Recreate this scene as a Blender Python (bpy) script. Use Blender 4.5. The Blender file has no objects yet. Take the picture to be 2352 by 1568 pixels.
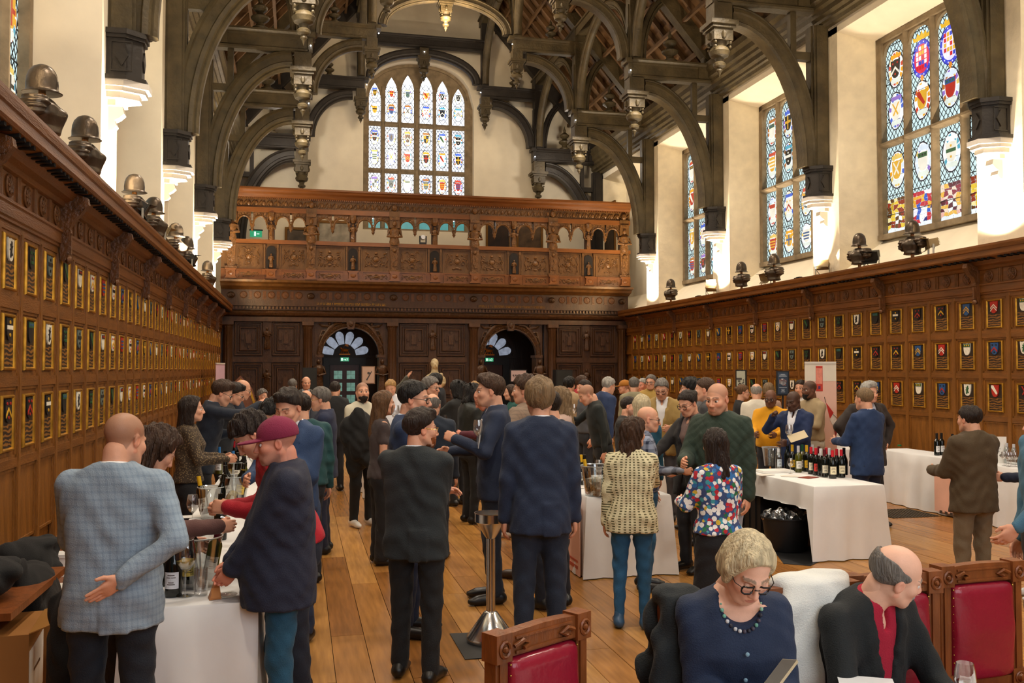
import bpy, math, random
import numpy as np
from math import sin, cos, pi, sqrt, atan2, radians
from mathutils import Vector, Matrix
C = bpy.context.scene.collection
SC = bpy.context.scene
K = 0.9415                       # survey units of the building -> metres
# ---------------- camera, world, exposure, lights ----------------
FPX = 2120.0; VPX, VPY = 688.0, 850.0
CAMZ = 1.93
_yaw = math.atan((1176 - VPX) / FPX); _pit = math.atan((VPY - 784) * cos(_yaw) / FPX)
_f = np.array([sin(_yaw)*cos(_pit), cos(_yaw)*cos(_pit), sin(_pit)])
_r = np.array([cos(_yaw), -sin(_yaw), 0.0]); _u = np.cross(_r, _f)
CAM = np.array([0, 0, CAMZ])
def _ray(px, py): return _f + _r*(px-1176)/FPX + _u*(784-py)/FPX
def at(px, py, Y):               # point of the hall seen at photo pixel (px,py) at depth Y metres
    d = _ray(px, py); p = CAM + d*(Y/d[1]); return p
def atz(px, py, z):
    d = _ray(px, py); return CAM + d*((z-CAMZ)/d[2])
cam_d = bpy.data.cameras.new('camera'); cam = bpy.data.objects.new('camera', cam_d); C.objects.link(cam)
cam_d.sensor_width = 36; cam_d.lens = FPX*36/2352; cam_d.clip_end = 200
cam.location = (0, 0, CAMZ)
cam.rotation_euler = Matrix((_r, _u, -_f)).transposed().to_euler()
SC.camera = cam
SC.view_settings.view_transform = 'Standard'; SC.view_settings.look = 'None'
SC.view_settings.gamma = 1; SC.view_settings.use_curve_mapping = False
SC.view_settings.exposure = 0.32
SC.cycles.use_denoising = True
try: SC.cycles.max_bounces = 7; SC.cycles.diffuse_bounces = 4; SC.cycles.transparent_max_bounces = 12; SC.cycles.transmission_bounces = 6; SC.cycles.sample_clamp_indirect = 4; SC.cycles.caustics_reflective = False; SC.cycles.caustics_refractive = False
except Exception: pass
W = bpy.data.worlds.new('world'); SC.world = W; W.use_nodes = True
W.node_tree.nodes['Background'].inputs[0].default_value = (0.75, 0.86, 1.0, 1)
W.node_tree.nodes['Background'].inputs[1].default_value = .5
def light(name, typ, loc, energy, col, target=None, size=.1, spot=60, blend=.5, sy=None):
    d = bpy.data.lights.new(name, typ); d.energy = energy; d.color = col
    if typ == 'AREA':
        d.size = size
        if sy: d.shape = 'RECTANGLE'; d.size_y = sy
    else: d.shadow_soft_size = size
    if typ == 'SPOT': d.spot_size = radians(spot); d.spot_blend = blend
    o = bpy.data.objects.new(name, d); C.objects.link(o); o.location = loc
    if target is not None:
        o.rotation_euler = (Vector(target)-Vector(loc)).to_track_quat('-Z', 'Y').to_euler()
    return o
WARM = (1.0, .76, .50); SOFT = (1.0, .87, .72); COOL = (.80, .90, 1.0)
XL, XR, XC = -2.15, 9.8, 3.825
TR = [2.3, 6.8, 11.3, 15.8, 20.3, 24.7]
# floodlights standing on the panelling shelf at the foot of every pier, aimed up at the corbels
for ty in TR[1:]:
    for sx, X in ((1, XL), (-1, XR)):
        light('pier_floodlight', 'SPOT', ((X+sx*.34)*K, (ty-.1)*K, 4.0*K), 560, (1.0,.84,.62), ((X+sx*.0)*K, ty*K, 5.3*K), .06, 150, 1.0)
# warm house lights fixed on the hammer beams, washing the hall below
for ty in TR:
    for X in (0.05, 7.6):
        light('beam_light', 'SPOT', (X*K, (ty-.95)*K, 8.75*K), 440, SOFT, (X*K*.6+XC*K*.4, (ty-.8)*K, 0), .30, 125, .7)
for ty in TR[:]:
    light('collar_light', 'POINT', (XC*K, (ty-.4)*K, 11.3*K), 190, WARM, None, .25)
# daylight from the big bay behind the photographer
light('bay_daylight', 'AREA', (XC*K, -3.2, 4.6), 260, COOL, (XC*K, 12, 1.6), 7, sy=4.5)
# ---------------- materials ----------------
MATS = {}
def mat(name, col=(.5,.5,.5), rough=.6, metal=0.0, attr=False, var=.12, scale=6, bump=0.0, bscale=None, stretch=(1,1,1), emit=0, spec=.5, trans=0.0, ior=1.45, col2=None, kind='noise', sheen=0, coat=0):
    if name in MATS: return MATS[name]
    m = bpy.data.materials.new(name); m.use_nodes = True; nt = m.node_tree; N = nt.nodes; L = nt.links
    b = N['Principled BSDF']; b.inputs['Roughness'].default_value = rough; b.inputs['Metallic'].default_value = metal
    b.inputs['Specular IOR Level'].default_value = spec; b.inputs['IOR'].default_value = ior
    b.inputs['Transmission Weight'].default_value = trans; b.inputs['Coat Weight'].default_value = coat
    if sheen: b.inputs['Sheen Weight'].default_value = sheen
    tc = N.new('ShaderNodeTexCoord'); mp = N.new('ShaderNodeMapping'); mp.inputs['Scale'].default_value = stretch
    L.new(tc.outputs['Object'], mp.inputs[0])
    def noise(sc, det=4):
        n = N.new('ShaderNodeTexNoise'); n.inputs['Scale'].default_value = sc; n.inputs['Detail'].default_value = det
        L.new(mp.outputs[0], n.inputs['Vector']); return n
    base = None
    if attr:
        a = N.new('ShaderNodeAttribute'); a.attribute_name = 'Col'; base = a.outputs['Color']
    if var or col2:
        if kind == 'wave':
            n = N.new('ShaderNodeTexWave'); n.inputs['Scale'].default_value = scale; n.inputs['Distortion'].default_value = 6; n.inputs['Detail'].default_value = 3
            L.new(mp.outputs[0], n.inputs['Vector']); fac = n.outputs['Fac']
        elif kind == 'voro':
            n = N.new('ShaderNodeTexVoronoi'); n.inputs['Scale'].default_value = scale
            L.new(mp.outputs[0], n.inputs['Vector']); fac = n.outputs['Distance']
        else: fac = noise(scale).outputs['Fac']
        r = N.new('ShaderNodeMapRange'); r.inputs['From Min'].default_value = .3; r.inputs['From Max'].default_value = .7
        L.new(fac, r.inputs['Value'])
        if col2 is not None:
            mx = N.new('ShaderNodeMix'); mx.data_type = 'RGBA'; L.new(r.outputs[0], mx.inputs['Factor'])
            mx.inputs['A'].default_value = (*col, 1); mx.inputs['B'].default_value = (*col2, 1); base = mx.outputs['Result']
        else:
            r.inputs['To Min'].default_value = 1-var; r.inputs['To Max'].default_value = 1+var
            mx = N.new('ShaderNodeVectorMath'); mx.operation = 'SCALE'
            if base is not None: L.new(base, mx.inputs[0])
            else: mx.inputs[0].default_value = col
            L.new(r.outputs[0], mx.inputs['Scale']); base = mx.outputs[0]
    if base is not None: L.new(base, b.inputs['Base Color'])
    else: b.inputs['Base Color'].default_value = (*col, 1)
    if emit:
        if base is not None: L.new(base, b.inputs['Emission Color'])
        else: b.inputs['Emission Color'].default_value = (*col, 1)
        b.inputs['Emission Strength'].default_value = emit
    if bump:
        n2 = noise(bscale or scale*3, 3); bp = N.new('ShaderNodeBump'); bp.inputs['Strength'].default_value = bump; bp.inputs['Distance'].default_value = .02
        L.new(n2.outputs['Fac'], bp.inputs['Height']); L.new(bp.outputs[0], b.inputs['Normal'])
    MATS[name] = m; return m
# ---------------- mesh helpers ----------------
class M:
    def __init__(s, col=(.5,.5,.5)): s.v = []; s.f = []; s.c = []; s.col = col; s.T = None
    def add(s, vs, fs, col=None):
        n = len(s.v)
        if s.T is not None: vs = [tuple(s.T @ Vector(p)) for p in vs]
        s.v += [tuple(p) for p in vs]; s.f += [tuple(i+n for i in f) for f in fs]; s.c += [col or s.col]*len(fs); return s
    def box(s, x0, x1, y0, y1, z0, z1, col=None, tx=0, ty=0):
        if x0 > x1: x0, x1 = x1, x0
        if y0 > y1: y0, y1 = y1, y0
        v = [(x0,y0,z0),(x1,y0,z0),(x1,y1,z0),(x0,y1,z0),(x0+tx,y0+ty,z1),(x1-tx,y0+ty,z1),(x1-tx,y1-ty,z1),(x0+tx,y1-ty,z1)]
        return s.add(v, [(0,3,2,1),(4,5,6,7),(0,1,5,4),(1,2,6,5),(2,3,7,6),(3,0,4,7)], col)
    def prism(s, poly, ax, a, b, col=None):     # poly of 2-D points extruded along axis ax from a to b
        n = len(poly)
        def p(q, t): return {'x': (t,q[0],q[1]), 'y': (q[0],t,q[1]), 'z': (q[0],q[1],t)}[ax]
        v = [p(q,a) for q in poly]+[p(q,b) for q in poly]
        area = sum(poly[i][0]*poly[(i+1)%n][1]-poly[(i+1)%n][0]*poly[i][1] for i in range(n))
        fl = (area > 0) != (b < a)
        if ax == 'y': fl = not fl
        fs = [tuple(range(n))[::-1], tuple(range(n, 2*n))]+[(i,(i+1)%n,n+(i+1)%n,n+i) for i in range(n)]
        if not fl: fs = [f[::-1] for f in fs]
        return s.add(v, fs, col)
    def lathe(s, prof, n=12, c=(0,0,0), col=None, ax='z', lobes=0, la=0):
        v = []; fs = []
        for r, z in prof:
            for i in range(n):
                t = 2*pi*i/n; rr = r*(1+la*cos(lobes*t)) if lobes else r
                v.append((c[0]+rr*cos(t), c[1]+rr*sin(t), c[2]+z) if ax == 'z' else ((c[0]+z, c[1]+rr*cos(t), c[2]+rr*sin(t)) if ax == 'x' else (c[0]+rr*sin(t), c[1]+z, c[2]+rr*cos(t))))
        for k in range(len(prof)-1):
            for i in range(n):
                j = (i+1) % n; fs.append((k*n+i, k*n+j, (k+1)*n+j, (k+1)*n+i))
        if prof[0][0] > 1e-4: fs.append(tuple(range(n))[::-1])
        if prof[-1][0] > 1e-4: fs.append(tuple(range((len(prof)-1)*n, len(prof)*n)))
        return s.add(v, fs, col)
    def tube(s, pts, r, n=6, col=None, cap=True):
        pts = [Vector(p) for p in pts]; m = len(pts); rr = r if isinstance(r, (list, tuple)) else [r]*m
        v = []; fs = []; up = Vector((0,0,1))
        for i, p in enumerate(pts):
            t = (pts[min(i+1,m-1)]-pts[max(i-1,0)]).normalized()
            if abs(t.z) > .95: a = Vector((1,0,0)).cross(t).normalized()
            else: a = up.cross(t).normalized()
            if i and a.dot(pa) < 0: a = -a
            pa = a; b = t.cross(a)
            for k in range(n):
                th = 2*pi*k/n; v.append(p+(a*cos(th)+b*sin(th))*rr[i])
        for i in range(m-1):
            for k in range(n):
                j = (k+1) % n; fs.append((i*n+k, i*n+j, (i+1)*n+j, (i+1)*n+k))
        if cap: fs += [tuple(range(n))[::-1], tuple(range((m-1)*n, m*n))]
        return s.add(v, fs, col)
    def sweep(s, path, prof, plane='xz', off=0.0, col=None, closed=False):
        # path: 2-D points; prof: closed 2-D outline (a along the path's normal, b out of the plane)
        m = len(path); n = len(prof); v = []; fs = []
        P = [Vector(p) for p in path]
        for i in range(m):
            if closed: d1 = (P[i]-P[i-1]).normalized(); d2 = (P[(i+1)%m]-P[i]).normalized()
            else:
                d1 = (P[i]-P[i-1]).normalized() if i else (P[1]-P[0]).normalized(); d2 = (P[i+1]-P[i]).normalized() if i < m-1 else d1
            n1 = Vector((-d1.y, d1.x)); n2 = Vector((-d2.y, d2.x)); nn = (n1+n2)
            nn = nn/max(.3, nn.dot(n1)) if nn.length > 1e-6 else n1
            for a, b in prof:
                q = P[i]+nn*a
                v.append({'xz': (q.x, off+b, q.y), 'yz': (off+b, q.x, q.y), 'xy': (q.x, q.y, off+b)}[plane])
        rg = range(m) if closed else range(m-1)
        for i in rg:
            i2 = (i+1) % m
            for k in range(n):
                j = (k+1) % n; fs.append((i*n+k, i*n+j, i2*n+j, i2*n+k))
        if not closed: fs += [tuple(range(n))[::-1], tuple(range((m-1)*n, m*n))]
        return s.add(v, fs, col)
    def sph(s, c, r, n=8, m=6, col=None):
        r = r if isinstance(r, (tuple, list)) else (r,r,r); v = [(c[0],c[1],c[2]-r[2])]; fs = []
        for i in range(1, m):
            t = -pi/2+pi*i/m
            for k in range(n): v.append((c[0]+r[0]*cos(t)*cos(2*pi*k/n), c[1]+r[1]*cos(t)*sin(2*pi*k/n), c[2]+r[2]*sin(t)))
        v.append((c[0],c[1],c[2]+r[2])); L = len(v)-1
        for k in range(n):
            j = (k+1) % n; fs.append((0,1+j,1+k)); fs.append((L,L-n+k,L-n+j))
            for i in range(m-2): fs.append((1+i*n+k, 1+i*n+j, 1+(i+1)*n+j, 1+(i+1)*n+k))
        return s.add(v, fs, col)
    def mesh(s, name, k=1.0, smooth=0, attr=True):
        me = bpy.data.meshes.new(name); v = s.v if k == 1 else [(a*k,b*k,c*k) for a,b,c in s.v]
        me.from_pydata(v, [], s.f)
        if attr and len(set(s.c)) > 0:
            ca = me.color_attributes.new('Col', 'FLOAT_COLOR', 'CORNER')
            arr = np.repeat(np.array([(*c[:3],1) for c in s.c], dtype=np.float32), [len(f) for f in s.f], axis=0)
            ca.data.foreach_set('color', arr.ravel())
        if smooth:
            me.polygons.foreach_set('use_smooth', [True]*len(me.polygons)); me.set_sharp_from_angle(angle=radians(smooth))
        me.validate(); return me
    def build(s, name, material, parent=None, loc=None, rot=None, smooth=0, k=1.0):
        me = s.mesh(name, k, smooth); me.materials.append(material)
        return link(name, me, parent, loc, rot)
def link(name, me, parent=None, loc=None, rot=None, scale=None):
    o = bpy.data.objects.new(name, me); C.objects.link(o)
    if parent is not None: o.parent = parent
    if loc is not None: o.location = loc
    if rot is not None: o.rotation_euler = rot if isinstance(rot, (tuple, list, Vector)) or hasattr(rot, 'order') else (0,0,rot)
    if scale is not None: o.scale = scale if isinstance(scale, (tuple, list)) else (scale,)*3
    return o
def tag(o, label=None, cat=None, group=None, kind=None):
    if label: o['label'] = label
    if cat: o['category'] = cat
    if group: o['group'] = group
    if kind: o['kind'] = kind
    return o
def empty(name, loc=(0,0,0), rz=0, label=None, cat=None, group=None, kind=None):
    o = bpy.data.objects.new(name, None); C.objects.link(o); o.location = loc; o.rotation_euler = (0,0,rz); o.empty_display_size = .1
    return tag(o, label, cat, group, kind)
def kids(o): return [c for c in bpy.data.objects if c.parent == o]
def copy_tree(o, loc=None, rz=None, ch=None, scale=None, label=None):
    c = o.copy(); C.objects.link(c)
    if loc is not None: c.location = loc
    if rz is not None: c.rotation_euler = (0,0,rz)
    if scale is not None: c.scale = (scale,)*3
    if label: c['label'] = label
    for k in (ch if ch is not None else o.children):
        d = k.copy(); C.objects.link(d); d.parent = c
        for g in k.children:
            e = g.copy(); C.objects.link(e); e.parent = d
    return c
def rgb(h):                      # '#rrggbb' -> linear
    v = [int(h[i:i+2],16)/255 for i in (1,3,5)]; return tuple(((x+.055)/1.055)**2.4 if x > .04045 else x/12.92 for x in v)
# ---------------- materials of the building ----------------
WOODP = mat('oak_panelling', rgb('#80501c'), .42, var=.28, scale=5, stretch=(3,3,.5), bump=.3, bscale=40)
WOODR = mat('oak_rail', rgb('#754717'), .42, var=.28, scale=5, stretch=(3,.5,3), bump=.25, bscale=40)
WOODC = mat('oak_cornice', rgb('#74461a'), .35, var=.3, scale=5, stretch=(3,.4,3), bump=.2, bscale=40)
CARV = mat('carved_oak', rgb('#6a4220'), .4, var=.35, scale=9, bump=.7, bscale=30)
GILT = mat('gilding', rgb('#b98428'), .36, metal=.75, var=.3, scale=14)
PLAS = mat('plaster', rgb('#f3e8cf'), .85, var=.04, scale=3, bump=.12, bscale=9)
PLASR = mat('rough_plaster', rgb('#efe2c4'), .85, var=.07, scale=5, bump=.7, bscale=6)
WHITE = mat('white_plaster', rgb('#f2ece0'), .7, var=.02)
STONE = mat('window_stone', rgb('#8d7c62'), .8, var=.25, scale=6, bump=.4, bscale=25)
PAINT = mat('painted_shield', attr=True, rough=.45, var=.12, scale=30)
def board_mat():
    m = bpy.data.materials.new('painted_board'); m.use_nodes = True; N = m.node_tree.nodes; L = m.node_tree.links; b = N['Principled BSDF']
    b.inputs['Roughness'].default_value = .45
    tc = N.new('ShaderNodeTexCoord'); mp = N.new('ShaderNodeMapping'); mp.inputs['Scale'].default_value = (1,10,17); L.new(tc.outputs['Object'], mp.inputs[0])
    w = N.new('ShaderNodeTexWave'); w.bands_direction = 'Z'; w.inputs['Scale'].default_value = .55; w.inputs['Distortion'].default_value = 5; w.inputs['Detail'].default_value = 2.5; w.inputs['Detail Scale'].default_value = 2
    L.new(mp.outputs[0], w.inputs['Vector'])
    sp = N.new('ShaderNodeSeparateXYZ'); L.new(tc.outputs['Object'], sp.inputs[0])
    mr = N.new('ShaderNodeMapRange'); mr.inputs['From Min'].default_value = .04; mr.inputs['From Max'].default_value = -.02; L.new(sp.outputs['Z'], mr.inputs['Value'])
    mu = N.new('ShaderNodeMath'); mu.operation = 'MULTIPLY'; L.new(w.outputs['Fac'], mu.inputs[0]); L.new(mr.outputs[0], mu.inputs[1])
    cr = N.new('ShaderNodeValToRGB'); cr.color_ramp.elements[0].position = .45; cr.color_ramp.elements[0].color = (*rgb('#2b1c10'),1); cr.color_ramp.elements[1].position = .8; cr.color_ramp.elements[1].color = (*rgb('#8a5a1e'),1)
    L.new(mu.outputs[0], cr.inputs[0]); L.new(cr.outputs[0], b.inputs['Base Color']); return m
BOARD = board_mat()
# ---------------- heraldry ----------------
HC = {'or': rgb('#d9a32c'), 'ar': rgb('#e9e2cf'), 'gu': rgb('#b02a1c'), 'az': rgb('#2a4f80'), 'sa': rgb('#1d1a18'), 've': rgb('#2f5a34'), 'pu': rgb('#5a3a80'), 'gr': rgb('#5f6c68'), 'or2': rgb('#c4702a')}
def shield_pts(w, h, n=5):
    p = [(-.5*w,.5*h),(-.3*w,.46*h),(0,.5*h),(.3*w,.46*h),(.5*w,.5*h)]
    for i in range(n+1):
        t = i/n; p.append((.46*w*cos(t*pi/2)**.8, .1*h-.6*h*sin(t*pi/2)))
    for i in range(1, n+1):
        t = 1-i/n; p.append((-.46*w*cos(t*pi/2)**.8, .1*h-.6*h*sin(t*pi/2)))
    return p
def hw(z, w, h):
    if z > .1*h: return .47*w
    t = math.asin(min(1, (.1*h-z)/(.6*h))); return .46*w*cos(t)**.8
def charge(m, x, w, h, seed, cols=None, th=.004):
    R = random.Random(seed); tinct = ['or','ar','gu','sa','sa','ve','ar','or','gu','az']
    f = R.choice(['ar','ar','gu','sa','sa','or','ar','ar','gr','ar','gu','az']) if not cols else cols[0]
    c = R.choice([t for t in tinct if t != f]) if not cols else cols[1]
    c2 = R.choice([t for t in tinct if t != f]); F = HC[f]; Cc = HC[c]; D = HC[c2]
    P = lambda pts, col, dx=th: m.prism(pts, 'x', x, x+dx, col)
    P(shield_pts(w,h), F, .012)
    x += .012
    k = R.choice(['chev','chev','bars','cross','salt','quart','lion','chief','bend','discs','fess','chev2'])
    def bar(z0, z1, col): P([(-hw((z0+z1)/2,w,h),z1),(-hw((z0+z1)/2,w,h)*.98,z0),(hw((z0+z1)/2,w,h)*.98,z0),(hw((z0+z1)/2,w,h),z1)], col)
    def chev(zc, t, col):
        P([(-.42*w,zc-.2*h),(0,zc+.12*h),(.42*w,zc-.2*h),(.42*w,zc-.2*h-t),(0,zc+.12*h-t),(-.42*w,zc-.2*h-t)], col)
    def disc(y, z, r, col): P([(y+r*cos(a*pi/4), z+r*sin(a*pi/4)) for a in range(8)], col, th*1.4)
    if k == 'chev': chev(.02*h,.14*h,Cc); [disc(y*w,z*h,.08*w,D) for y,z in ((-.25,.3),(.25,.3),(0,-.3))]
    elif k == 'chev2': chev(.15*h,.09*h,Cc); chev(-.06*h,.09*h,Cc)
    elif k == 'bars': [bar(z*h,(z+.11)*h,Cc) for z in (-.28,-.05,.18)]
    elif k == 'cross': bar(-.02*h,.14*h,Cc); P([(-.08*w,.45*h),(-.08*w,-.42*h),(.08*w,-.42*h),(.08*w,.45*h)], Cc, th*1.1)
    elif k == 'salt': [P([(s*.4*w,.42*h),(s*.28*w,.42*h),(-s*.3*w,-.2*h),(-s*.2*w,-.28*h)], Cc, th*(1+.2*s)) for s in (1,-1)]
    elif k == 'quart':
        P([(-.46*w,.45*h),(-.46*w,.05*h),(0,.05*h),(0,.45*h)], Cc); P([(0,.05*h),(0,-.46*h),(.25*w,-.3*h),(.42*w,.05*h)], Cc)
        disc(.22*w,.25*h,.1*w,D); disc(-.2*w,-.12*h,.09*w,D)
    elif k == 'lion':
        pts = [(-.2,-.3),(-.12,-.05),(-.28,0),(-.1,.08),(-.22,.25),(-.05,.2),(0,.38),(.14,.34),(.12,.18),(.26,.2),(.14,.05),(.1,-.1),(.24,-.2),(.08,-.28),(.02,-.16),(-.06,-.36)]
        P([(a*w,b*h) for a,b in pts], Cc)
    elif k == 'chief': bar(.2*h,.45*h,Cc); [disc(y*w,.33*h,.08*w,D) for y in (-.28,0,.28)]
    elif k == 'bend': P([(-.46*w,.45*h),(-.46*w,.25*h),(.2*w,-.32*h),(.34*w,-.2*h),(-.2*w,.45*h)], Cc)
    elif k == 'discs': [disc(y*w,z*h,.1*w,Cc) for y,z in ((-.24,.25),(.24,.25),(0,.0),(-.16,-.2),(.16,-.2))]
    else: bar(-.02*h,.16*h,Cc); disc(0,.3*h,.09*w,D); disc(0,-.25*h,.09*w,D)
SHIELDS = []
for i in range(26):
    m = M(); charge(m, 0, .15, .175, 100+i); me = m.mesh('shield', K); me.materials.append(PAINT); SHIELDS.append(me)
# ---------------- floor ----------------
floor = empty('floor', kind='structure')
FLM = mat('floor_board', attr=True, rough=.27, var=.2, scale=3, stretch=(9,.7,1), bump=.06, bscale=60, spec=.5)
def floor_boards():
    R = random.Random(4); rows = []
    wd = .235; x = -2.35; i = 0
    while x < 9.6:
        y = -3.5+R.uniform(0,2.5)-2
        while y < 28.5:
            ln = R.uniform(2.2,4.8); rows.append((x, max(y,-3.5), min(y+ln,28.5), i)); y += ln
        x += wd; i += 1
    rows = [r for r in rows if r[2] > r[1]+.05]
    def vis(r):                  # boards in front of the camera, nearest first
        xc, yc = r[0]+.12, (r[1]+r[2])/2
        a = atan2(xc, yc)-_yaw
        return (0 if (r[2] > 5 and abs(atan2(xc, r[2])-_yaw) < .52) else 100)+sqrt(xc*xc+yc*yc)
    rows.sort(key=vis)
    rest = M(); base = [rgb(c) for c in ('#ad7c40','#a06e36','#b58344','#98672f','#a8743a','#b07c3c','#92602c')]
    for n, (x, y0, y1, i) in enumerate(rows):
        col = R.choice(base); j = R.uniform(.88,1.1); col = tuple(c*j for c in col)
        if n < 290:
            m = M(col); g = .0022; dz = R.uniform(-.0008,.0008)
            m.box(-.1175+g,.1175-g,-(y1-y0)/2+g,(y1-y0)/2-g,-.03,dz); m.build('floor_board', FLM, floor, (x+.1175,(y0+y1)/2,0))
        else: rest.box(x+.0022,x+.2328,y0+.002,y1-.002,-.03,0,col)
    o = rest.build('floor_board', FLM, floor); o['kind'] = 'stuff'
    M().box(-2.6,9.8,-3.6,28.6,-.12,-.031).build('subfloor', mat('dark_gap', rgb('#2a1a0c'), .9, var=0), floor)
floor_boards()
wb = empty('wall_back', kind='structure')
M().box(-2.9,10.2,-3.95,-3.8,0,16).build('plaster_wall', PLAS, wb); M().box(-2.2,9.3,-3.8,-3.7,0,3.6).build('panelling', WOODP, wb)
# ---------------- panelled side walls ----------------
def side(sx, X, w, y, z): return (X+sx*w, y, z)
ROWS = [(2.62,3.09),(2.00,2.51),(1.37,1.92)]; PW = .563
pan_me = {}
def panel_meshes():
    # raised-and-fielded panel back, gilt frame, painted board, all facing +x, centred on the panel
    m = M(); m.box(-.02,.0,-.25,.25,-.5,.5); 
    for i,(z0,z1) in enumerate(ROWS):
        h = z1-z0
        m = M()
        for a0,a1,b0,b1 in ((-.242,-.215,-h/2,h/2),(.215,.242,-h/2,h/2),(-.242,.242,h/2-.025,h/2),(-.242,.242,-h/2,-h/2+.025)): m.box(0,.014,a0,a1,b0,b1)
        m.box(-.02,.002,-.25,.25,-h/2,h/2); pan_me['panel%d'%i] = m.mesh('panel', K)
        pan_me['panel%d'%i].materials.append(WOODP)
        fh = min(.425,h-.05); m = M()
        pr = [(0,0),(.028,0),(.028,.012),(.018,.026),(.008,.026),(0,.014)]
        pts = [(-.155,-fh/2),(-.155,fh/2),(.155,fh/2),(.155,-fh/2)]
        m.sweep(pts, [(-a,b) for a,b in pr][::-1], 'yz', 0.0, closed=True)
        me = m.mesh('gilt_frame', K, smooth=40); me.materials.append(GILT); pan_me['frame%d'%i] = me
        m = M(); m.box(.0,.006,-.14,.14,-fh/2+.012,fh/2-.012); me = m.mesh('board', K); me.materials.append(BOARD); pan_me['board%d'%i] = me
    m = M()
    for a0,a1,b0,b1 in ((-.242,-.22,-.3,.3),(.22,.242,-.3,.3),(-.242,.242,.278,.3),(-.242,.242,-.3,-.278)): m.box(0,.012,a0,a1,b0,b1)
    m.box(-.02,.001,-.25,.25,-.3,.3); me = m.mesh('plain_panel', K); me.materials.append(WOODP); pan_me['plain'] = me
    m = M(); m.box(-.01,.03,-.04,.04,.0,3.14); m.box(.03,.036,-.028,.028,.08,3.1); me = m.mesh('stile', K); me.materials.append(WOODP); pan_me['stile'] = me
    # roundel with petals
    m = M(); m.lathe([(.085,0),(.088,.012),(.078,.02),(.07,.01),(.02,.012),(.018,.022),(0,.024)], 16, ax='x')
    for i in range(8):
        a = i*pi/4; c, s = cos(a), sin(a); m.prism([(.02*c-.006*s,.02*s+.006*c),(.045*c-.014*s,.045*s+.014*c),(.066*c,.066*s),(.045*c+.014*s,.045*s-.014*c),(.02*c+.006*s,.02*s-.006*c)], 'x', .008, .02)
    me = m.mesh('roundel', K, 30); me.materials.append(CARV); pan_me['roundel'] = me
    m = M(); [m.box(0,.016,-.04+.03*i,-.02+.03*i,-.1,.1) for i in range(3)]; m.box(0,.02,-.055,.055,-.125,-.105)
    me = m.mesh('triglyph', K); me.materials.append(WOODC); pan_me['tri'] = me
    # scrolled console
    m = M(); prof = [(0,-.30),(.03,-.33),(.05,-.30),(.05,-.2),(.07,-.12),(.075,-.02),(.11,.06),(.16,.1),(.2,.16),(.23,.2),(.22,.26),(.16,.28),(0,.28)]
    m.prism(prof, 'y', -.045, .045); m.lathe([(0,-.055),(.055,-.055),(.055,.055),(0,.055)], 12, (.16,0,.2), ax='y'); m.lathe([(0,-.05),(.035,-.05),(.035,.05),(0,.05)], 10, (.05,0,-.05), ax='y')
    m.box(.05,.085,-.02,.02,-.25,-.08); m.sph((.06,0,-.3),(.03,.04,.04))
    me = m.mesh('console', K, 35); me.materials.append(CARV); pan_me['console'] = me
panel_meshes()
def arc(x0, z0, rx, rz, a0, a1, n=12): return [(x0+rx*cos(a0+(a1-a0)*i/n), z0+rz*sin(a0+(a1-a0)*i/n)) for i in range(n+1)]
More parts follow.
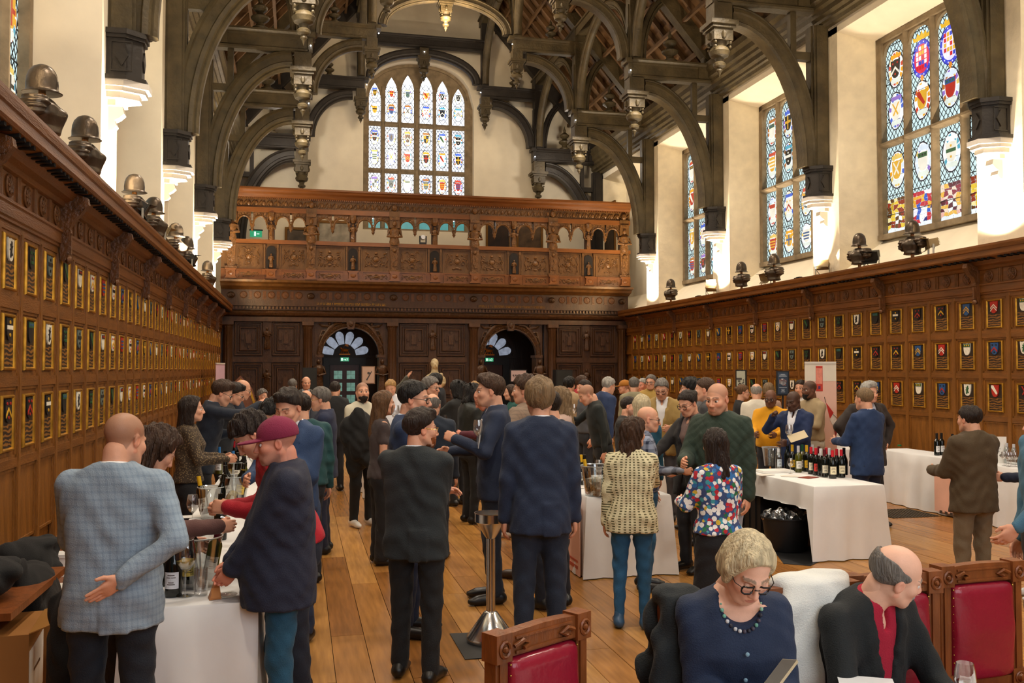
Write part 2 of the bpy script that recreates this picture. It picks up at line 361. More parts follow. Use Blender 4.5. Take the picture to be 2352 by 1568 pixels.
def side_wall(name, X, sx, ph, y0, seed):
    root = empty(name, kind='structure'); R = random.Random(seed); rot = 0 if sx > 0 else pi
    def put(key, nm, w, y, z): return link(nm, pan_me[key], root, ((X+sx*w)*K, y*K, z*K), (0,0,rot))
    ylo, yhi = -4, 29.9
    # masonry: backing, sill, lintel, piers with splayed jambs
    m = M()
    th = .72
    m.prism([(X-sx*.02,0),(X-sx*.95,0),(X-sx*.95,4.45),(X-sx*th,4.42),(X-sx*.02,3.84)], 'y', ylo, yhi)
    m.prism([(X,8.38),(X-sx*th,8.14),(X-sx*.95,8.14),(X-sx*.95,9.9),(X,9.9)], 'y', ylo, yhi)
    m.build('plaster_wall', PLAS, root, k=K)
    for ty in TR+[-2.2, 29.5]:
        m = M(); m.prism([(X,ty-.45),(X,ty+.45),(X-sx*th,ty+.75),(X-sx*.95,ty+.75),(X-sx*.95,ty-.75),(X-sx*th,ty-.75)], 'z', 3.6, 8.5)
        m.build('plaster_pier', PLASR if sx < 0 else PLAS, root, k=K)
        if ty > 28: continue
        # moulded white corbel
        m = M()
        for (r, a, b) in ((.275,5.25,5.32),(.25,5.20,5.25),(.21,5.13,5.20),(.12,5.06,5.13)):
            g = r*.95; m.prism([(X-sx*.02,ty-g),(X+sx*r*.7,ty-g),(X+sx*r*1.6,ty-g*.45),(X+sx*r*1.6,ty+g*.45),(X+sx*r*.7,ty+g),(X-sx*.02,ty+g)], 'z', a, b)
        sc = [(X-sx*.02,5.07),(X+sx*.15,5.07),(X+sx*.17,4.98),(X+sx*.12,4.93),(X+sx*.07,4.90),(X+sx*.09,4.84),(X+sx*.05,4.79),(X-sx*.02,4.77)]
        m.prism(sc, 'y', ty-.07, ty+.07)
        m.build('corbel', WHITE, root, k=K)
    # panelling carcass and rails
    M().box(X-sx*.05,X-sx*.019,ylo,27.0,0,3.2).build('backing', WOODP, root, k=K)
    for z0,z1,w in ((0,.12,.05),(.46,.53,.03),(1.30,1.37,.028),(1.92,2.00,.028),(2.51,2.62,.028),(3.09,3.17,.028)):
        M().box(X-sx*.01,X+sx*w,ylo,27.0,z0,z1).build('rail', WOODR, root, k=K)
    pr = [(0,3.14),(.045,3.15),(.045,3.17),(.06,3.18),(.06,3.27),(.075,3.28),(.075,3.3),(.05,3.31),(.05,3.50),(.08,3.51),(.09,3.55),(.15,3.57),(.19,3.63),(.30,3.65),(.32,3.67),(.32,3.74),(.335,3.75),(.345,3.80),(.345,3.83),(-.05,3.83),(-.05,3.14)]
    m = M(); m.prism([(X+sx*a,b) for a,b in pr], 'y', ylo, 26.75); o = m.build('cornice', WOODC, root, k=K)
    # slotted vents under the cornice, drawn as near-black blocks
    ve = M(rgb('#0f0a06'))
    k = int((y0-ph)/PW)-1; n = 0
    while True:
        ys = ph+k*PW
        if ys > 26.7: break
        if ys > y0:
            put('stile', 'stile', 0, ys, 0)
            yc = ys+PW/2
            if yc < 26.6:
                for i,(z0,z1) in enumerate(ROWS):
                    zc = (z0+z1)/2
                    put('panel%d'%i, 'panel', .004, yc, zc)
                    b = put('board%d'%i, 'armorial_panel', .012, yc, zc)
                    fr = link('gilt_frame', pan_me['frame%d'%i], b, (-.004,0,0))
                    if R.random() < .08: fr.rotation_euler = (radians(R.uniform(-1.2,1.2)),0,0)
                    fh = min(.425,z1-z0-.05)
                    link('shield', SHIELDS[(n*7+i*3+seed) % len(SHIELDS)], b, (.006*K,0,(fh/2-.115)*K))
                    n += 1
                put('plain', 'plain_panel', .004, yc, .995)
                for q in range(4): ve.box(X+sx*.17,X+sx*.29,yc-.24+q*.12,yc-.24+q*.12+.05,3.622,3.66)
            if k % 4 == 0: put('console', 'console', .05, ys, 3.34)
        if k % 4 == 0:
            for j in range(5):
                yj = ys+4*PW/5*(j+.5)
                if y0 < yj < 26.6:
                    put('roundel', 'roundel', .05, yj, 3.405)
                    if j < 4: put('tri', 'triglyph', .05, yj+4*PW/10, 3.405)
        k += 1
    o = ve.build('vent', mat('soot', rgb('#0f0a06'), .9, var=0), root, k=K); o['kind'] = 'stuff'
    return root
wall_left = side_wall('wall_left', XL, 1, 9.0, 4.4, 3)
wall_right = side_wall('wall_right', XR, -1, 11.70, 4.6, 11)
# ---------------- stone windows with heraldic glass ----------------
def emis(name, strength, attr=True, col=(1,1,1), var=.1):
    m = bpy.data.materials.new(name); m.use_nodes = True; nt = m.node_tree; N = nt.nodes; L = nt.links
    b = N['Principled BSDF']; b.inputs['Roughness'].default_value = .25
    tc = N.new('ShaderNodeTexCoord'); n = N.new('ShaderNodeTexNoise'); n.inputs['Scale'].default_value = 7; L.new(tc.outputs['Object'], n.inputs['Vector'])
    r = N.new('ShaderNodeMapRange'); r.inputs['To Min'].default_value = 1-var*2; r.inputs['To Max'].default_value = 1+var*2; L.new(n.outputs['Fac'], r.inputs['Value'])
    mx = N.new('ShaderNodeVectorMath'); mx.operation = 'SCALE'; L.new(r.outputs[0], mx.inputs['Scale'])
    if attr: a = N.new('ShaderNodeAttribute'); a.attribute_name = 'Col'; L.new(a.outputs['Color'], mx.inputs[0])
    else: mx.inputs[0].default_value = col
    L.new(mx.outputs[0], b.inputs['Emission Color']); b.inputs['Emission Strength'].default_value = strength
    b.inputs['Base Color'].default_value = (.02,.02,.02,1); return m
GL_SIDE = emis('side_window_glass', .95, col=rgb('#cbe5e6'), attr=False, var=.08)
GL_SIDEH = emis('side_heraldic_glass', .9)
GL_END = emis('end_window_glass', 1.9, col=rgb('#f2f6ff'), attr=False, var=.05)
GL_ENDH = emis('end_heraldic_glass', 1.3)
LEAD = mat('lead', rgb('#23262a'), .6, var=0)
GC = [rgb(c) for c in ('#e8a21f','#d8e4f0','#3f63c8','#c8442c','#f0f0ee','#8d6bc0','#e0c060','#4fa3b8','#b06a28','#f4dca0')]
def medallion(m, cy, cz, w, h, seed, x=.0, hot=False):
    R = random.Random(seed); n = 16; wob = R.uniform(.0,.1); pal = [R.choice(GC) for _ in range(4)]
    P = lambda pts, col, a, b: m.prism(pts, 'x', x+a, x+b, col)
    dark = rgb('#1c1a2a')
    rim = [(cy+w/2*cos(2*pi*i/n)*(1+wob*cos(8*pi*i/n)), cz+h/2*sin(2*pi*i/n)*(1+wob*cos(6*pi*i/n))) for i in range(n)]
    P(rim, dark, 0, .004)
    light = rgb('#eef4f4')
    P([(cy+(a-cy)*.89, cz+(b-cz)*.93) for a,b in rim], light, 0, .006)
    for i in range(n):
        a0, a1 = 2*pi*(i+.12)/n, 2*pi*(i+.88)/n
        q = [(cy+w*.5*r*cos(a), cz+h*.5*r*sin(a)) for r, a in ((.87,a0),(.87,a1),(.62,a1),(.62,a0))]
        P(q, pal[R.randrange(4)] if R.random() < .9 else light, 0, .008)
    P([(cy-.3*w,cz+.38*h),(cy-.3*w,cz+.28*h),(cy+.3*w,cz+.28*h),(cy+.3*w,cz+.38*h)], pal[1], 0, .009)
    P([(cy-.28*w,cz-.25*h),(cy-.28*w,cz-.37*h),(cy+.28*w,cz-.37*h),(cy+.28*w,cz-.25*h)], rgb('#dfe6da'), 0, .009)
    T = m.T; m.T = Matrix.Translation((0,cy,cz)) if T is None else T @ Matrix.Translation((0,cy,cz))
    charge(m, x+.008, w*.55, h*.48, seed+5, th=.002); m.T = T
def rim_light(pts, lead):
    pass
def garter(m, cy, cz, w, h, seed):
    P = lambda pts, col, a, b: m.prism(pts, 'x', a, b, col); n = 20
    el = lambda s: [(cy+w/2*s*cos(2*pi*i/n), cz-.06*h+h*.40*s*sin(2*pi*i/n)) for i in range(n)]
    P(el(1.0), rgb('#2a2a90'), 0, .004); P(el(.95), rgb('#3d48d0'), 0, .006)
    for i in range(14):
        a = 2*pi*i/14; yy, zz = cy+w*.43*cos(a), cz-.06*h+h*.345*sin(a); P([(yy-.01,zz-.012),(yy+.01,zz-.012),(yy+.01,zz+.012),(yy-.01,zz+.012)], rgb('#e8e6f4'), 0, .008)
    P(el(.76), rgb('#e9e2ff') if seed % 2 else rgb('#e03050'), 0, .009)
    R = random.Random(seed)
    for i in range(5):
        for j in range(4): P([(cy+(-.28+.14*j)*w,cz+(-.28+.1*i)*h),(cy+(-.17+.14*j)*w,cz+(-.28+.1*i)*h),(cy+(-.17+.14*j)*w,cz+(-.2+.1*i)*h),(cy+(-.28+.14*j)*w,cz+(-.2+.1*i)*h)], R.choice([rgb('#d0202c'),rgb('#f2f0f6'),rgb('#2f46c0'),rgb('#e0b030'),rgb('#f2f0f6')]), 0, .011)
    y0, z0 = cy, cz+.34*h; cr = [(-.4,0),(-.46,.14),(-.28,.08),(-.2,.2),(-.08,.1),(0,.24),(.08,.1),(.2,.2),(.28,.08),(.46,.14),(.4,0)]
    P([(y0+a*w, z0+b*h*.75) for a,b in cr], rgb('#e6b21e'), 0, .008)
    P([(cy-.08*w,cz-.46*h),(cy,cz-.54*h),(cy+.08*w,cz-.46*h),(cy+.05*w,cz-.4*h),(cy-.05*w,cz-.4*h)], rgb('#e08a2a'), 0, .008)
def figure_panel(m, y0, y1, z0, z1, seed):
    R = random.Random(seed); sets = [['#c9a018','#8a2a14','#e6c23a','#5a3410','#f0e0a0'],['#8c3040','#e6b24a','#f2d8c0','#5a2030','#e8b0a0'],['#2a58c0','#c02838','#e6a82c','#f0ecf6','#2a2a70']][seed % 3]
    ny, nz = 6, 9; pts = {}
    for i in range(ny+1):
        for j in range(nz+1): pts[i,j] = (y0+(y1-y0)*(i+(R.uniform(-.35,.35) if 0 < i < ny else 0))/ny, z0+(z1-z0)*(j+(R.uniform(-.35,.35) if 0 < j < nz else 0))/nz)
    for i in range(ny):
        for j in range(nz):
            q = [pts[i,j],pts[i+1,j],pts[i+1,j+1],pts[i,j+1]]; c = (sum(p[0] for p in q)/4, sum(p[1] for p in q)/4)
            mid = 1 <= i <= 4 and 2 <= j <= 7; col = rgb(R.choice(sets[:3]) if mid else R.choice(sets[1:]))
            if i in (2,3) and j in (2,3,4): col = rgb(sets[3] if (i+j) % 2 else '#f2f0ea')
            if j == 0: col = rgb('#e8eef0')
            m.prism([(c[0]+(a-c[0])*.9, c[1]+(b-c[1])*.92) for a,b in q], 'x', 0, .005, col)
def lattice(m, y0, y1, z0, z1, p, r=.0045, bars=.35, top=None):
    # diamond lead cames clipped to the light
    dy, dz = p, p*1.35
    def seg(a, b):
        d = Vector(b)-Vector(a); L = d.length
        if L < 1e-3: return
        nx = Vector((-d.y, d.x))/L*r; m.prism([(a[0]+nx.x,a[1]+nx.y),(a[0]-nx.x,a[1]-nx.y),(b[0]-nx.x,b[1]-nx.y),(b[0]+nx.x,b[1]+nx.y)], 'x', .003, .009)
    k = dz/dy
    for s in (1,-1):
        c = z0-(y1-y0)*k-2*dz
        while c < z1+(y1-y0)*k:
            # z = c + s*k*(y-y0)
            ys = [y0, y1]; 
            for zz in (z0, z1): ys.append(y0+(zz-c)/(s*k))
            ins = sorted(y for y in ys if y0-1e-6 <= y <= y1+1e-6 and z0-1e-6 <= c+s*k*(y-y0) <= z1+1e-6)
            if len(ins) >= 2: seg((ins[0], c+s*k*(ins[0]-y0)), (ins[-1], c+s*k*(ins[-1]-y0)))
            c += dz
    z = z0+bars
    while z < z1: m.box(.004,.014,y0,y1,z-.006,z+.006); z += bars
def head_fill(m, y0, y1, zs, zt, ztop, x0, x1, n=10, point=.0):
    # stone infill above an arched light: springing zs, crown zt, square top ztop
    c = (y0+y1)/2; a = (y1-y0)/2
    def zz(t): u = abs(t); return zs+(zt-zs)*((1-u**2.2)**.5 if not point else (1-u)**.62)
    pts = [(c+a*(-1+2*i/n), zz(-1+2*i/n)) for i in range(n+1)]
    for i in range(n): m.prism([pts[i],pts[i+1],(pts[i+1][0],ztop),(pts[i][0],ztop)], 'x', x0, x1)
def side_window(name, X, sx, yc, rich, seed):
    root = empty(name, kind='structure'); rot = 0 if sx > 0 else pi
    root.location = ((X-sx*.72)*K, yc*K, 0); root.rotation_euler = (0,0,rot)
    # local: +x into the room, y along wall, z up (survey units)
    h0, h1, zt = 4.42, 8.16, 6.17; m = M()
    m.box(-.12,.10,-1.5,-1.37,h0,h1); m.box(-.12,.10,1.37,1.5,h0,h1); m.box(-.12,.10,-1.5,1.5,h1-.1,h1); m.box(-.12,.12,-1.5,1.5,h0,h0+.1)
    lw = (2.74-3*.13)/4; lights = []
    for i in range(4):
        y0 = -1.37+i*(lw+.13); lights.append((y0,y0+lw)); head_fill(m, y0, y0+lw, h1-.36, h1-.13, h1-.08, -.06, .05)
    root2 = m.build('stone_frame', STONE, root, k=K, smooth=0)
    for i in range(3):
        y0 = -1.37+lw+i*(lw+.13)
        mm = M(); mm.prism([(-.12,y0+.02),(-.02,y0),(.04,y0+.01),(.10,y0+.045),(.10,y0+.085),(.04,y0+.12),(-.02,y0+.13),(-.12,y0+.11)], 'z', h0+.1, h1-.1); mm.build('mullion', STONE, root, k=K)
    for a, b in lights:
        mm = M(); mm.prism([(-.10,zt-.06),(.05,zt-.06),(.14,zt-.02),(.14,zt+.02),(.02,zt+.07),(-.10,zt+.07)], 'y', a-.03, b+.03); mm.build('transom', STONE, root, k=K)
    for i, (a, b) in enumerate(lights):
        for lo, hi, up in ((h0+.1, zt-.06, 0), (zt+.06, h1-.1, 1)):
            p = M().box(-.03,-.015,a-.01,b+.01,lo,hi).build('pane', GL_SIDE, root, (0,0,0), k=K)
            lm = M(); lattice(lm, a, b, lo, hi, .105 if rich else .15); lm.T = None
            o = lm.build('leading', LEAD, p, (-.018*K,0,0), k=K)
            if not rich: continue
            cy = (a+b)/2; w = (b-a)*.80; mm = M(); H = hi-lo
            q = seed*31+i*7+up*3; j = i if sx > 0 else 3-i
            if up:
                if seed == 1 and j in (0,1): garter(mm, cy, lo+H*.70, w*1.1, .85, j)
                elif seed == 1 and j == 2: garter(mm, cy, lo+H*.70, w*1.1, .85, j)
                else: medallion(mm, cy, lo+H*.70, w, .7, q)
                medallion(mm, cy, lo+H*.28, w, .7, q+1)
            else:
                medallion(mm, cy, lo+H*.72, w, .7, q)
                if seed == 1: figure_panel(mm, a+.01, b-.01, lo+.02, lo+H*.40, j)
                else: medallion(mm, cy, lo+H*.24, w, .56, q+2)
            mm.build('stained_glass', GL_SIDEH, p, (-.010*K,0,0), k=K)
    return root
n = 0
for sx, X in ((-1, XR), (1, XL)):
    for i, yc in enumerate((13.55, 18.05, 22.5, 9.05, 4.55, 27.1)):
        n += 1
        if yc == 27.1:
            M().box(X-sx*.70,X-sx*.8,25.5,28.8,4.4,8.2).build('wall_%s' % ('right' if sx < 0 else 'left'), PLAS, None, k=K)['kind'] = 'structure'
            continue
        side_window('window_%d' % n, X, sx, yc, (sx < 0 and i < 3) or (sx > 0 and i == 3), i+1)
# ---------------- hammerbeam roof ----------------
OAK = mat('dark_roof_oak', rgb('#4e432c'), .5, var=.35, scale=4, stretch=(1,1,1), bump=.5, bscale=20)
OAKD = mat('black_pedestal_oak', rgb('#2c2722'), .5, var=.25, scale=6, bump=.3, bscale=20)
BRD = mat('roof_boarding', rgb('#5c4226'), .6, var=.4, scale=2.5, bump=.3, bscale=12)
PROF_B = [(-.22,-.11),(-.22,.11),(-.19,.15),(-.15,.15),(-.13,.12),(.10,.12),(.12,.15),(.15,.15),(.19,.2),(.23,.2),(.23,-.2),(.19,-.2),(.15,-.15),(.12,-.15),(.10,-.12),(-.13,-.12),(-.15,-.15),(-.19,-.15)]
def arch_prof(d, w): return [(-d/2,-w*.18),(-d/2,w*.18),(-d*.4,w*.32),(-d*.32,w*.3),(-d*.26,w*.44),(-d*.1,w*.5),(-d*.04,w*.4),(d*.3,w*.4),(d*.36,w*.5),(d/2,w*.45),(d/2,-w*.45),(d*.36,-w*.5),(d*.3,-w*.4),(-d*.04,-w*.4),(-d*.1,-w*.5),(-d*.26,-w*.44),(-d*.32,-w*.3),(-d*.4,-w*.32)]
def mouth(s, x): return x if s < 0 else 2*XC-x
def pendant_mesh(s=1.0):
    m = M()
    m.box(-.18*s,.18*s,-.18*s,.18*s,.0,.36*s); m.prism([(-.27*s,-.27*s),(.27*s,-.27*s),(.27*s,.27*s),(-.27*s,.27*s)], 'z', -.06*s, .02*s); m.box(-.23*s,.23*s,-.23*s,.23*s,-.12*s,-.06*s); m.box(-.19*s,.19*s,-.19*s,.19*s,-.34*s,-.12*s)
    m.lathe([(.15*s,-.34*s),(.12*s,-.42*s),(.17*s,-.46*s),(.2*s,-.52*s),(.17*s,-.6*s),(.09*s,-.64*s),(.07*s,-.7*s),(.12*s,-.74*s),(.11*s,-.79*s),(.05*s,-.82*s),(.06*s,-.87*s),(.03*s,-.91*s),(0,-1.0*s)], 12)
    for a in (45,135,225,315):
        c, q = cos(radians(a))*.2*s, sin(radians(a))*.2*s
        for k, r in enumerate((.05,.042,.035,.028)): m.sph((c*1.05,q*1.05,(-.2-.085*k)*s), r*s, 6, 4)
    for a in (0,90,180,270):
        c, q = cos(radians(a))*.2*s, sin(radians(a))*.2*s; m.sph((c,q,-.24*s),(.05*s,.05*s,.08*s), 6, 4)
    me = m.mesh('pendant', K, 35); me.materials.append(OAK); return me
PEND, PEND2 = pendant_mesh(1.0), pendant_mesh(.8)
def finial_mesh():
    m = M().lathe([(.16,0),(.17,.06),(.1,.1),(.08,.16),(.19,.24),(.2,.28),(.1,.34),(.07,.38),(.15,.45),(.16,.5),(.08,.56),(.04,.6),(.05,.66),(.02,.72),(0,.82)], 12)
    me = m.mesh('finial', K, 35); me.materials.append(OAK); return me
FIN = finial_mesh()
def pedestal_mesh():
    m = M(); w, d = .23, .36
    plan = lambda g: [(0,-w-g),(d*.55+g*.5,-w-g),(d+g,-w*.45-g*.4),(d+g,w*.45+g*.4),(d*.55+g*.5,w+g),(0,w+g)]
    m.prism(plan(0), 'z', 0.04, .56); m.prism(plan(.05), 'z', 0, .05); m.prism(plan(.05), 'z', .52, .58); m.prism(plan(.03), 'z', .48, .52)
    for s in (-1,1):
        y = s*(w+.001); m.prism([(.1,.28),(.17,.16),(.24,.28),(.17,.4)], 'y', min(y,y+s*.02), max(y,y+s*.02))
        for q in ((.05,.06,.1,.44),(.27,.28,.1,.44)): m.box(q[0],q[1],min(y,y+s*.012),max(y,y+s*.012),q[2],q[3])
        m.box(.05,.28,min(y,y+s*.012),max(y,y+s*.012),.1,.115); m.box(.05,.28,min(y,y+s*.012),max(y,y+s*.012),.43,.445)
    m.prism([(-.07,.28),(0,.16),(.07,.28),(0,.4)], 'x', d, d+.02)
    me = m.mesh('pedestal', K); me.materials.append(OAKD); return me
PED = pedestal_mesh()
LED = emis('white_led', 30, attr=False, col=(.8,.85,1))
ledm = M().sph((0,0,0), .014, 6, 4); ledme = ledm.mesh('led_lamp', K); ledme.materials.append(LED)
NT = ['behind the photographer','second','nearest in view','second in view','third in view','farthest free-standing','against the end wall']
def truss(Y, label, wall=False):
    root = empty('roof_truss', (0, Y*K, 0), label=label, cat='roof truss', group=None)
    WD = OAKD if wall else OAK
    B = lambda m, nm, mt=None, sm=0: m.build(nm, mt or WD, root, k=K, smooth=sm)
    for s in (-1, 1):
        X = XR if s < 0 else XL; d = -1 if s < 0 else 1           # d: direction into the room
        x = lambda w: X+d*w
        if not wall:
            o = link('pedestal', PED, root, (X*K,0,5.32*K), (0,0,0 if d > 0 else pi))
        B(M().box(x(0),x(.3),-.15,.15,5.88,8.6).box(x(.3),x(.33),-.09,.09,5.88,8.6).box(x(.04),x(.26),-.18,-.15,5.88,8.6).box(x(.04),x(.26),.15,.18,5.88,8.6), 'wall_post')
        pth = [(x(1.95-1.63*cos(a)), 5.90+2.78*sin(a)) for a in [pi/2*i/16 for i in range(17)]]
        B(M().sweep(pth, arch_prof(.40,.3)), 'arched_brace', sm=40)
        m = M().sweep([(x(0),9.08),(x(2.3),9.08)], [(a*-d if 0 else a, b) for a,b in PROF_B]); m.box(x(2.28),x(2.44),-.2,.2,9.2,9.31); m.box(x(2.28),x(2.38),-.15,.15,8.86,9.2)
        if d < 0: m = M().sweep([(x(2.3),9.08),(x(0),9.08)], PROF_B); m.box(x(2.28),x(2.44),-.2,.2,9.2,9.31); m.box(x(2.28),x(2.38),-.15,.15,8.86,9.2)
        m.box(x(.5),x(.62),-.16,.16,8.95,9.2)
        B(m, 'hammer_beam')
        o = link('pendant', PEND, root, (x(2.18)*K,0,8.5*K))
        link('led_lamp', ledme, root, (x(2.34)*K,-.21*K,9.0*K))
        B(M().box(x(0.3),x(1.0),-.07,.07,7.95,8.1).box(x(.62),x(.74),-.06,.06,8.1,8.86), 'strut')
        B(M().box(x(2.03),x(2.33),-.15,.15,9.3,11.7).box(x(2.33),x(2.36),-.09,.09,9.3,10.6), 'hammer_post')
        pth = [(x(3.72-1.30*cos(a)), 9.32+1.38*sin(a)) for a in [pi/2*i/12 for i in range(13)]]
        B(M().sweep(pth, arch_prof(.3,.26)), 'upper_brace', sm=40)
        for p0, q0 in ((.35,.95),(2.0,-.72)):
            pth = [(x(p0+q0*(1-cos(a))), 9.32+1.5*sin(a)) for a in [pi/2*.86*i/9 for i in range(10)]]
            B(M().sweep(pth, arch_prof(.2,.2)), 'pointed_brace', sm=40)
        link('finial', FIN, root, (x(1.28)*K,0,9.31*K))
        p2 = [(x(2.1),11.05),(x(4.1),11.05)]; p2 = p2 if d > 0 else p2[::-1]
        m = M().sweep(p2, [(a*.85,b*.8) for a,b in PROF_B]); m.box(x(4.08),x(4.22),-.17,.17,11.15,11.25)
        B(m, 'upper_hammer_beam')
        link('upper_pendant', PEND2, root, (x(3.98)*K,0,10.6*K))
        link('led_lamp', ledme, root, (x(4.15)*K,-.19*K,11.0*K))
        B(M().box(x(3.86),x(4.1),-.12,.12,11.2,14.0), 'upper_post')
        link('finial', FIN, root, (x(3.0)*K,0,11.23*K), None, .8)
        rf = [(x(-.2),8.98),(XC,16.1)]; rf = rf if d > 0 else rf[::-1]
        B(M().sweep(rf, [(-.16,-.14),(-.16,.14),(.16,.14),(.16,-.14)]), 'principal_rafter')
    pth = [(XC-1.72*cos(a), 11.3+.88*sin(a)) for a in [pi*i/24 for i in range(25)]]
    B(M().sweep(pth, arch_prof(.26,.26)), 'collar_arch', sm=40)
    B(M().sweep([(XC-2.1,12.55),(XC+2.1,12.55)], [(a*.8,b*.8) for a,b in PROF_B]), 'collar_beam')
    link('centre_pendant', PEND2, root, (XC*K,0,12.05*K))
    link('led_lamp', ledme, root, (XC*K,-.16*K,12.2*K))
    return root
truss(TR[2], 'dark oak hammerbeam truss nearest the viewer, cut off by the top of the photo')
truss(TR[3], 'dark oak hammerbeam truss landing between the two nearest windows')
truss(TR[4], 'dark oak hammerbeam truss landing between the middle and far window')
truss(TR[5], 'dark oak hammerbeam truss closest in front of the gallery screen')
truss(29.25, 'blackened oak hammerbeam truss against the white end wall', wall=True)
ceiling = empty('ceiling', kind='structure')
for s in (-1, 1):
    X = XR if s < 0 else XL; d = -1 if s < 0 else 1
    pts = [(X-d*.4,9.0),(XC,16.35),(XC,16.5),(X-d*.4,9.15)]
    M().prism(pts, 'y', -4, 30).build('roof_boarding', BRD, ceiling, k=K)
    # common rafters and horizontal laths standing proud of the boards
    y = 6.9
    while y < 29.8:
        p = [(X-d*.2,9.15),(XC,16.22)]; p = p if d > 0 else p[::-1]
        M().sweep(p, [(-.07,-.045),(-.07,.045),(.05,.045),(.05,-.045)], off=y).build('rafter', BRD, ceiling, k=K); y += .56
    for i in range(1, 12):
        f = i/12; x0 = X+(XC-X)*f; z0 = 9.2+(16.35-9.2)*f-.06
        M().box(x0-.035,x0+.035,-4,30,z0-.09,z0).build('lath', BRD, ceiling, k=K)
    # wall plate of many mouldings, purlins and the ribs between trusses
    pr = [(0,8.55),(.10,8.55),(.12,8.62),(.17,8.64),(.17,8.7),(.24,8.74),(.24,8.84),(.30,8.88),(.30,8.95),(.36,9.0),(.36,9.12),(.42,9.2),(.42,9.35),(0,9.5)]
    M().prism([(X+d*a,b) for a,b in pr], 'y', -4, 29.6).build('wall_plate', OAK, ceiling, k=K)
    for w, z, nm in ((2.18,11.4,'purlin'),(3.98,13.3,'upper_purlin')):
        x0 = X+d*w; M().box(x0-.13,x0+.13,-4,29.6,z,z+.3).box(x0-.17,x0+.17,-4,29.6,z+.2,z+.26).build(nm, OAK, ceiling, k=K)
    for ty in TR[2:]+[29.25]:
        for q in (-1, 1):
            if ty > 29 and q > 0: continue
            for w, z, hh, nm in ((2.18,9.35,2.0,'rib'),(3.98,11.3,1.95,'upper_rib')):
                pth = [(ty+q*(.13+2.1*(1-cos(a))), z+hh*sin(a)) for a in [pi/2*i/12 for i in range(13)]]
                pth = pth if q > 0 else pth
                M().sweep(pth, [(a*q,b) for a,b in arch_prof(.2,.22)] if q > 0 else [(-a,b) for a,b in arch_prof(.2,.22)][::-1], 'yz', X+d*w).build(nm, OAK, ceiling, k=K, smooth=40)
# ---------------- end wall, great window, passage doors ----------------
wall_end = empty('wall_end', kind='structure')
YE = 29.8
def _end():
    m = M(); X0, X1, zs, za, n = 1.95, 5.57, 10.7, 12.1, 20; c = (X0+X1)/2; a = (X1-X0)/2
    m.box(XL-.7,X0,YE,YE+.5,0,17); m.box(X1,XR+.7,YE,YE+.5,0,17); m.box(X0,X1,YE,YE+.5,0,6.55)
    f = lambda t: zs+(za-zs)*(1-abs(t)**2.4)**.5
    for i in range(n):
        t0, t1 = -1+2*i/n, -1+2*(i+1)/n
        m.prism([(c+a*t0,f(t0)),(c+a*t1,f(t1)),(c+a*t1,17),(c+a*t0,17)], 'y', YE, YE+.5)
    m.build('plaster_wall', PLAS, wall_end, k=K)
    M().box(XL-.7,XR+.7,YE-.02,YE,6.0,10.05).build('repainted_wash', mat('cream_wash', rgb('#eadcc4'), .85, var=.04, scale=3), wall_end, k=K) if 0 else None
_end()
END_L = [(2.15,2.53,11.42),(2.69,3.08,11.64),(3.22,3.62,11.75),(3.82,4.24,11.76),(4.37,4.77,11.63),(4.90,5.31,11.41)]
def end_window():
    root = empty('window_20', (XC*K,(YE+.38)*K,0), -pi/2, kind='structure')
    L = [(a-XC,b-XC,t) for a,b,t in END_L]; m = M()
    m.box(-.15,.08,1.95-XC-.05,L[0][0],6.55,11.0); m.box(-.15,.08,L[5][1],5.57-XC+.05,6.55,11.0); m.box(-.15,.12,1.9-XC,5.6-XC,6.5,6.64)
    for a, b, t in L:
        head_fill(m, a, b, t-.45, t, 12.3, -.1, .03, 10, point=1)
    for i in range(5): m.box(-.1,.03,L[i][1],L[i+1][0],10.9,12.3)
    m.box(-.1,.03,1.9-XC,L[0][0],10.9,12.3); m.box(-.1,.03,L[5][1],5.65-XC,10.9,12.3)
    n=24; pth=[((1.98-XC)+(3.56)*i/n, 10.7+1.36*(1-abs(-1+2*i/n)**2.4)**.5) for i in range(n+1)]
    m.sweep(pth, [(-.06,-.1),(-.06,.08),(.03,.1),(.03,-.1)][::-1], 'yz', 0.0)
    m.build('stone_frame', STONE, root, k=K)
    for i in range(5):
        a, b = L[i][1], L[i+1][0]; M().prism([(-.12,a+.03),(0,a),(.08,(a+b)/2-.03),(.08,(a+b)/2+.03),(0,b),(-.12,b-.03)], 'z', 6.64, 11.3).build('mullion', STONE, root, k=K)
    for z in (10.08, 8.54):
        for a, b, t in L: M().prism([(-.1,z-.08),(.04,z-.08),(.09,z),(.04,z+.08),(-.1,z+.08)], 'y', a-.03, b+.03).build('transom', STONE, root, k=K)
    TE = emis('teal_glass', .5, attr=False, col=rgb('#5fb3b0'))
    for i, (a, b, t) in enumerate(L):
        for k, (lo, hi) in enumerate(((10.16, t+.02),(8.62,10.0),(6.95,8.46),(6.64,6.95))):
            p = M().box(-.03,-.02,a-.02,b+.02,lo,hi).build('pane', TE if k == 3 else GL_END, root, k=K)
            if k == 3: continue
            lm = M(); lattice(lm, a, b, lo+(.0 if k else .0), min(hi, t-.3) if k == 0 else hi, .20 if k == 0 else .11, r=.0075, bars=.33)
            lm.build('leading', LEAD, p, (-.02*K,0,0), k=K)
            mm = M(); c = (a+b)/2; w = (b-a)*.78; s = i*13+k*5+2
            if k == 0: medallion(mm, c, 10.55, w, .5, s); medallion(mm, c, 11.1, w*.8, .42, s+1)
            elif k == 1: medallion(mm, c, 9.0, w, .58, s); medallion(mm, c, 9.65, w, .56, s+1)
            else: medallion(mm, c, 8.12, w, .56, s)
            mm.build('stained_glass', GL_ENDH, p, (-.014*K,0,0), k=K)
end_window()
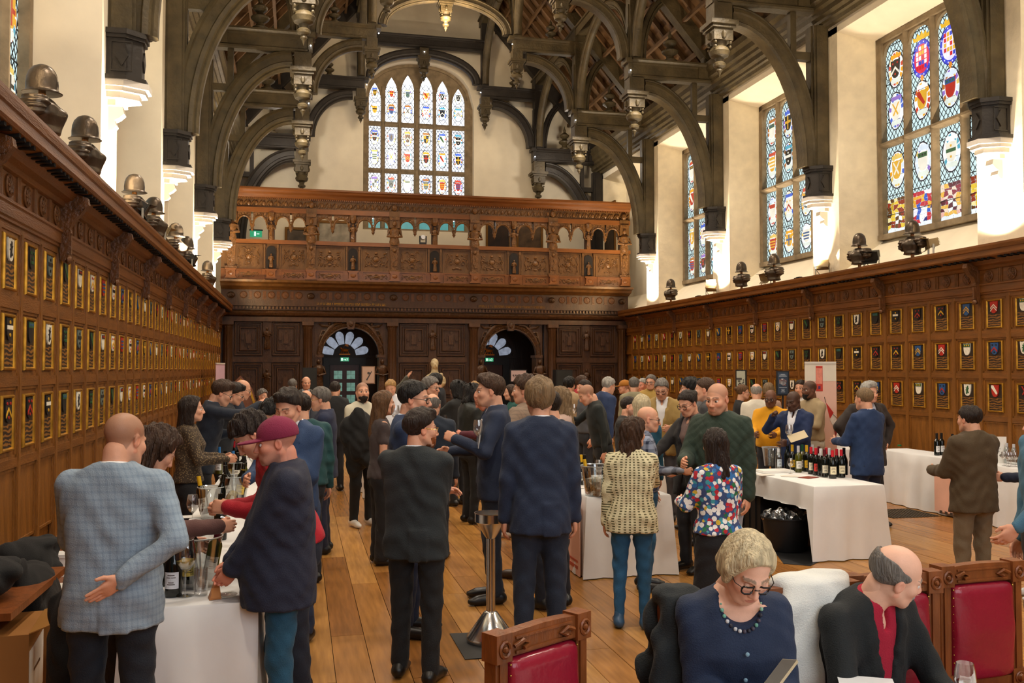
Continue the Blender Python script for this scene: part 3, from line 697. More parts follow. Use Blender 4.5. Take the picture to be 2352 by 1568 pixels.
# ---------------- carved oak gallery screen ----------------
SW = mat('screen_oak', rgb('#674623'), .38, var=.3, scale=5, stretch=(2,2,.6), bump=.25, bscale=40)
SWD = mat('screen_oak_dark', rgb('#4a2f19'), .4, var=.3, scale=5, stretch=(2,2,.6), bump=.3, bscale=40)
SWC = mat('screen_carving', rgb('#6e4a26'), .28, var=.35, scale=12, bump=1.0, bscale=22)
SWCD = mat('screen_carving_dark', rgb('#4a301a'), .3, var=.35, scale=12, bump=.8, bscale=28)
SWR = mat('screen_polished_rail', rgb('#7a4a24'), .28, var=.2, scale=5, stretch=(.4,2,2), bump=.1)
screen = empty('gallery_screen', (0,0,0), label='carved dark oak gallery screen spanning the far end of the hall, with two arched doorways', cat='screen')
YG, YS = 26.5, 26.9
def sp(m, nm, mt, sm=0, par=None, loc=None): return m.build(nm, mt, par or screen, loc, k=K, smooth=sm)
TER = [-1.86,.30,2.63,4.97,7.34,9.58]; MID = [-.79,1.46,3.80,6.155,8.46]
def xbar(z0, z1, y0, y1, nm='beam', mt=SW, x0=XL+.02, x1=XR-.02): return sp(M().box(x0,x1,y0,y1,z0,z1), nm, mt)
def xprof(pr, nm, mt, x0=XL+.02, x1=XR-.02): return sp(M().prism(pr, 'x', x0, x1), nm, mt)
xprof([(YG+.5,6.84),(YG-.04,6.84),(YG-.08,6.88),(YG-.1,6.93),(YG-.2,6.97),(YG-.22,7.02),(YG-.26,7.04),(YG-.26,7.09),(YG+.5,7.09)], 'top_rail', SWR)
xbar(6.56,6.84,YG,YG+.3,'frieze'); xbar(6.43,6.56,YG-.05,YG+.3,'beam',SWR)
xbar(5.55,5.66,YG-.07,YG+.2,'parapet_rail',SWR); xbar(4.84,5.55,YG+.02,YG+.2,'parapet')
xbar(4.53,4.84,YG-.05,YG+.3,'plinth_band',SWR)
xprof([(YG+.9,4.28),(YG+.1,4.28),(YG+.02,4.32),(YG-.12,4.36),(YG-.16,4.42),(YG-.3,4.46),(YG-.32,4.52),(YG+.9,4.54)], 'cornice', SW)
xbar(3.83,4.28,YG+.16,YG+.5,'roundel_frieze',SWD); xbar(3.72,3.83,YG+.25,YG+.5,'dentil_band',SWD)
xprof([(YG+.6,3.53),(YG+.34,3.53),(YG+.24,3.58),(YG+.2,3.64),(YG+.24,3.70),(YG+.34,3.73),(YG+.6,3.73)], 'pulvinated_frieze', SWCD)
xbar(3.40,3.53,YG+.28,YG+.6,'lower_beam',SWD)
# dentils and carved friezes
m = M(); x = XL+.1
while x < XR-.1: m.box(x,x+.03,YG-.05,YG,6.80,6.84); x += .055
o = sp(m,'dentil',SWR); o['kind']='stuff'
m = M(); x = XL+.1
while x < XR-.1: m.box(x,x+.05,YG+.2,YG+.25,3.75,3.82); x += .1
o = sp(m,'lower_dentil',SW); o['kind']='stuff'
R7 = random.Random(7)
def relief(w, h, seed, t=.035):
    # mirrored scrolls, fruit and a central shield, in the xz plane facing -y
    R = random.Random(seed); m = M()
    for s in (1,-1):
        R = random.Random(seed)
        for k in range(5):
            cx, cz = s*R.uniform(.12,.42)*w, R.uniform(-.4,.4)*h; r = R.uniform(.07,.14)*h; a0 = R.uniform(0,6)
            m.tube([(cx+s*r*(1-i*.08)*cos(a0+i*.6), -t*.4, cz+r*(1-i*.08)*sin(a0+i*.6)) for i in range(9)], [t*(.35-.025*i) for i in range(9)], 5)
        for k in range(5): cx, cz = s*R.uniform(.08,.44)*w, R.uniform(-.44,.44)*h; m.sph((cx,-t*.3,cz),(t*.7,t*.6,t*.7),6,4)
        m.tube([(s*w*.47,0,-h*.42),(s*w*.4,-t*.5,-h*.2),(s*w*.47,-t*.4,0),(s*w*.38,-t*.5,h*.25),(s*w*.45,0,h*.42)], t*.3, 5)
    n = 14; m.tube([(w*.17*cos(2*pi*i/n),-t*.5,h*.2*sin(2*pi*i/n)) for i in range(n+1)], t*.28, 5, cap=False)
    m.sph((0,-t*.2,0),(w*.12,t*.7,h*.15),8,6); m.sph((0,-t*.3,h*.34),(w*.07,t*.8,h*.08),8,5); m.sph((0,-t*.3,-h*.36),(w*.09,t*.7,h*.06),8,5)
    return m
RL = []
for i in range(4):
    me = relief(.55,.52,i+1).mesh('carved_relief',K,50); me.materials.append(SWC); RL.append(me)
RS = relief(.42,.17,9,.025).mesh('carved_strip',K,50); RS.materials.append(SWC)
def statue(h, seed, base=True):
    R = random.Random(seed); m = M(); u = h
    m.lathe([(.13*u,0),(.15*u,.05*u),(.12*u,.3*u),(.1*u,.48*u),(.13*u,.6*u),(.15*u,.72*u),(.13*u,.8*u),(.05*u,.84*u)], 10, lobes=5, la=.08)
    m.sph((0,-.01*u,.92*u),(.055*u,.065*u,.08*u),8,6)
    for s in (1,-1): e = (s*.19*u,-.03*u,.58*u); m.tube([(s*.13*u,0,.78*u), e, (s*R.uniform(-.05,.1)*u,-.13*u,R.uniform(.5,.75)*u)], [.045*u,.035*u,.03*u], 6)
    return m
me_st = []
for i in range(3):
    me = statue(.52,i).mesh('statue',K,50); me.materials.append(SWC); me_st.append(me)
me_ns = []
for i in range(2):
    me = statue(.40,i+5).mesh('statuette',K,50); me.materials.append(SWC); me_ns.append(me)
# terms (caryatid herms) between the bays
m = M(); m.prism([(-.09,4.9),(.09,4.9),(.13,5.6),(-.13,5.6)], 'y', -.06, .1); m.box(-.12,.12,-.08,.1,5.55,5.62); m.lathe([(.13,5.6),(.15,5.7),(.12,5.82),(.15,5.95),(.15,6.05),(.06,6.12)],10,(0,-.02,0))
m.sph((0,-.06,6.22),(.065,.075,.09),8,6)
for s in (1,-1): m.tube([(s*.15,-.02,6.04),(s*.2,-.06,5.86),(-s*.04,-.16,5.82)],[.05,.045,.035],6)
m.box(-.13,.13,-.1,.1,6.33,6.43); m.box(-.07,.07,-.09,-.06,5.0,5.4); m.sph((0,-.1,5.45),(.06,.04,.07),6,5); m.tube([(0,-.1,5.3),(.04,-.1,5.2),(-.04,-.1,5.1),(0,-.1,5.0)],.015,5)
m.box(-.16,.16,-.1,.1,4.84,4.9)
me = m.mesh('term_figure',K,45); me.materials.append(SWC)
m2 = M(); m2.prism([(-.16,4.56),(.16,4.56),(.14,4.60),(.12,4.62),(.12,4.78),(.15,4.80),(.15,4.84),(-.15,4.84),(-.15,4.80),(-.12,4.78),(-.12,4.62),(-.14,4.60)],'y',-.12,.05); m2.sph((0,-.12,4.7),(.08,.03,.06),8,5)
me2 = m2.mesh('plinth_block',K,30); me2.materials.append(SWR)
for x in TER:
    link('term_figure', me, screen, (x*K,(YG-.02)*K,0)); link('plinth_block', me2, screen, (x*K,(YG-.05)*K,0))
    sp(M().box(x-.145,x+.145,YG-.085,YG+.24,6.1,6.575), 'pier_block', SW)
    sp(M().box(x-.11,x+.11,YG+.0,YG+.2,5.6,6.2), 'pier_back', SWD)
    h = M().sph((x,YG-.06,6.68),(.08,.06,.1),8,6); sp(h,'carved_mask',SWC,40)
lionhead = M().sph((0,0,0),(.11,.07,.09),8,6).sph((0,-.05,-.02),(.05,.05,.04),6,5).mesh('carved_mask',K,40); lionhead.materials.append(SWCD)
def bay_arch(x0, x1):
    # two little round arches with a drop between, scalloped rim
    m = M(); n = 10; w = (x1-x0)/2
    for q in range(2):
        c = x0+w*(q+.5); a = w/2-.03
        for i in range(n):
            t0, t1 = pi*i/n, pi*(i+1)/n
            p0, p1 = (c-a*cos(t0), 6.08+.24*sin(t0)), (c-a*cos(t1), 6.08+.24*sin(t1)); m.prism([p0,p1,(p1[0],6.44),(p0[0],6.44)], 'y', YG, YG+.12)
        m.tube([(c-a*cos(pi*i/n), YG-.01, 6.08+.24*sin(pi*i/n)) for i in range(n+1)], .028, 5)
        for i in range(1,n): m.sph((c-(a+.05)*cos(pi*i/n), YG-.015, 6.08+.29*sin(pi*i/n)), .018, 5, 4)
    m.box(x0,x0+.04,YG,YG+.12,6.0,6.44); m.box(x1-.04,x1,YG,YG+.12,6.0,6.44)
    m.lathe([(.055,6.12),(.07,6.06),(.04,6.0),(.05,5.96),(.02,5.92),(0,5.88)],8,((x0+x1)/2,YG+.05,0))
    sp(m,'arcade',SWC,40)
m = M(); m.box(-.07,.07,.0,.14,-.14,0); 
for b in range(5):
    xm = MID[b]; a, c = TER[b]+.12, TER[b+1]-.12
    for x0, x1 in ((a, xm-.09),(xm+.09, c)): bay_arch(x0, x1)
    sp(M().box(xm-.09,xm+.09,YG+.04,YG+.14,5.6,6.44), 'mullion_post', SWD)
    link('statue', me_st[b%3], screen, (xm*K,(YG-.01)*K,5.66*K)); sp(M().lathe([(.05,6.2),(.1,6.3),(.1,6.42)],8,(xm,YG,0)),'capital',SWC)
    # parapet: niche with statuette, carved panels each side, little plinth panels
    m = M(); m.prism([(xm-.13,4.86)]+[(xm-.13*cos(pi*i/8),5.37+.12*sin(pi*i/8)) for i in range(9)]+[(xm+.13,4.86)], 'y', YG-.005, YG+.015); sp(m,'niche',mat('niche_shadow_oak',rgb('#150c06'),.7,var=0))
    link('statuette', me_ns[b%2], screen, (xm*K,(YG-.03)*K,4.88*K))
    for s in (-1,1):
        sp(M().box(xm+s*.16,xm+s*.2,YG-.03,YG+.02,4.86,5.5).box(xm+s*.15,xm+s*.21,YG-.04,YG+.02,5.44,5.54), 'pilaster', SW)
        p0, p1 = (a, xm-.26) if s < 0 else (xm+.26, c); cx = (p0+p1)/2; w = p1-p0
        fm = M()
        fm.sweep([(p0,4.88),(p0,5.5),(p1,5.5),(p1,4.88)], [(0,0),(.035,0),(.035,.03),(0,.03)], 'xz', YG-.01, closed=True); sp(fm,'panel_moulding',SW)
        link('carved_relief', RL[(b*2+(s>0))%4], screen, (cx*K,(YG+.015)*K,5.19*K), None, (w/.62,1,1))
        link('carved_strip', RS, screen, (cx*K,(YG-.055)*K,4.69*K), None, (w/.5,1,1))
        fm = M(); fm.sweep([(p0+.02,4.57),(p0+.02,4.81),(p1-.02,4.81),(p1-.02,4.57)], [(0,0),(.02,0),(.02,.02),(0,.02)], 'xz', YG-.07, closed=True); sp(fm,'plinth_moulding',SWR)
    link('plinth_block', me2, screen, (xm*K,(YG-.03)*K,0))
    # roundel frieze
    w = TER[b+1]-TER[b]
    for j in range(5):
        x = TER[b]+.14+(w-.28)*(j+.5)/5
        rd = link('roundel', pan_me['roundel'], screen, (x*K,(YG+.16)*K,4.135*K), (0,0,-pi/2), 1.15)
        if j < 4: link('triglyph', pan_me['tri'], screen, ((x+(w-.28)/10)*K,(YG+.16)*K,4.14*K), (0,0,-pi/2))
    link('carved_mask', lionhead, screen, (TER[b]*K,(YG+.1)*K,4.12*K))
link('carved_mask', lionhead, screen, (TER[5]*K,(YG+.1)*K,4.12*K))
# frieze scroll ornament, one piece
m = M(); x = XL+.15; i = 0
while x < XR-.15:
    m.sph((x,YG-.015,6.68),(.05,.03,.07),6,4); m.tube([(x+.06,YG-.01,6.62),(x+.1,YG-.03,6.7),(x+.15,YG-.01,6.75)],.015,4); m.sph((x+.13,YG-.01,6.62),.022,5,4); x += .2
o = sp(m,'frieze_ornament',SWC,40); o['kind']='stuff'
# gold lettering panels above both doorways (worn gilt text band)
for x0, x1 in ((.42,2.45),(5.1,7.2)):
    o = sp(M().box(x0,x1,YG+.14,YG+.17,3.86,3.95),'inscription_band',SWD)
    m = M(); x = x0+.05; R = random.Random(int(x0*10))
    while x < x1-.06:
        w = R.choice((.018,.024,.03)); 
        for z0,z1 in ((3.875,3.90),(3.912,3.937)):
            m.box(x,x+w*.3,YG+.135,YG+.14,z0,z1)
            if R.random()<.7: m.box(x,x+w,YG+.135,YG+.14,R.choice((z0,z1-.006)),R.choice((z0,z1-.006))+.006)
            if R.random()<.4: m.box(x+w*.7,x+w,YG+.135,YG+.14,z0,z1)
        x += w+.012 if R.random()<.82 else w+.035
    o = sp(m,'gilt_lettering',GILT,0,o); o['kind']='stuff'
# lower storey: fluted columns on pedestals
cm = M(); cm.lathe([(.15,1.42),(.16,1.46),(.13,1.5),(.12,1.54),(.115,3.2),(.13,3.22),(.13,3.26)],24,lobes=12,la=.06); cm.box(-.16,.16,-.16,.16,3.3,3.40); cm.lathe([(.12,3.24),(.17,3.30)],12); cm.box(-.19,.19,-.19,.19,0,.12); cm.box(-.16,.16,-.16,.16,.12,1.3); cm.box(-.19,.19,-.19,.19,1.3,1.42)
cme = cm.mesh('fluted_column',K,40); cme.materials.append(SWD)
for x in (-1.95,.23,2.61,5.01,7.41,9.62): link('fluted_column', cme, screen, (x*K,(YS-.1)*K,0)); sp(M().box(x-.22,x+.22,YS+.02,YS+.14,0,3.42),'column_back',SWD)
def nested(x0, x1, z0, z1):
    m = M(); 
    for g, t, w in ((0,.05,.05),(.09,.04,.03),(.2,.055,.05)):
        a0,a1,b0,b1 = x0+g*(x1-x0), x1-g*(x1-x0), z0+g*(x1-x0), z1-g*(x1-x0)
        if b1-b0 > .1: m.sweep([(a0,b0),(a0,b1),(a1,b1),(a1,b0)], [(0,0),(w,0),(w*.6,t),(w*.2,t)], 'xz', YS, closed=True)
    m = _flip(m)
    cx, cz, w, h = (x0+x1)/2, (z0+z1)/2, x1-x0, z1-z0
    m.box(cx-.1*w,cx+.1*w,YS-.05,YS,cz-.15*h,cz+.15*h); m.box(cx-.03*w,cx+.03*w,YS-.04,YS,cz-.3*h,cz-.22*h); m.box(cx-.03*w,cx+.03*w,YS-.04,YS,cz+.22*h,cz+.3*h)
    for s in (-1,1): m.box(cx+s*.22*w-.03,cx+s*.22*w+.03,YS-.04,YS,cz-.03,cz+.03); m.box(cx+s*.14*w-.01,cx+s*.14*w+.01,YS-.035,YS,cz-.2*h,cz+.2*h)
    # bead course
    for i in range(11):
        for s in (-1,1): m.box(x0+w*(.1+.08*i)-.008,x0+w*(.1+.08*i)+.008,YS-.03,YS,(z0+.075*w if s<0 else z1-.075*w)-.008,(z0+.075*w if s<0 else z1-.075*w)+.008)
    return m
def _flip(m):
    m.v = [(x, 2*YS-y, z) for x,y,z in m.v]; m.f = [f[::-1] for f in m.f]; return m
figd = statue(.62,3).mesh('carved_figure',K,50); figd.materials.append(SWCD)
figr = M(); figr.prism([(-.06,0),(.06,0),(.1,.5),(-.1,.5)],'y',-.05,.05); figr.mesh('x')
for (x0, x1) in ((-1.74,-.04),(2.87,4.72),(7.61,9.38)):
    c = (x0+x1)/2
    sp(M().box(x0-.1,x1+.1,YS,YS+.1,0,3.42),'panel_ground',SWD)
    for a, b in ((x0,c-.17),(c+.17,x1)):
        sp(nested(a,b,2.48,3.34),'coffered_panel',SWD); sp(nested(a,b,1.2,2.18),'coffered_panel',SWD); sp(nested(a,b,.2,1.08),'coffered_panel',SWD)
    sp(M().box(x0-.1,x1+.1,YS-.05,YS,2.26,2.33).box(x0-.1,x1+.1,YS-.03,YS,2.33,2.4),'mid_rail',SWD)
    sp(M().box(x0-.1,x1+.1,YS-.05,YS,1.1,1.17),'low_rail',SWD)
    sp(M().box(c-.12,c+.12,YS-.04,YS,.1,3.4),'centre_stile',SWD)
    link('carved_figure', figd, screen, (c*K,(YS-.1)*K,2.62*K)); link('carved_figure', figd, screen, (c*K,(YS-.1)*K,1.45*K))
# doorway arches
for c in (1.43, 6.13):
    m = M(); n = 16; r, R_ = .80, .95; zs = 2.45
    for i in range(n):
        t0, t1 = pi*i/n, pi*(i+1)/n
        p0, p1 = (c-r*cos(t0), zs+r*sin(t0)), (c-r*cos(t1), zs+r*sin(t1))
        if min(p0[1],p1[1]) < 3.42: m.prism([p0,p1,(p1[0],3.42),(p0[0],3.42)], 'y', YS, YS+.12)
    m.box(c-1.0,c-r,YS,YS+.12,zs,3.42); m.box(c+r,c+1.0,YS,YS+.12,zs,3.42); sp(m,'spandrel',SWD)
    m = M(); pth = [(c-.88*cos(pi*i/24), zs+.88*sin(pi*i/24)) for i in range(25)]
    m.sweep(pth, [(-.08,-.06),(-.08,.02),(.08,.02),(.08,-.03),(.04,-.07),(-.04,-.03)][::-1], 'xz', YS); sp(m,'archivolt',SWCD,40)
    m = M()
    for i in range(1,24): m.sph((c-.88*cos(pi*i/24), YS-.05, zs+.88*sin(pi*i/24)), .022, 5, 4)
    o = sp(m,'archivolt_beading',SWCD,40)
    sp(M().prism([(c-.09,3.2),(c+.09,3.2),(c+.14,3.48),(c-.14,3.48)],'y',YS-.14,YS).sph((c,YS-.14,3.36),(.07,.05,.09),8,6),'keystone',SWCD)
    for s in (-1,1):
        # reclining winged figure in the spandrel
        m = M(); P = lambda a,b: (c+s*a, YS-.03, b)
        m.tube([P(.25,3.38),P(.45,3.36),P(.62,3.2),P(.76,3.0),P(.9,2.72)],[.03,.05,.065,.05,.03],7); m.tube([P(.55,3.28),P(.8,3.3),P(.9,3.36)],[.04,.045,.02],6); m.sph(P(.6,3.36),(.05,.05,.055),7,5)
        m.tube([P(.64,3.15),P(.8,3.16),P(.88,2.95)],[.035,.03,.025],6); m.tube([P(.7,3.05),P(.86,3.0),P(.92,2.8)],[.04,.035,.02],6); sp(m,'winged_figure',SWCD,50)
        sp(M().box(c+s*.80,c+s*1.0,YS-.02,YS+.5,0,2.45).box(c+s*.76,c+s*1.0,YS-.06,YS+.5,2.4,2.48),'jamb',SWD)
        m = statue(1.0,4); m.v = [(x+c+s*.9, y+YS-.08, z+1.35) for x,y,z in m.v]; sp(m,'guardian_figure',SWCD,50)
# gallery floor and passage behind the screen
xbar(4.0,4.25,YG+.3,YE,'gallery_floor',SWD)
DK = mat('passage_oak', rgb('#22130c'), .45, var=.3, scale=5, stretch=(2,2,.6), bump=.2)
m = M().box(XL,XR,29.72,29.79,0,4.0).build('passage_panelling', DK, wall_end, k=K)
DRW = mat('door_mahogany', rgb('#4a1f14'), .35, var=.2, scale=6, stretch=(2,2,.5))
GLF = emis('fanlight_glass', .42, attr=False, col=rgb('#aab2c4'), var=.3); GLD = emis('door_glass', .38, attr=False, col=rgb('#7fae9a'), var=.45)
YD = 29.68
for n_, c in enumerate((1.39, 6.05)):
    root = empty('door_%d' % (n_+1), ((c)*K, YD*K, 0), kind='structure')
    d = lambda m, nm, mt, par=None, sm=0, loc=None: m.build(nm, mt, par or root, loc, k=K, smooth=sm)
    d(M().box(-.66,-.46,-.06,.05,0,2.40).box(.46,.66,-.06,.05,0,2.40).box(-.66,.66,-.08,.05,2.20,2.42), 'door_frame', mat('door_frame_paint', rgb('#15161c'), .4, var=.1))
    lf = d(M().box(-.45,.45,-.03,.02,0,2.2), 'door_leaf', DRW)
    if n_ == 0:
        for zi, z in enumerate((1.88,1.5,1.12,.74)):
            for s in (-1,1):
                p = d(M().box(-.13,.13,-.035,-.03,-.13,.13), 'pane', GLD, root, loc=(s*.2*K,-.004,z*K)); d(M().box(-.004,.004,-.042,-.03,-.13,.13).box(-.13,.13,-.042,-.03,-.004,.004),'glazing_bar',DRW,p)
        d(M().tube([(.38,-.04,.95),(.38,-.1,.97),(.38,-.1,1.1),(.38,-.04,1.12)],.01,5),'door_handle',mat('chrome',(.7,.7,.7),.2,metal=1,var=0),lf)
    fan = M(); 
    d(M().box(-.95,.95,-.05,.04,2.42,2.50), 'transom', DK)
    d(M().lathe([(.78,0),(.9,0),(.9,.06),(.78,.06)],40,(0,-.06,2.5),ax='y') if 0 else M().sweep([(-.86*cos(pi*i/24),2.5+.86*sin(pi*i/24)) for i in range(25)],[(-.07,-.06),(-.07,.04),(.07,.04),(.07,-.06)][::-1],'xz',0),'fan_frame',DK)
    for i in range(6):
        a0 = pi*(i+.04)/6; a1 = pi*(i+.96)/6; am = (a0+a1)/2
        pts = [(-.36*cos(a0),2.5+.36*sin(a0)),(-.62*cos(a0+.03),2.5+.62*sin(a0+.03))]+[(-(.64+.13*sin(pi*k/6))*cos(a0+(a1-a0)*k/6),2.5+(.64+.13*sin(pi*k/6))*sin(a0+(a1-a0)*k/6)) for k in range(1,6)]+[(-.62*cos(a1-.03),2.5+.62*sin(a1-.03)),(-.36*cos(a1),2.5+.36*sin(a1))]
        d(M().prism(pts,'y',-.02,.0),'fan_pane',GLF)
    d(M().prism([(-.34*cos(pi*i/12),2.5+.34*sin(pi*i/12)) for i in range(13)],'y',-.04,.0),'fan_hub',DK)
    # gold lamb with banner on a little shelf
    G2 = mat('gold_paint', rgb('#d07a1c'), .4, metal=.3, var=.1)
    m = M(); Y0 = -.07
    m.sph((.0,Y0,2.66),(.11,.03,.05),8,6); m.sph((-.12,Y0,2.72),(.035,.025,.03),7,5); m.tube([(-.08,Y0,2.68),(-.11,Y0,2.71)],.025,5)
    for x, x2 in ((-.08,-.13),(-.04,-.05),(.05,.04),(.09,.12)): m.tube([(x,Y0,2.64),(x2,Y0,2.56)],.012,4)
    m.tube([(-.13,Y0,2.58),(.04,Y0,2.88)],.007,4); m.prism([(.03,2.86),(.13,2.84),(.1,2.8),(.12,2.76),(.01,2.8)],'y',Y0-.005,Y0+.005); m.box(-.17,.17,Y0-.03,Y0+.03,2.51,2.55); m.tube([(.1,Y0,2.67),(.15,Y0,2.7)],.01,4)
    d(m,'lamb_and_flag',G2,root,50)
    es = d(M().box(-.13,.13,-.12,-.08,2.43-.12,2.43),'exit_sign',emis('exit_green',.8,attr=False,col=rgb('#2f9a6a'),var=0))
    d(M().box(-.11,-.06,-.125,-.12,2.33,2.41).box(-.04,.02,-.125,-.12,2.35,2.365).prism([(.02,2.33),(.02,2.39),(.05,2.358)],'y',-.125,-.12).prism([(.06,2.33),(.075,2.33),(.095,2.37),(.075,2.41),(.06,2.41),(.08,2.37)],'y',-.125,-.12),'exit_pictogram',emis('exit_white',1.0,attr=False,col=rgb('#d8f0e4'),var=0),es)
light('passage_lamp','POINT',(3.8*K,28.6*K,3.6*K),14,WARM,None,.1)
for x in (-.5, 3.8, 8.1): light('gallery_lamp','POINT',(x*K,27.6*K,8.6*K),44,SOFT,None,.15)
light('screen_floodlight','SPOT',(-1.7*K,25.2*K,3.95*K),60,(1,.72,.38),(.2*K,26.8*K,5.0*K),.05,110,.8)
light('screen_floodlight','SPOT',(9.3*K,25.2*K,3.95*K),60,(1,.72,.38),(7.4*K,26.8*K,5.0*K),.05,110,.8)
# pictures behind the gallery arcade and on the side wall
FRM = mat('picture_frame_gilt', rgb('#7a5420'), .4, metal=.4, var=.2); 
def picture(label, x0, x1, z0, z1, col, col2, y=YE-.01, fr=FRM):
    r = empty('painting', ((x0+x1)/2*K, y*K, (z0+z1)/2*K), label=label, cat='painting'); w, h = (x1-x0)/2, (z1-z0)/2
    M().sweep([(-w,-h),(-w,h),(w,h),(w,-h)],[(0,0),(.08,0),(.06,.05),(.02,.05)],'xz',-.05,closed=True).build('frame',fr,r,k=K)
    M().box(-w,w,-.025,-.01,-h,h).build('canvas', mat('canvas_'+str(abs(hash(label))%9999) if 0 else 'canvas_%d'%int(x0*100+500), rgb(col), .5, col2=rgb(col2), var=.1, scale=4), r, k=K)
    return r
def gx(px, z=None, y=YE): return at(px, 530, y*K)[0]/K
picture('dark portrait left of the pair seen through the gallery arcade', gx(1120), gx(1168), 4.9, 7.0, '#140d08', '#3a2414')
picture('brown portrait right of the pair seen through the gallery arcade', gx(1190), gx(1241), 4.9, 7.0, '#3a2a1a', '#6a5238')
picture('pale framed picture with reflections behind the second gallery bay', gx(733), gx(806), 5.2, 6.7, '#cfc4ae', '#8f8674')
picture('dark tapestry picture behind the first gallery bay', gx(660), gx(702), 5.2, 6.45, '#3c342c', '#6a5c4c')
r = empty('painting', (XR*K, 28.3*K, 6.55*K), label='small dark portrait on the right side wall above the gallery', cat='painting')
M().box(-.05,0,-.5,.5,-.9,.9).build('frame', FRM, r, k=K); M().box(-.06,-.05,-.43,.43,-.82,.82).build('canvas', mat('canvas_side', rgb('#241a12'), .5, col2=rgb('#4a3a28')), r, k=K)
for px, lb in ((588,'green running-man exit sign hanging behind the first gallery bay'),):
    p = at(px, 537, 28*K); r = empty('exit_sign', tuple(p), label=lb, cat='sign')
    M().box(-.16,.16,-.02,.02,-.09,.09).build('panel', MATS.get('x') or bpy.data.materials['exit_green'], r); M().box(-.05,0,-.024,-.02,-.06,.06).box(.02,.09,-.024,-.02,-.01,.01).build('pictogram', bpy.data.materials['exit_white'], r); M().box(-.18,.18,-.03,.03,.09,.12).build('bracket', LEAD, r)
p = at(974,563,26.3*K); r = empty('stage_light', (p[0],26.55*K,5.66*K), label='small silver moving-head light standing on the gallery parapet', cat='stage light')
M().box(-.09,.09,-.07,.07,0,.06).build('base', LEAD, r); M().box(-.1,-.07,-.03,.03,.06,.24).box(.07,.1,-.03,.03,.06,.24).build('yoke', LEAD, r); M().lathe([(.0,-.08),(.06,-.08),(.07,.06),(.055,.08),(0,.08)],12,(0,0,.2),ax='y').build('head', mat('silver',(.6,.6,.62),.3,metal=.9,var=0), r, smooth=40)
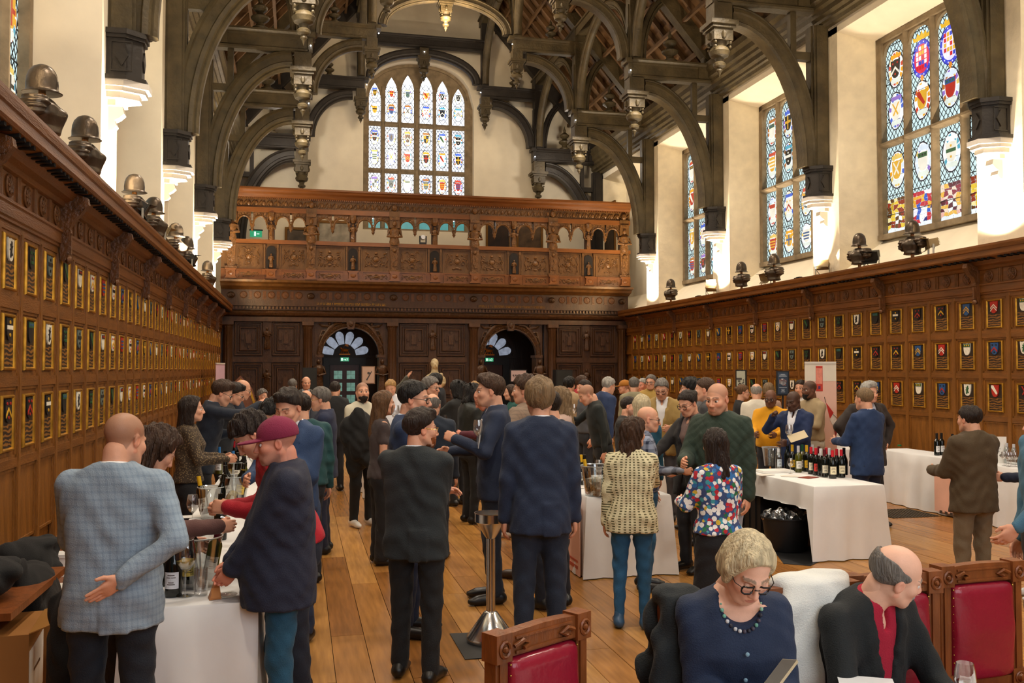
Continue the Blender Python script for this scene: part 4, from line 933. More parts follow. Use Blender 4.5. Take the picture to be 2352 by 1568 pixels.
# ---------------- people: signed-distance bodies turned into continuous meshes ----------------
class Field:
    def __init__(s, lo, hi, h):
        s.lo = np.array(lo, float); s.h = h; n = np.ceil((np.array(hi)-s.lo)/h).astype(int)+1
        s.ax = [s.lo[i]+h*np.arange(n[i]) for i in range(3)]; s.a = np.full(n, .2, np.float32)
    def sub(s, lo, hi):
        sl = []
        for i in range(3):
            a = max(0, int((lo[i]-s.lo[i])/s.h)); b = min(len(s.ax[i]), int((hi[i]-s.lo[i])/s.h)+2); sl.append(slice(a, max(a, b)))
        X, Y, Z = np.meshgrid(s.ax[0][sl[0]], s.ax[1][sl[1]], s.ax[2][sl[2]], indexing='ij', sparse=True)
        return tuple(sl), X, Y, Z
    def put(s, sl, d, k, op):
        A = s.a[sl]
        if A.size == 0: return s
        if op == 'u':
            if k > 0: t = np.clip(.5+.5*(A-d)/k, 0, 1); A = A+(d-A)*t-k*t*(1-t)
            else: A = np.minimum(A, d)
        else:
            d = -d
            if k > 0: t = np.clip(.5-.5*(A-d)/k, 0, 1); A = A+(d-A)*t+k*t*(1-t)
            else: A = np.maximum(A, d)
        s.a[sl] = A; return s
    def cap(s, a, b, ra, rb, k=.02, op='u', sy=1.0):
        a = np.array(a, float); b = np.array(b, float); m = max(ra, rb)+k+2*s.h
        sl, X, Y, Z = s.sub(np.minimum(a,b)-m, np.maximum(a,b)+m); d = b-a; L = max(1e-9, d@d)
        x, y, z = X-a[0], Y-a[1], Z-a[2]; t = np.clip((x*d[0]+y*d[1]+z*d[2])/L, 0, 1)
        dd = np.sqrt((x-t*d[0])**2+((y-t*d[1])/sy)**2+(z-t*d[2])**2)-(ra+(rb-ra)*t); return s.put(sl, dd, k, op)
    def ell(s, c, r, k=.02, op='u'):
        c = np.array(c, float); r = np.array(r, float); m = r+k+2*s.h
        sl, X, Y, Z = s.sub(c-m, c+m); q = np.sqrt(((X-c[0])/r[0])**2+((Y-c[1])/r[1])**2+((Z-c[2])/r[2])**2); q2 = np.sqrt(((X-c[0])/r[0]**2)**2+((Y-c[1])/r[1]**2)**2+((Z-c[2])/r[2]**2)**2)+1e-6
        return s.put(sl, q*(q-1)/q2, k, op)
    def loft(s, pr, k=.0, op='u', p=2.4):
        # pr: (z, rx, ry, cy[, cx])
        zs = [q[0] for q in pr]; rx = max(q[1] for q in pr); ry = max(q[2]+abs(q[3]) for q in pr); cxs = [q[4] if len(q) > 4 else 0 for q in pr]; mx = max(abs(c) for c in cxs)
        sl, X, Y, Z = s.sub((-rx-mx-.06,-ry-.06,zs[0]-.06), (rx+mx+.06,ry+.06,zs[-1]+.06)); z1 = Z.ravel()
        f = lambda i: np.interp(z1, zs, [q[i] for q in pr]).reshape(Z.shape)
        a, b, c = f(1), f(2), f(3); e = np.interp(z1, zs, cxs).reshape(Z.shape)
        d = ((np.abs((X-e)/a)**p+np.abs((Y-c)/b)**p)**(1/p)-1)*np.minimum(a, b)
        d = np.maximum(d, np.maximum(zs[0]-Z, Z-zs[-1])); return s.put(sl, d, k, op)
    def tor(s, c, R, r, rx=0, k=.01, op='u', ey=1.0):
        c = np.array(c, float); m = R+r+k+2*s.h; sl, X, Y, Z = s.sub(c-m, c+m); y0, z0 = Y-c[1], Z-c[2]
        y = y0*cos(rx)+z0*sin(rx); z = -y0*sin(rx)+z0*cos(rx); q = np.sqrt((X-c[0])**2+(y/ey)**2)-R
        return s.put(sl, np.sqrt(q*q+z*z)-r, k, op)
    def folds(s, amp, seed=0, f=1.0, lo=None, hi=None):
        lo = s.lo if lo is None else lo; hi = [a[-1] for a in s.ax] if hi is None else hi
        sl, X, Y, Z = s.sub(lo, hi); q = seed*1.7
        n = np.sin((34*Z+5*np.sin(11*X+q)+4*np.sin(10*Y+q*2))*f)*np.sin(9*X+8*Y+5*Z+q*3)+.5*np.sin((55*Z+30*X*np.sign(X)+7*np.sin(14*Y+q))*f)
        s.a[sl] += (amp*n).astype(np.float32)
        return s
    def mesh(s):
        A = s.a; S = A < 0; nx, ny, nz = A.shape
        if not S.any(): return np.zeros((0,3)), np.zeros((0,4), int)
        c = [S[i:nx-1+i, j:ny-1+j, k:nz-1+k] for i in (0,1) for j in (0,1) for k in (0,1)]
        al = c[0].copy(); an = c[0].copy()
        for q in c[1:]: al &= q; an |= q
        act = an & ~al; I = np.argwhere(act); n = len(I); acc = np.zeros((n,3)); cnt = np.zeros(n)
        off = [(i,j,k) for i in (0,1) for j in (0,1) for k in (0,1)]
        V = [A[I[:,0]+o[0], I[:,1]+o[1], I[:,2]+o[2]].astype(float) for o in off]
        for a in range(8):
            for b in range(a+1, 8):
                if sum(abs(off[a][i]-off[b][i]) for i in range(3)) != 1: continue
                m = (V[a] < 0) != (V[b] < 0); t = V[a][m]/(V[a][m]-V[b][m]); pa, pb = np.array(off[a],float), np.array(off[b],float)
                acc[m] += pa+(pb-pa)*t[:,None]; cnt[m] += 1
        P = s.lo+s.h*(I+acc/cnt[:,None]); idx = np.full(act.shape, -1, np.int32); idx[act] = np.arange(n); Q = []
        for ax in range(3):
            a0 = [slice(1,-1)]*3; a1 = [slice(1,-1)]*3; a0[ax] = slice(0,-1); a1[ax] = slice(1,None)
            s0, s1 = S[tuple(a0)], S[tuple(a1)]; E = np.argwhere(s0 != s1)
            if len(E) == 0: continue
            sg = s0[E[:,0],E[:,1],E[:,2]]; o = np.ones(3, int); o[ax] = 0; E = E+o; u, v = [(1,2),(2,0),(0,1)][ax]
            def cell(du, dv): e = E.copy(); e[:,u] -= du; e[:,v] -= dv; return idx[e[:,0],e[:,1],e[:,2]]
            q = np.stack([cell(0,0),cell(1,0),cell(1,1),cell(0,1)],1); q[~sg] = q[~sg][:,::-1]; Q.append(q)
        Q = np.concatenate(Q); Q = Q[(Q >= 0).all(1)]; return P, Q
def np_mesh(name, P, Q, material, col=None, parent=None, uvmat=None):
    me = bpy.data.meshes.new(name); me.vertices.add(len(P)); me.vertices.foreach_set('co', np.asarray(P, np.float32).ravel())
    me.loops.add(len(Q)*4); me.loops.foreach_set('vertex_index', np.asarray(Q, np.int32).ravel()); me.polygons.add(len(Q))
    me.polygons.foreach_set('loop_start', np.arange(0, len(Q)*4, 4, dtype=np.int32)); me.polygons.foreach_set('loop_total', np.full(len(Q), 4, np.int32))
    me.polygons.foreach_set('use_smooth', np.ones(len(Q), bool)); me.update(calc_edges=True)
    if col is not None:
        ca = me.color_attributes.new('Col', 'FLOAT_COLOR', 'POINT'); c = np.ones((len(P),4), np.float32); c[:,:3] = col; ca.data.foreach_set('color', c.ravel())
    me.materials.append(material); return link(name, me, parent)
def join(parts):
    P = []; Q = []; Cc = []; n = 0
    for p, q, c in parts:
        if len(p) == 0: continue
        P.append(p); Q.append(q+n); Cc.append(np.broadcast_to(c, (len(p),3))); n += len(p)
    return np.concatenate(P), np.concatenate(Q), np.concatenate(Cc)
def smooth(P, Q, it=1):
    for _ in range(it):
        acc = np.zeros_like(P); cnt = np.zeros(len(P))
        for i in range(4):
            a, b = Q[:,i], Q[:,(i+1)%4]
            for x, y in ((a,b),(b,a)):
                np.add.at(acc, x, P[y]); np.add.at(cnt, x, 1)
        P = .5*P+.5*acc/np.maximum(cnt,1)[:,None]
    return P
SKIN = mat('skin', attr=True, rough=.5, var=.05, scale=25, bump=.06, bscale=160, spec=.4)
SKIN.node_tree.nodes['Principled BSDF'].inputs['Subsurface Weight'].default_value = .0
HAIRM = mat('hair', attr=True, rough=.42, var=.35, scale=9, stretch=(6,6,1), bump=.8, bscale=22, spec=.4)
HEADC = {}
EYE = .0315
def head_geo(kind, h):
    if (kind, h) in HEADC: return HEADC[kind, h]
    f = 1 if kind == 'm' else .93; F = Field((-.11,-.14,-.20), (.11,.15,.14), h)
    F.ell((0,-.018,.038),(.076,.098,.084),0); F.ell((0,.028,-.03),(.060*f,.068,.078),.03); F.ell((0,.045,-.075),(.044*f,.045,.036),.03)
    F.ell((0,.078 if kind=='m' else .074,-.097),(.019,.016,.015),.02)
    for s in (-1,1):
        F.ell((s*.042,.055,-.022),(.024,.028,.022),.025); F.cap((s*.058*f,-.005,-.05),(s*.036*f,.06,-.092),.018,.013,.03)
        F.cap((s*.012,.087,.024),(s*.048,.070,.024),.009,.006,.014)
        F.ell((s*.031,.094,.004),(.017,.018,.011),.012,'s')
        F.ell((s*.079,-.012,-.006),(.009,.020,.031),.006); F.ell((s*.088,-.006,-.004),(.007,.011,.019),.005,'s')
    F.cap((0,.090,.018),(0,.112,-.026),.0065,.0105,.010); F.ell((0,.109,-.030),(.012,.012,.010),.008)
    for s in (-1,1): F.ell((s*.0125,.100,-.034),(.008,.011,.008),.006)
    F.ell((0,.086,-.062),(.026,.014,.016),.015)
    F.cap((-.019,.091,-.0585),(.019,.091,-.0585),.0052,.0052,.006); F.cap((-.015,.090,-.070),(.015,.090,-.070),.0062,.0062,.006); F.cap((-.026,.098,-.061),(0,.104,-.0645),.0034,.0034,.004,'s'); F.cap((.026,.098,-.061),(0,.104,-.0645),.0034,.0034,.004,'s')
    F.cap((0,-.02,-.05),(0,-.045,-.19),.055*f,.060*f,.03)
    P, Q = F.mesh(); HEADC[kind, h] = (P, Q); return P, Q
def head_col(P, skin, lip=None, brow=None, stub=0, bald=None, hairc=None):
    c = np.tile(np.array(skin), (len(P),1)); x, y, z = P[:,0], P[:,1], P[:,2]; ax = np.abs(x)
    def mix(m, col, t): 
        nonlocal c; m = np.clip(m, 0, 1)[:,None]*t; c = c*(1-m)+np.array(col)*m
    red = np.array(skin)*np.array([1.05,.72,.68])
    mix(np.exp(-(((ax-.042)/.022)**2+((z+.028)/.02)**2))*(y>.03), red, .5); mix(np.exp(-((x/.014)**2+((z+.030)/.013)**2))*(y>.09), red, .45); mix((ax>.074)*1.0, red, .5)
    lipc = lip or np.array(skin)*np.array([.82,.56,.54])
    mix((1-((x/.022)**2+((z+.064)/.0095)**2)*1.0 > 0)*(y>.08)*1.0, lipc, .6)
    if brow is not None: mix(((np.abs(z-.027-.005*np.sin(ax*60)) < .0042)&(ax>.012)&(ax<.052)&(y>.045))*1.0, brow, .8)
    if stub: mix(((z<-.035)&(y>-.01)&~((ax<.024)&(np.abs(z+.064)<.009))&(z>-.12))*np.clip((-.03-z)/.02,0,1), hairc, stub)
    if bald is not None: 
        m = ((z > np.interp(y, [-.1,-.05,-.02,.03,.06,.09],[-.085,-.07,.0,.02,.055,.085])) & (z>-.09))
        mix(m*1.0*np.clip((z-np.interp(y, [-.1,-.05,-.02,.03,.06,.09],[-.085,-.07,.0,.02,.055,.085]))/.01,0,1), bald[0], bald[1])
    return c
HL = ([-.12,-.06,-.03,-.005,.02,.045,.07,.09],[-.095,-.09,-.03,.012,.03,.055,.075,.085])
def hair_geo(style, h, seed=0):
    long_ = style in ('long','longcurly','bob','dread','midlong'); lo = (-.16,-.19,-.42 if long_ else -.16); hi = (.16,.15,.19)
    F = Field(lo, hi, h); R = random.Random(seed)
    t = {'buzz':.004,'short':.013,'side':.018,'quiff':.016,'mop':.024,'curly':.024,'ring':.012,'crop':.009,'bun':.012,'long':.02,'longcurly':.028,'bob':.017,'dread':.02,'midlong':.022,'grey':.015}.get(style,.015)
    F.ell((0,-.018,.040),(.076+t*.8,.098+t,.084+t),0)
    if style in ('quiff','side'): F.cap((-.03,.06,.11),(.035,.055,.115),.022,.024,.03); F.cap((0,0,.125),(0,.05,.115),.02,.02,.03)
    if style == 'mop': F.cap((-.05,.05,.08),(.05,.055,.085),.03,.03,.03); F.ell((0,-.07,.0),(.075,.05,.07),.03)
    sl, X, Y, Z = F.sub(F.lo, hi); hl = np.interp(Y.ravel(), *HL).reshape(Y.shape)
    if style == 'bob' or long_: hl = np.interp(Y.ravel(), [-.12,0,.03,.05,.07,.09],[-.2,-.2,-.01,.065,.105,.12]).reshape(Y.shape)
    if style in ('mop',): hl = hl-.014
    d = hl-Z
    if style in ('short','side','quiff','crop','buzz','grey'): d = np.maximum(d, (np.abs(X)-.05-.08*0)-((Z-.06)*2+.1)) if 0 else d
    F.a = np.maximum(F.a, np.broadcast_to(d, F.a.shape).astype(np.float32))
    if style == 'spot': F.ell((0,.015,.128),(.042,.11,.05),.004,'s')
    if style == 'ring':   # bald crown
        F.a = np.maximum(F.a, (Z-(.040-Y*.42)+.010*np.cos(X*30))+np.zeros_like(F.a)).astype(np.float32)
    if style in ('long','midlong','longcurly','bob','dread'):
        L = {'long':-.33,'midlong':-.25,'longcurly':-.27,'bob':-.05,'dread':-.12}[style]
        for s in (-1,1): F.cap((s*.066,-.02,.03),(s*.078,-.03,L*.8),.028,.022,.03,sy=1.5)
        F.cap((0,-.075,.02),(0,-.10,L),.058,.05,.04); F.cap((-.04,-.06,.0),(-.05,-.09,L),.045,.03,.03); F.cap((.04,-.06,.0),(.05,-.09,L*.95),.045,.03,.03)
    if style == 'dread':
        for i in range(9): a = -2.6+i*.65; F.cap((.04*cos(a),-.06+.04*sin(a),.1),(.09*cos(a),-.08+.07*sin(a),.12-.05*(i%3)),.014,.011,.008)
    if style == 'bob': F.cap((.03,.045,.105),(.078,.02,.02),.026,.024,.02); F.cap((.078,.02,.02),(.076,.01,-.05),.024,.016,.02); F.cap((-.03,.02,.115),(-.075,-.01,.03),.022,.02,.02)
    if style == 'bun': F.ell((0,-.13,.05),(.035,.032,.035),.01)
    amp = {'curly':.010,'longcurly':.009,'mop':.006,'dread':.008,'long':.004,'midlong':.006,'buzz':.0,'crop':.002,'bob':.0025}.get(style,.0045)
    if amp:
        q = seed; fz = 60 if style in ('curly','longcurly') else 14
        ph = 70*X+np.sin(9*Z+q)*4+30*Y if style not in ('curly','longcurly') else 90*X
        F.a += (amp*(np.sin(ph+q)*.6+.6*np.sin(110*Y+fz*Z+3*np.sin(60*X)+q))).astype(np.float32)
    # keep the face clear
    F.ell((0,.085,-.045),(.062,.055,.10),.01,'s') if long_ else None
    P, Q = F.mesh(); return P, Q
def beard_geo(h, full=1.0, seed=0):
    F = Field((-.09,-.03,-.17), (.09,.14,.0), h); F.ell((0,.030,-.038),(.066,.070,.080),0); F.ell((0,.05,-.085),(.048,.05,.035+.012*full),.03); F.cap((-.02,.094,-.05),(.02,.094,-.05),.009,.009,.01)
    sl, X, Y, Z = F.sub(F.lo,(.09,.14,.0)); top = np.interp(np.abs(X).ravel(),[0,.028,.045,.07],[-.043,-.046,-.055,-.0]).reshape(X.shape)
    F.a = np.maximum(F.a, (Z-top)+np.zeros_like(F.a)); F.a = np.maximum(F.a, (.012-Y)+np.zeros_like(F.a)).astype(np.float32)
    F.cap((-.014,.11,-.064),(.014,.11,-.064),.007,.007,.003,'s'); F.a += (.002*np.sin(150*X+40*Z)).astype(np.float32)*1
    return F.mesh()
HANDC = {}
def hand_geo(kind, h=.0055):
    if (kind,h) in HANDC: return HANDC[kind,h]
    # wrist at origin, fingers along +y, palm faces -z, thumb on +x side
    F = Field((-.075,-.05,-.11), (.095,.21,.06), h); F.cap((0,-.045,0),(0,.0,0),.026,.025,.0); F.ell((0,.045,0),(.041,.052,.017),.02); F.cap((-.026,.03,0),(-.03,.075,0),.014,.012,.012); F.cap((.012,.02,-.006),(.03,.07,-.002),.018,.012,.012)
    cur = {'relax':(.35,.45,.3),'grip':(.9,1.15,.7),'flat':(.08,.08,.05),'fist':(1.3,1.5,.9),'point':(.5,.6,.4)}[kind]
    for i, (x, L) in enumerate(((.031,.072),(.011,.080),(-.010,.075),(-.029,.058))):
        p = np.array([x,.085-.006*abs(i-1),0]); a = 0; segs = (L*.45,L*.32,L*.25)
        c = cur if not (kind == 'point' and i == 0) else (.05,.05,.05)
        for sg, da, r in zip(segs, c, (.0092,.0084,.0076)):
            a += da; d = np.array([x*.9*(1 if kind != 'fist' else .3)*.15/.03*.1, cos(a), -sin(a)]); q = p+d*sg; F.cap(p, q, r+.0006, r-.0004, .003); p = q
    tb = {'relax':((.036,.025,-.01),(.052,.058,-.022),(.050,.085,-.030)),'grip':((.036,.022,-.012),(.045,.05,-.035),(.025,.072,-.052)),'flat':((.036,.022,-.004),(.062,.05,-.012),(.075,.078,-.014)),'fist':((.034,.025,-.014),(.036,.055,-.035),(.012,.066,-.04)),'point':((.036,.022,-.012),(.045,.05,-.03),(.03,.075,-.04))}[kind]
    F.cap((.015,.01,-.004),tb[0],.016,.013,.015); F.cap(tb[0],tb[1],.0125,.0105,.006); F.cap(tb[1],tb[2],.0105,.0085,.004)
    HANDC[kind,h] = F.mesh(); return HANDC[kind,h]
def goatee_geo(h):
    F = Field((-.05,.0,-.15),(.05,.14,-.03), h); F.ell((0,.068,-.092),(.030,.036,.034),0); F.cap((-.024,.088,-.052),(.024,.088,-.052),.009,.009,.006)
    for s in (-1,1): F.cap((s*.026,.084,-.054),(s*.024,.076,-.085),.008,.010,.006)
    F.cap((-.014,.108,-.066),(.014,.108,-.066),.007,.006,.003,'s'); F.a += (.0015*np.sin(160*F.ax[0])[:,None,None]+np.zeros_like(F.a)).astype(np.float32); return F.mesh()
def rotm(yaw=0, pitch=0, roll=0):   # yaw + = turn to own left; pitch + = look down; roll + = tilt to own right
    return np.array((Matrix.Rotation(yaw,3,'Z') @ Matrix.Rotation(-pitch,3,'X') @ Matrix.Rotation(roll,3,'Y')))
def cloth(name, col, kind='plain', col2=None, rough=.85):
    key = 'cloth_'+name
    if key in MATS: return MATS[key]
    m = mat(key, rgb(col), rough, var=.10, scale=5, bump=.25, bscale=(180 if kind != 'knit' else 90), sheen=.04)
    nt = m.node_tree; N = nt.nodes; L = nt.links; b = N['Principled BSDF']; src = b.inputs['Base Color'].links[0].from_socket
    def mathn(op, a, bb=None):
        n = N.new('ShaderNodeMath'); n.operation = op
        for i, v in enumerate((a, bb)):
            if v is None: continue
            if isinstance(v, (int, float)): n.inputs[i].default_value = v
            else: L.new(v, n.inputs[i])
        return n.outputs[0]
    def mixc(f, c2):
        mx = N.new('ShaderNodeMix'); mx.data_type = 'RGBA'; L.new(f, mx.inputs['Factor']); L.new(src, mx.inputs['A']); mx.inputs['B'].default_value = (*rgb(c2),1) if isinstance(c2, str) else (0,0,0,1)
        if not isinstance(c2, str): L.new(c2, mx.inputs['B'])
        L.new(mx.outputs['Result'], b.inputs['Base Color']); return mx.outputs['Result']
    tc = N.new('ShaderNodeTexCoord'); sp = N.new('ShaderNodeSeparateXYZ'); L.new(tc.outputs['Object'], sp.inputs[0]); X, Y, Z = sp.outputs
    if kind in ('plaid','check'):
        p = 62 if kind == 'plaid' else 130
        h = mathn('ADD', X, Y); sx = mathn('GREATER_THAN', mathn('SINE', mathn('MULTIPLY', h, p*1.5)), .35 if kind == 'plaid' else .5); sz = mathn('GREATER_THAN', mathn('SINE', mathn('MULTIPLY', Z, p*1.5)), .35 if kind == 'plaid' else .5)
        f = mathn('MULTIPLY', mathn('ADD', sx, sz), .5 if kind == 'plaid' else .22); mixc(f, col2)
    elif kind == 'floral':
        v = N.new('ShaderNodeTexVoronoi'); v.inputs['Scale'].default_value = 34; L.new(tc.outputs['Object'], v.inputs['Vector'])
        cr = N.new('ShaderNodeValToRGB'); cr.color_ramp.interpolation = 'CONSTANT'; E_ = cr.color_ramp.elements; E_[0].color = (*rgb('#f2f2ee'),1); E_[1].position = .3; E_[1].color = (*rgb('#c22a38'),1)
        for p_, c_ in ((.45,'#2f6fae'),(.6,'#f2f2ee'),(.72,'#3f9aa8'),(.84,'#d8b83a'),(.93,'#2c7a4a')): e = E_.new(p_); e.color = (*rgb(c_),1)
        s2 = N.new('ShaderNodeSeparateColor'); L.new(v.outputs['Color'], s2.inputs[0]); L.new(s2.outputs[0], cr.inputs[0])
        f = mathn('LESS_THAN', v.outputs['Distance'], .60); mixc(f, cr.outputs[0])
    elif kind == 'speckle':
        v = N.new('ShaderNodeTexVoronoi'); v.inputs['Scale'].default_value = 60; L.new(tc.outputs['Object'], v.inputs['Vector']); mixc(mathn('LESS_THAN', v.outputs['Distance'], .35), col2)
    elif kind == 'knit':
        sz = mathn('SINE', mathn('MULTIPLY', Z, 330)); at_ = N.new('ShaderNodeMath'); at_.operation = 'ARCTAN2'; L.new(X, at_.inputs[0]); L.new(Y, at_.inputs[1]); sx = mathn('SINE', mathn('ADD', mathn('MULTIPLY', at_.outputs[0], 30), mathn('MULTIPLY', X, 50)))
        f = mathn('GREATER_THAN', mathn('MULTIPLY', mathn('GREATER_THAN', sz, .1), mathn('ADD', sx, .4)), .55); mixc(f, col2)
    elif kind == 'quilt':
        w = mathn('MULTIPLY', mathn('ABSOLUTE', mathn('SINE', mathn('MULTIPLY', mathn('ADD', X, Z), 45))), mathn('ABSOLUTE', mathn('SINE', mathn('MULTIPLY', mathn('SUBTRACT', X, Z), 45))))
        bp = N.new('ShaderNodeBump'); bp.inputs['Strength'].default_value = .35; bp.inputs['Distance'].default_value = .006; L.new(mathn('POWER', w, .3), bp.inputs['Height']); L.new(bp.outputs[0], b.inputs['Normal'])
    elif kind == 'stripe':
        mixc(mathn('GREATER_THAN', mathn('SINE', mathn('MULTIPLY', X, 420)), .6), col2)
    return m
SKINS = {'w': '#d9a284', 'p': '#e6b49a', 't': '#c08a66', 'b': '#6b4632', 'd': '#4f3426', 'r': '#d8937a'}
HAIRC = {'black':'#14110f','dark':'#251a13','brown':'#3f2a1b','mid':'#5c4129','blond':'#a8824f','ash':'#7c6548','grey':'#6f6a64','silver':'#a8a49c','white':'#cfc8b4','ginger':'#8a4a22','plat':'#c4b592'}
GLM = mat('spectacle_frame', rgb('#15120f'), .3, var=0); GOLDM = mat('spectacle_gold', rgb('#c9a050'), .3, metal=.9, var=0)
def ik(S, T, l1, l2, pole):
    d = T-S; L = np.linalg.norm(d); L = min(L, (l1+l2)*.995); u = d/np.linalg.norm(d); T = S+u*L
    a = (l1*l1-l2*l2+L*L)/(2*L); h = sqrt(max(0, l1*l1-a*a)); p = np.array(pole, float); p = p-u*(p@u); p /= np.linalg.norm(p)+1e-9
    return S+u*a+p*h, T
ARMS = {'down': (.225,.03,.83), 'front': (.14,.33,1.14), 'glass': (.13,.32,1.20), 'low': (.10,.30,1.00), 'hip': (.22,.02,1.0), 'pocket': (.22,.08,.92), 'behind': (.10,-.19,1.03), 'up': (.30,.25,1.75), 'face': (.08,.22,1.42), 'cross': (-.10,.19,1.19), 'reach': (.18,.50,1.15), 'table': (.20,.45,1.02), 'chest': (.06,.22,1.30), 'fold': (.02,.24,.90)}
PEOPLE = []
def person(label, px, py, Y, face=180, top=('jacket','#232a3c'), shirt='#e8ecf2', pants='#1c2230', skin='w', hair=('short','dark'), sex='m', L='down', R='down', lean=0, hy=0, hp=5, hr=0, w=1.0, belly=0, specs=None, beard=None, stub=0, shoes='#15120f', hem=None, sit=0, X=None, H=None, hand='relax', cap=None, group='guests at the wine tasting', legs=1, extra=None, tie=None, kind='plain', col2=None, neck=0, step=0, bare=False, handL=None, handR=None, hx=None, scarf=None, goat=False, scoop=False):
    # face: compass the figure looks to, 0 = away from the camera along the hall, 90 = towards the left wall, 180 = at the camera, 270 = right wall
    lr = radians(lean); p = at(px, py, Y)
    Rl = np.array(Matrix.Rotation(-lr,3,'X')); hipz = .93
    if H is None:
        top_u = Rl @ np.array([0,.02*1.0,1.75-hipz])+np.array([0,0,hipz]); zt = p[2]
        if sit: s = 1.0
        else: s = (zt)/(top_u[2]-.035*abs(sin(radians(hp)))); s = min(max(s,.86),1.13)
    else: s = H/1.75
    yaw = radians(face)
    cw, sw = cos(yaw), sin(yaw); Rw = np.array([[cw,-sw,0],[sw,cw,0],[0,0,1]])
    ht = Rw @ (Rl @ np.array([0,.01,1.70-hipz]))*s    # head offset from hips
    loc = np.array([p[0]-ht[0], p[1]-ht[1], 0.0])
    if sit: loc[2] = p[2]-( (Rl @ np.array([0,.02,1.75-hipz]))[2]+hipz)*s
    dist = Y; h1 = .0125 if dist < 7.5 else (.018 if dist < 10.7 else .026); hh = .005 if dist < 7.5 else (.0078 if dist < 10.7 else .0115)
    q = len(PEOPLE); sk = rgb(SKINS[skin]); hc = rgb(HAIRC[hair[1]])
    TL = lambda v: (v-np.array([0,0,hipz])) @ Rl.T+np.array([0,0,hipz])        # torso frame -> body frame
    def TB(v):
        t = np.where(np.abs(v[:,0]) < .21, np.clip((v[:,2]-.62)/.32,0,1), 1)[:,None]; return v*(1-t)+TL(v)*t
    iT = lambda v: (np.array(v)-np.array([0,0,hipz])) @ Rl+np.array([0,0,hipz])
    fem = sex == 'f'; ws = w*(.88 if fem else 1.0)
    # arms
    arms = []
    for sd, spec, hk in ((-1, L, handL), (1, R, handR)):
        S = np.array([sd*.168*ws,-.01,1.415 if not fem else 1.40]); v = ARMS[spec] if isinstance(spec, str) else spec
        low = isinstance(spec, str) and spec in ('down','pocket','hip','behind')
        T = np.array([sd*v[0]*(ws if low else 1), v[1]+(belly if not low else 0), v[2]], float); T = iT(T) if not low or lean > 14 else T
        pole = ((sd*.2,-1,0) if low else (sd*.45,-.7,-.5)) if not (isinstance(spec,str) and spec == 'hip') else (sd*1,-.35,0)
        if isinstance(spec,str) and spec == 'up': pole = (sd*1,.2,-.6)
        if isinstance(spec,str) and spec == 'behind': pole = (sd*1,.1,.1)
        if isinstance(spec,str) and spec == 'cross': pole = (sd*.6,.1,-1)
        E_, T = ik(S, T, .285, .255, pole); arms.append((sd, S, E_, T, hk or hand))
    # skin: head, neck, hands (one mesh)
    hpos = np.array([0,.030+neck,1.620]); Rh = rotm(radians(hy), radians(hp), radians(hr)); npv = np.array([0,-.03,-.10])
    hs = 1.0 if not fem else .965
    def HT(P): return TL(((P-npv)*hs) @ Rh.T+npv+hpos)
    parts = []; HP, HQ = head_geo('f' if fem else 'm', hh)
    bald = (hc, .55) if hair[0] == 'buzz' else ((hc,.28) if hair[0] == 'shaved' else None)
    parts.append((HT(HP), HQ, head_col(HP, sk, lip=rgb('#a8443e') if fem else None, brow=hc if hair[1] not in ('white','silver','plat') else rgb('#7a6a55'), stub=stub, bald=bald, hairc=hc)))
    # eyeballs
    for sd in (-1,1):
        me = M().sph((0,0,0),(.0128,)*3,10,8); V = np.array(me.v)
        shut = hp > 14
        c = np.tile(np.array(sk)*.85 if shut else rgb('#e6e2dc'), (len(V),1))
        if not shut:
            g = V[:,1]/.0128; c[g > .60] = rgb('#3a2a1c'); c[g > .93] = (.01,.01,.01); c[V[:,2]/.0128 > .42] = np.array(sk)*.7
        Vh = V+np.array([sd*EYE,.0755,.003]); quads = np.array([f if len(f) == 4 else (f[0],f[1],f[2],f[2]) for f in me.f])
        quads = np.array([f for f in me.f if len(f) == 4]); parts.append((HT(Vh), quads, c))
    F = Field((-.2,-.16,1.30),(.2,.16,1.60),max(h1,.014)); F.cap((0,-.03,1.38),(0,-.008+neck*.8,1.56),.062 if not fem else .05,.054 if not fem else .045,0); F.ell((0,-.01,1.40),(.15*ws,.085,.055),.04); P, Q = F.mesh(); parts.append((TL(P*1.0), Q, sk))
    # inner body core keeps the figure one piece
    for (sd, S, E_, T, hk) in arms:
        hP, hQ = hand_geo(hk, .0062 if dist < 7.5 else .0095); d = (T-E_)/np.linalg.norm(T-E_)
        med = np.array([-sd*1.0,.15,-.15]); med = med-d*(med@d); med /= np.linalg.norm(med)+1e-9   # palm normal
        lat = np.cross(d, med); 
        # local: x thumb side, y fingers, -z palm
        zax = -med; xax = np.cross(d, zax)
        up = np.array([0,.5,.86]); 
        flip = 1 if (xax@up) > 0 else -1
        HPm = hP*np.array([flip,1,1]); Qm = hQ if flip > 0 else hQ[:,::-1]
        Mx = np.stack([xax, d, zax],1)*1.0
        parts.append((TL((HPm*(.93 if not fem else .84)) @ Mx.T+T+d*.012), Qm, np.array(sk)*np.array([.97,.9,.88])))
    # the rest of the body under the clothes, slimmer than they are (bare arms at full size)
    alo = np.array([-.62,-.3,.86]); ahi = np.array([.62,.66,1.52])
    for (sd, S, E_, T, hk) in arms: alo = np.minimum(alo, np.minimum(E_,T)-.06); ahi = np.maximum(ahi, np.maximum(E_,T)+.06)
    F = Field(alo, ahi, .012 if bare else .03); g_ = 1.0 if bare else .74
    F.loft([(.88,.11*ws,.07,0),(1.1,.10*ws,.07,0),(1.35,.12*ws,.07,0),(1.44,.06,.05,0)],0)
    for (sd, S, E_, T, hk) in arms: F.cap(np.array([sd*.08,-.01,1.40]),S,.05*g_,.046*g_,.0); F.cap(S, E_, .047*g_, .038*g_, .01); F.cap(E_, T, .038*g_, .026*(1 if bare else .9), .01)
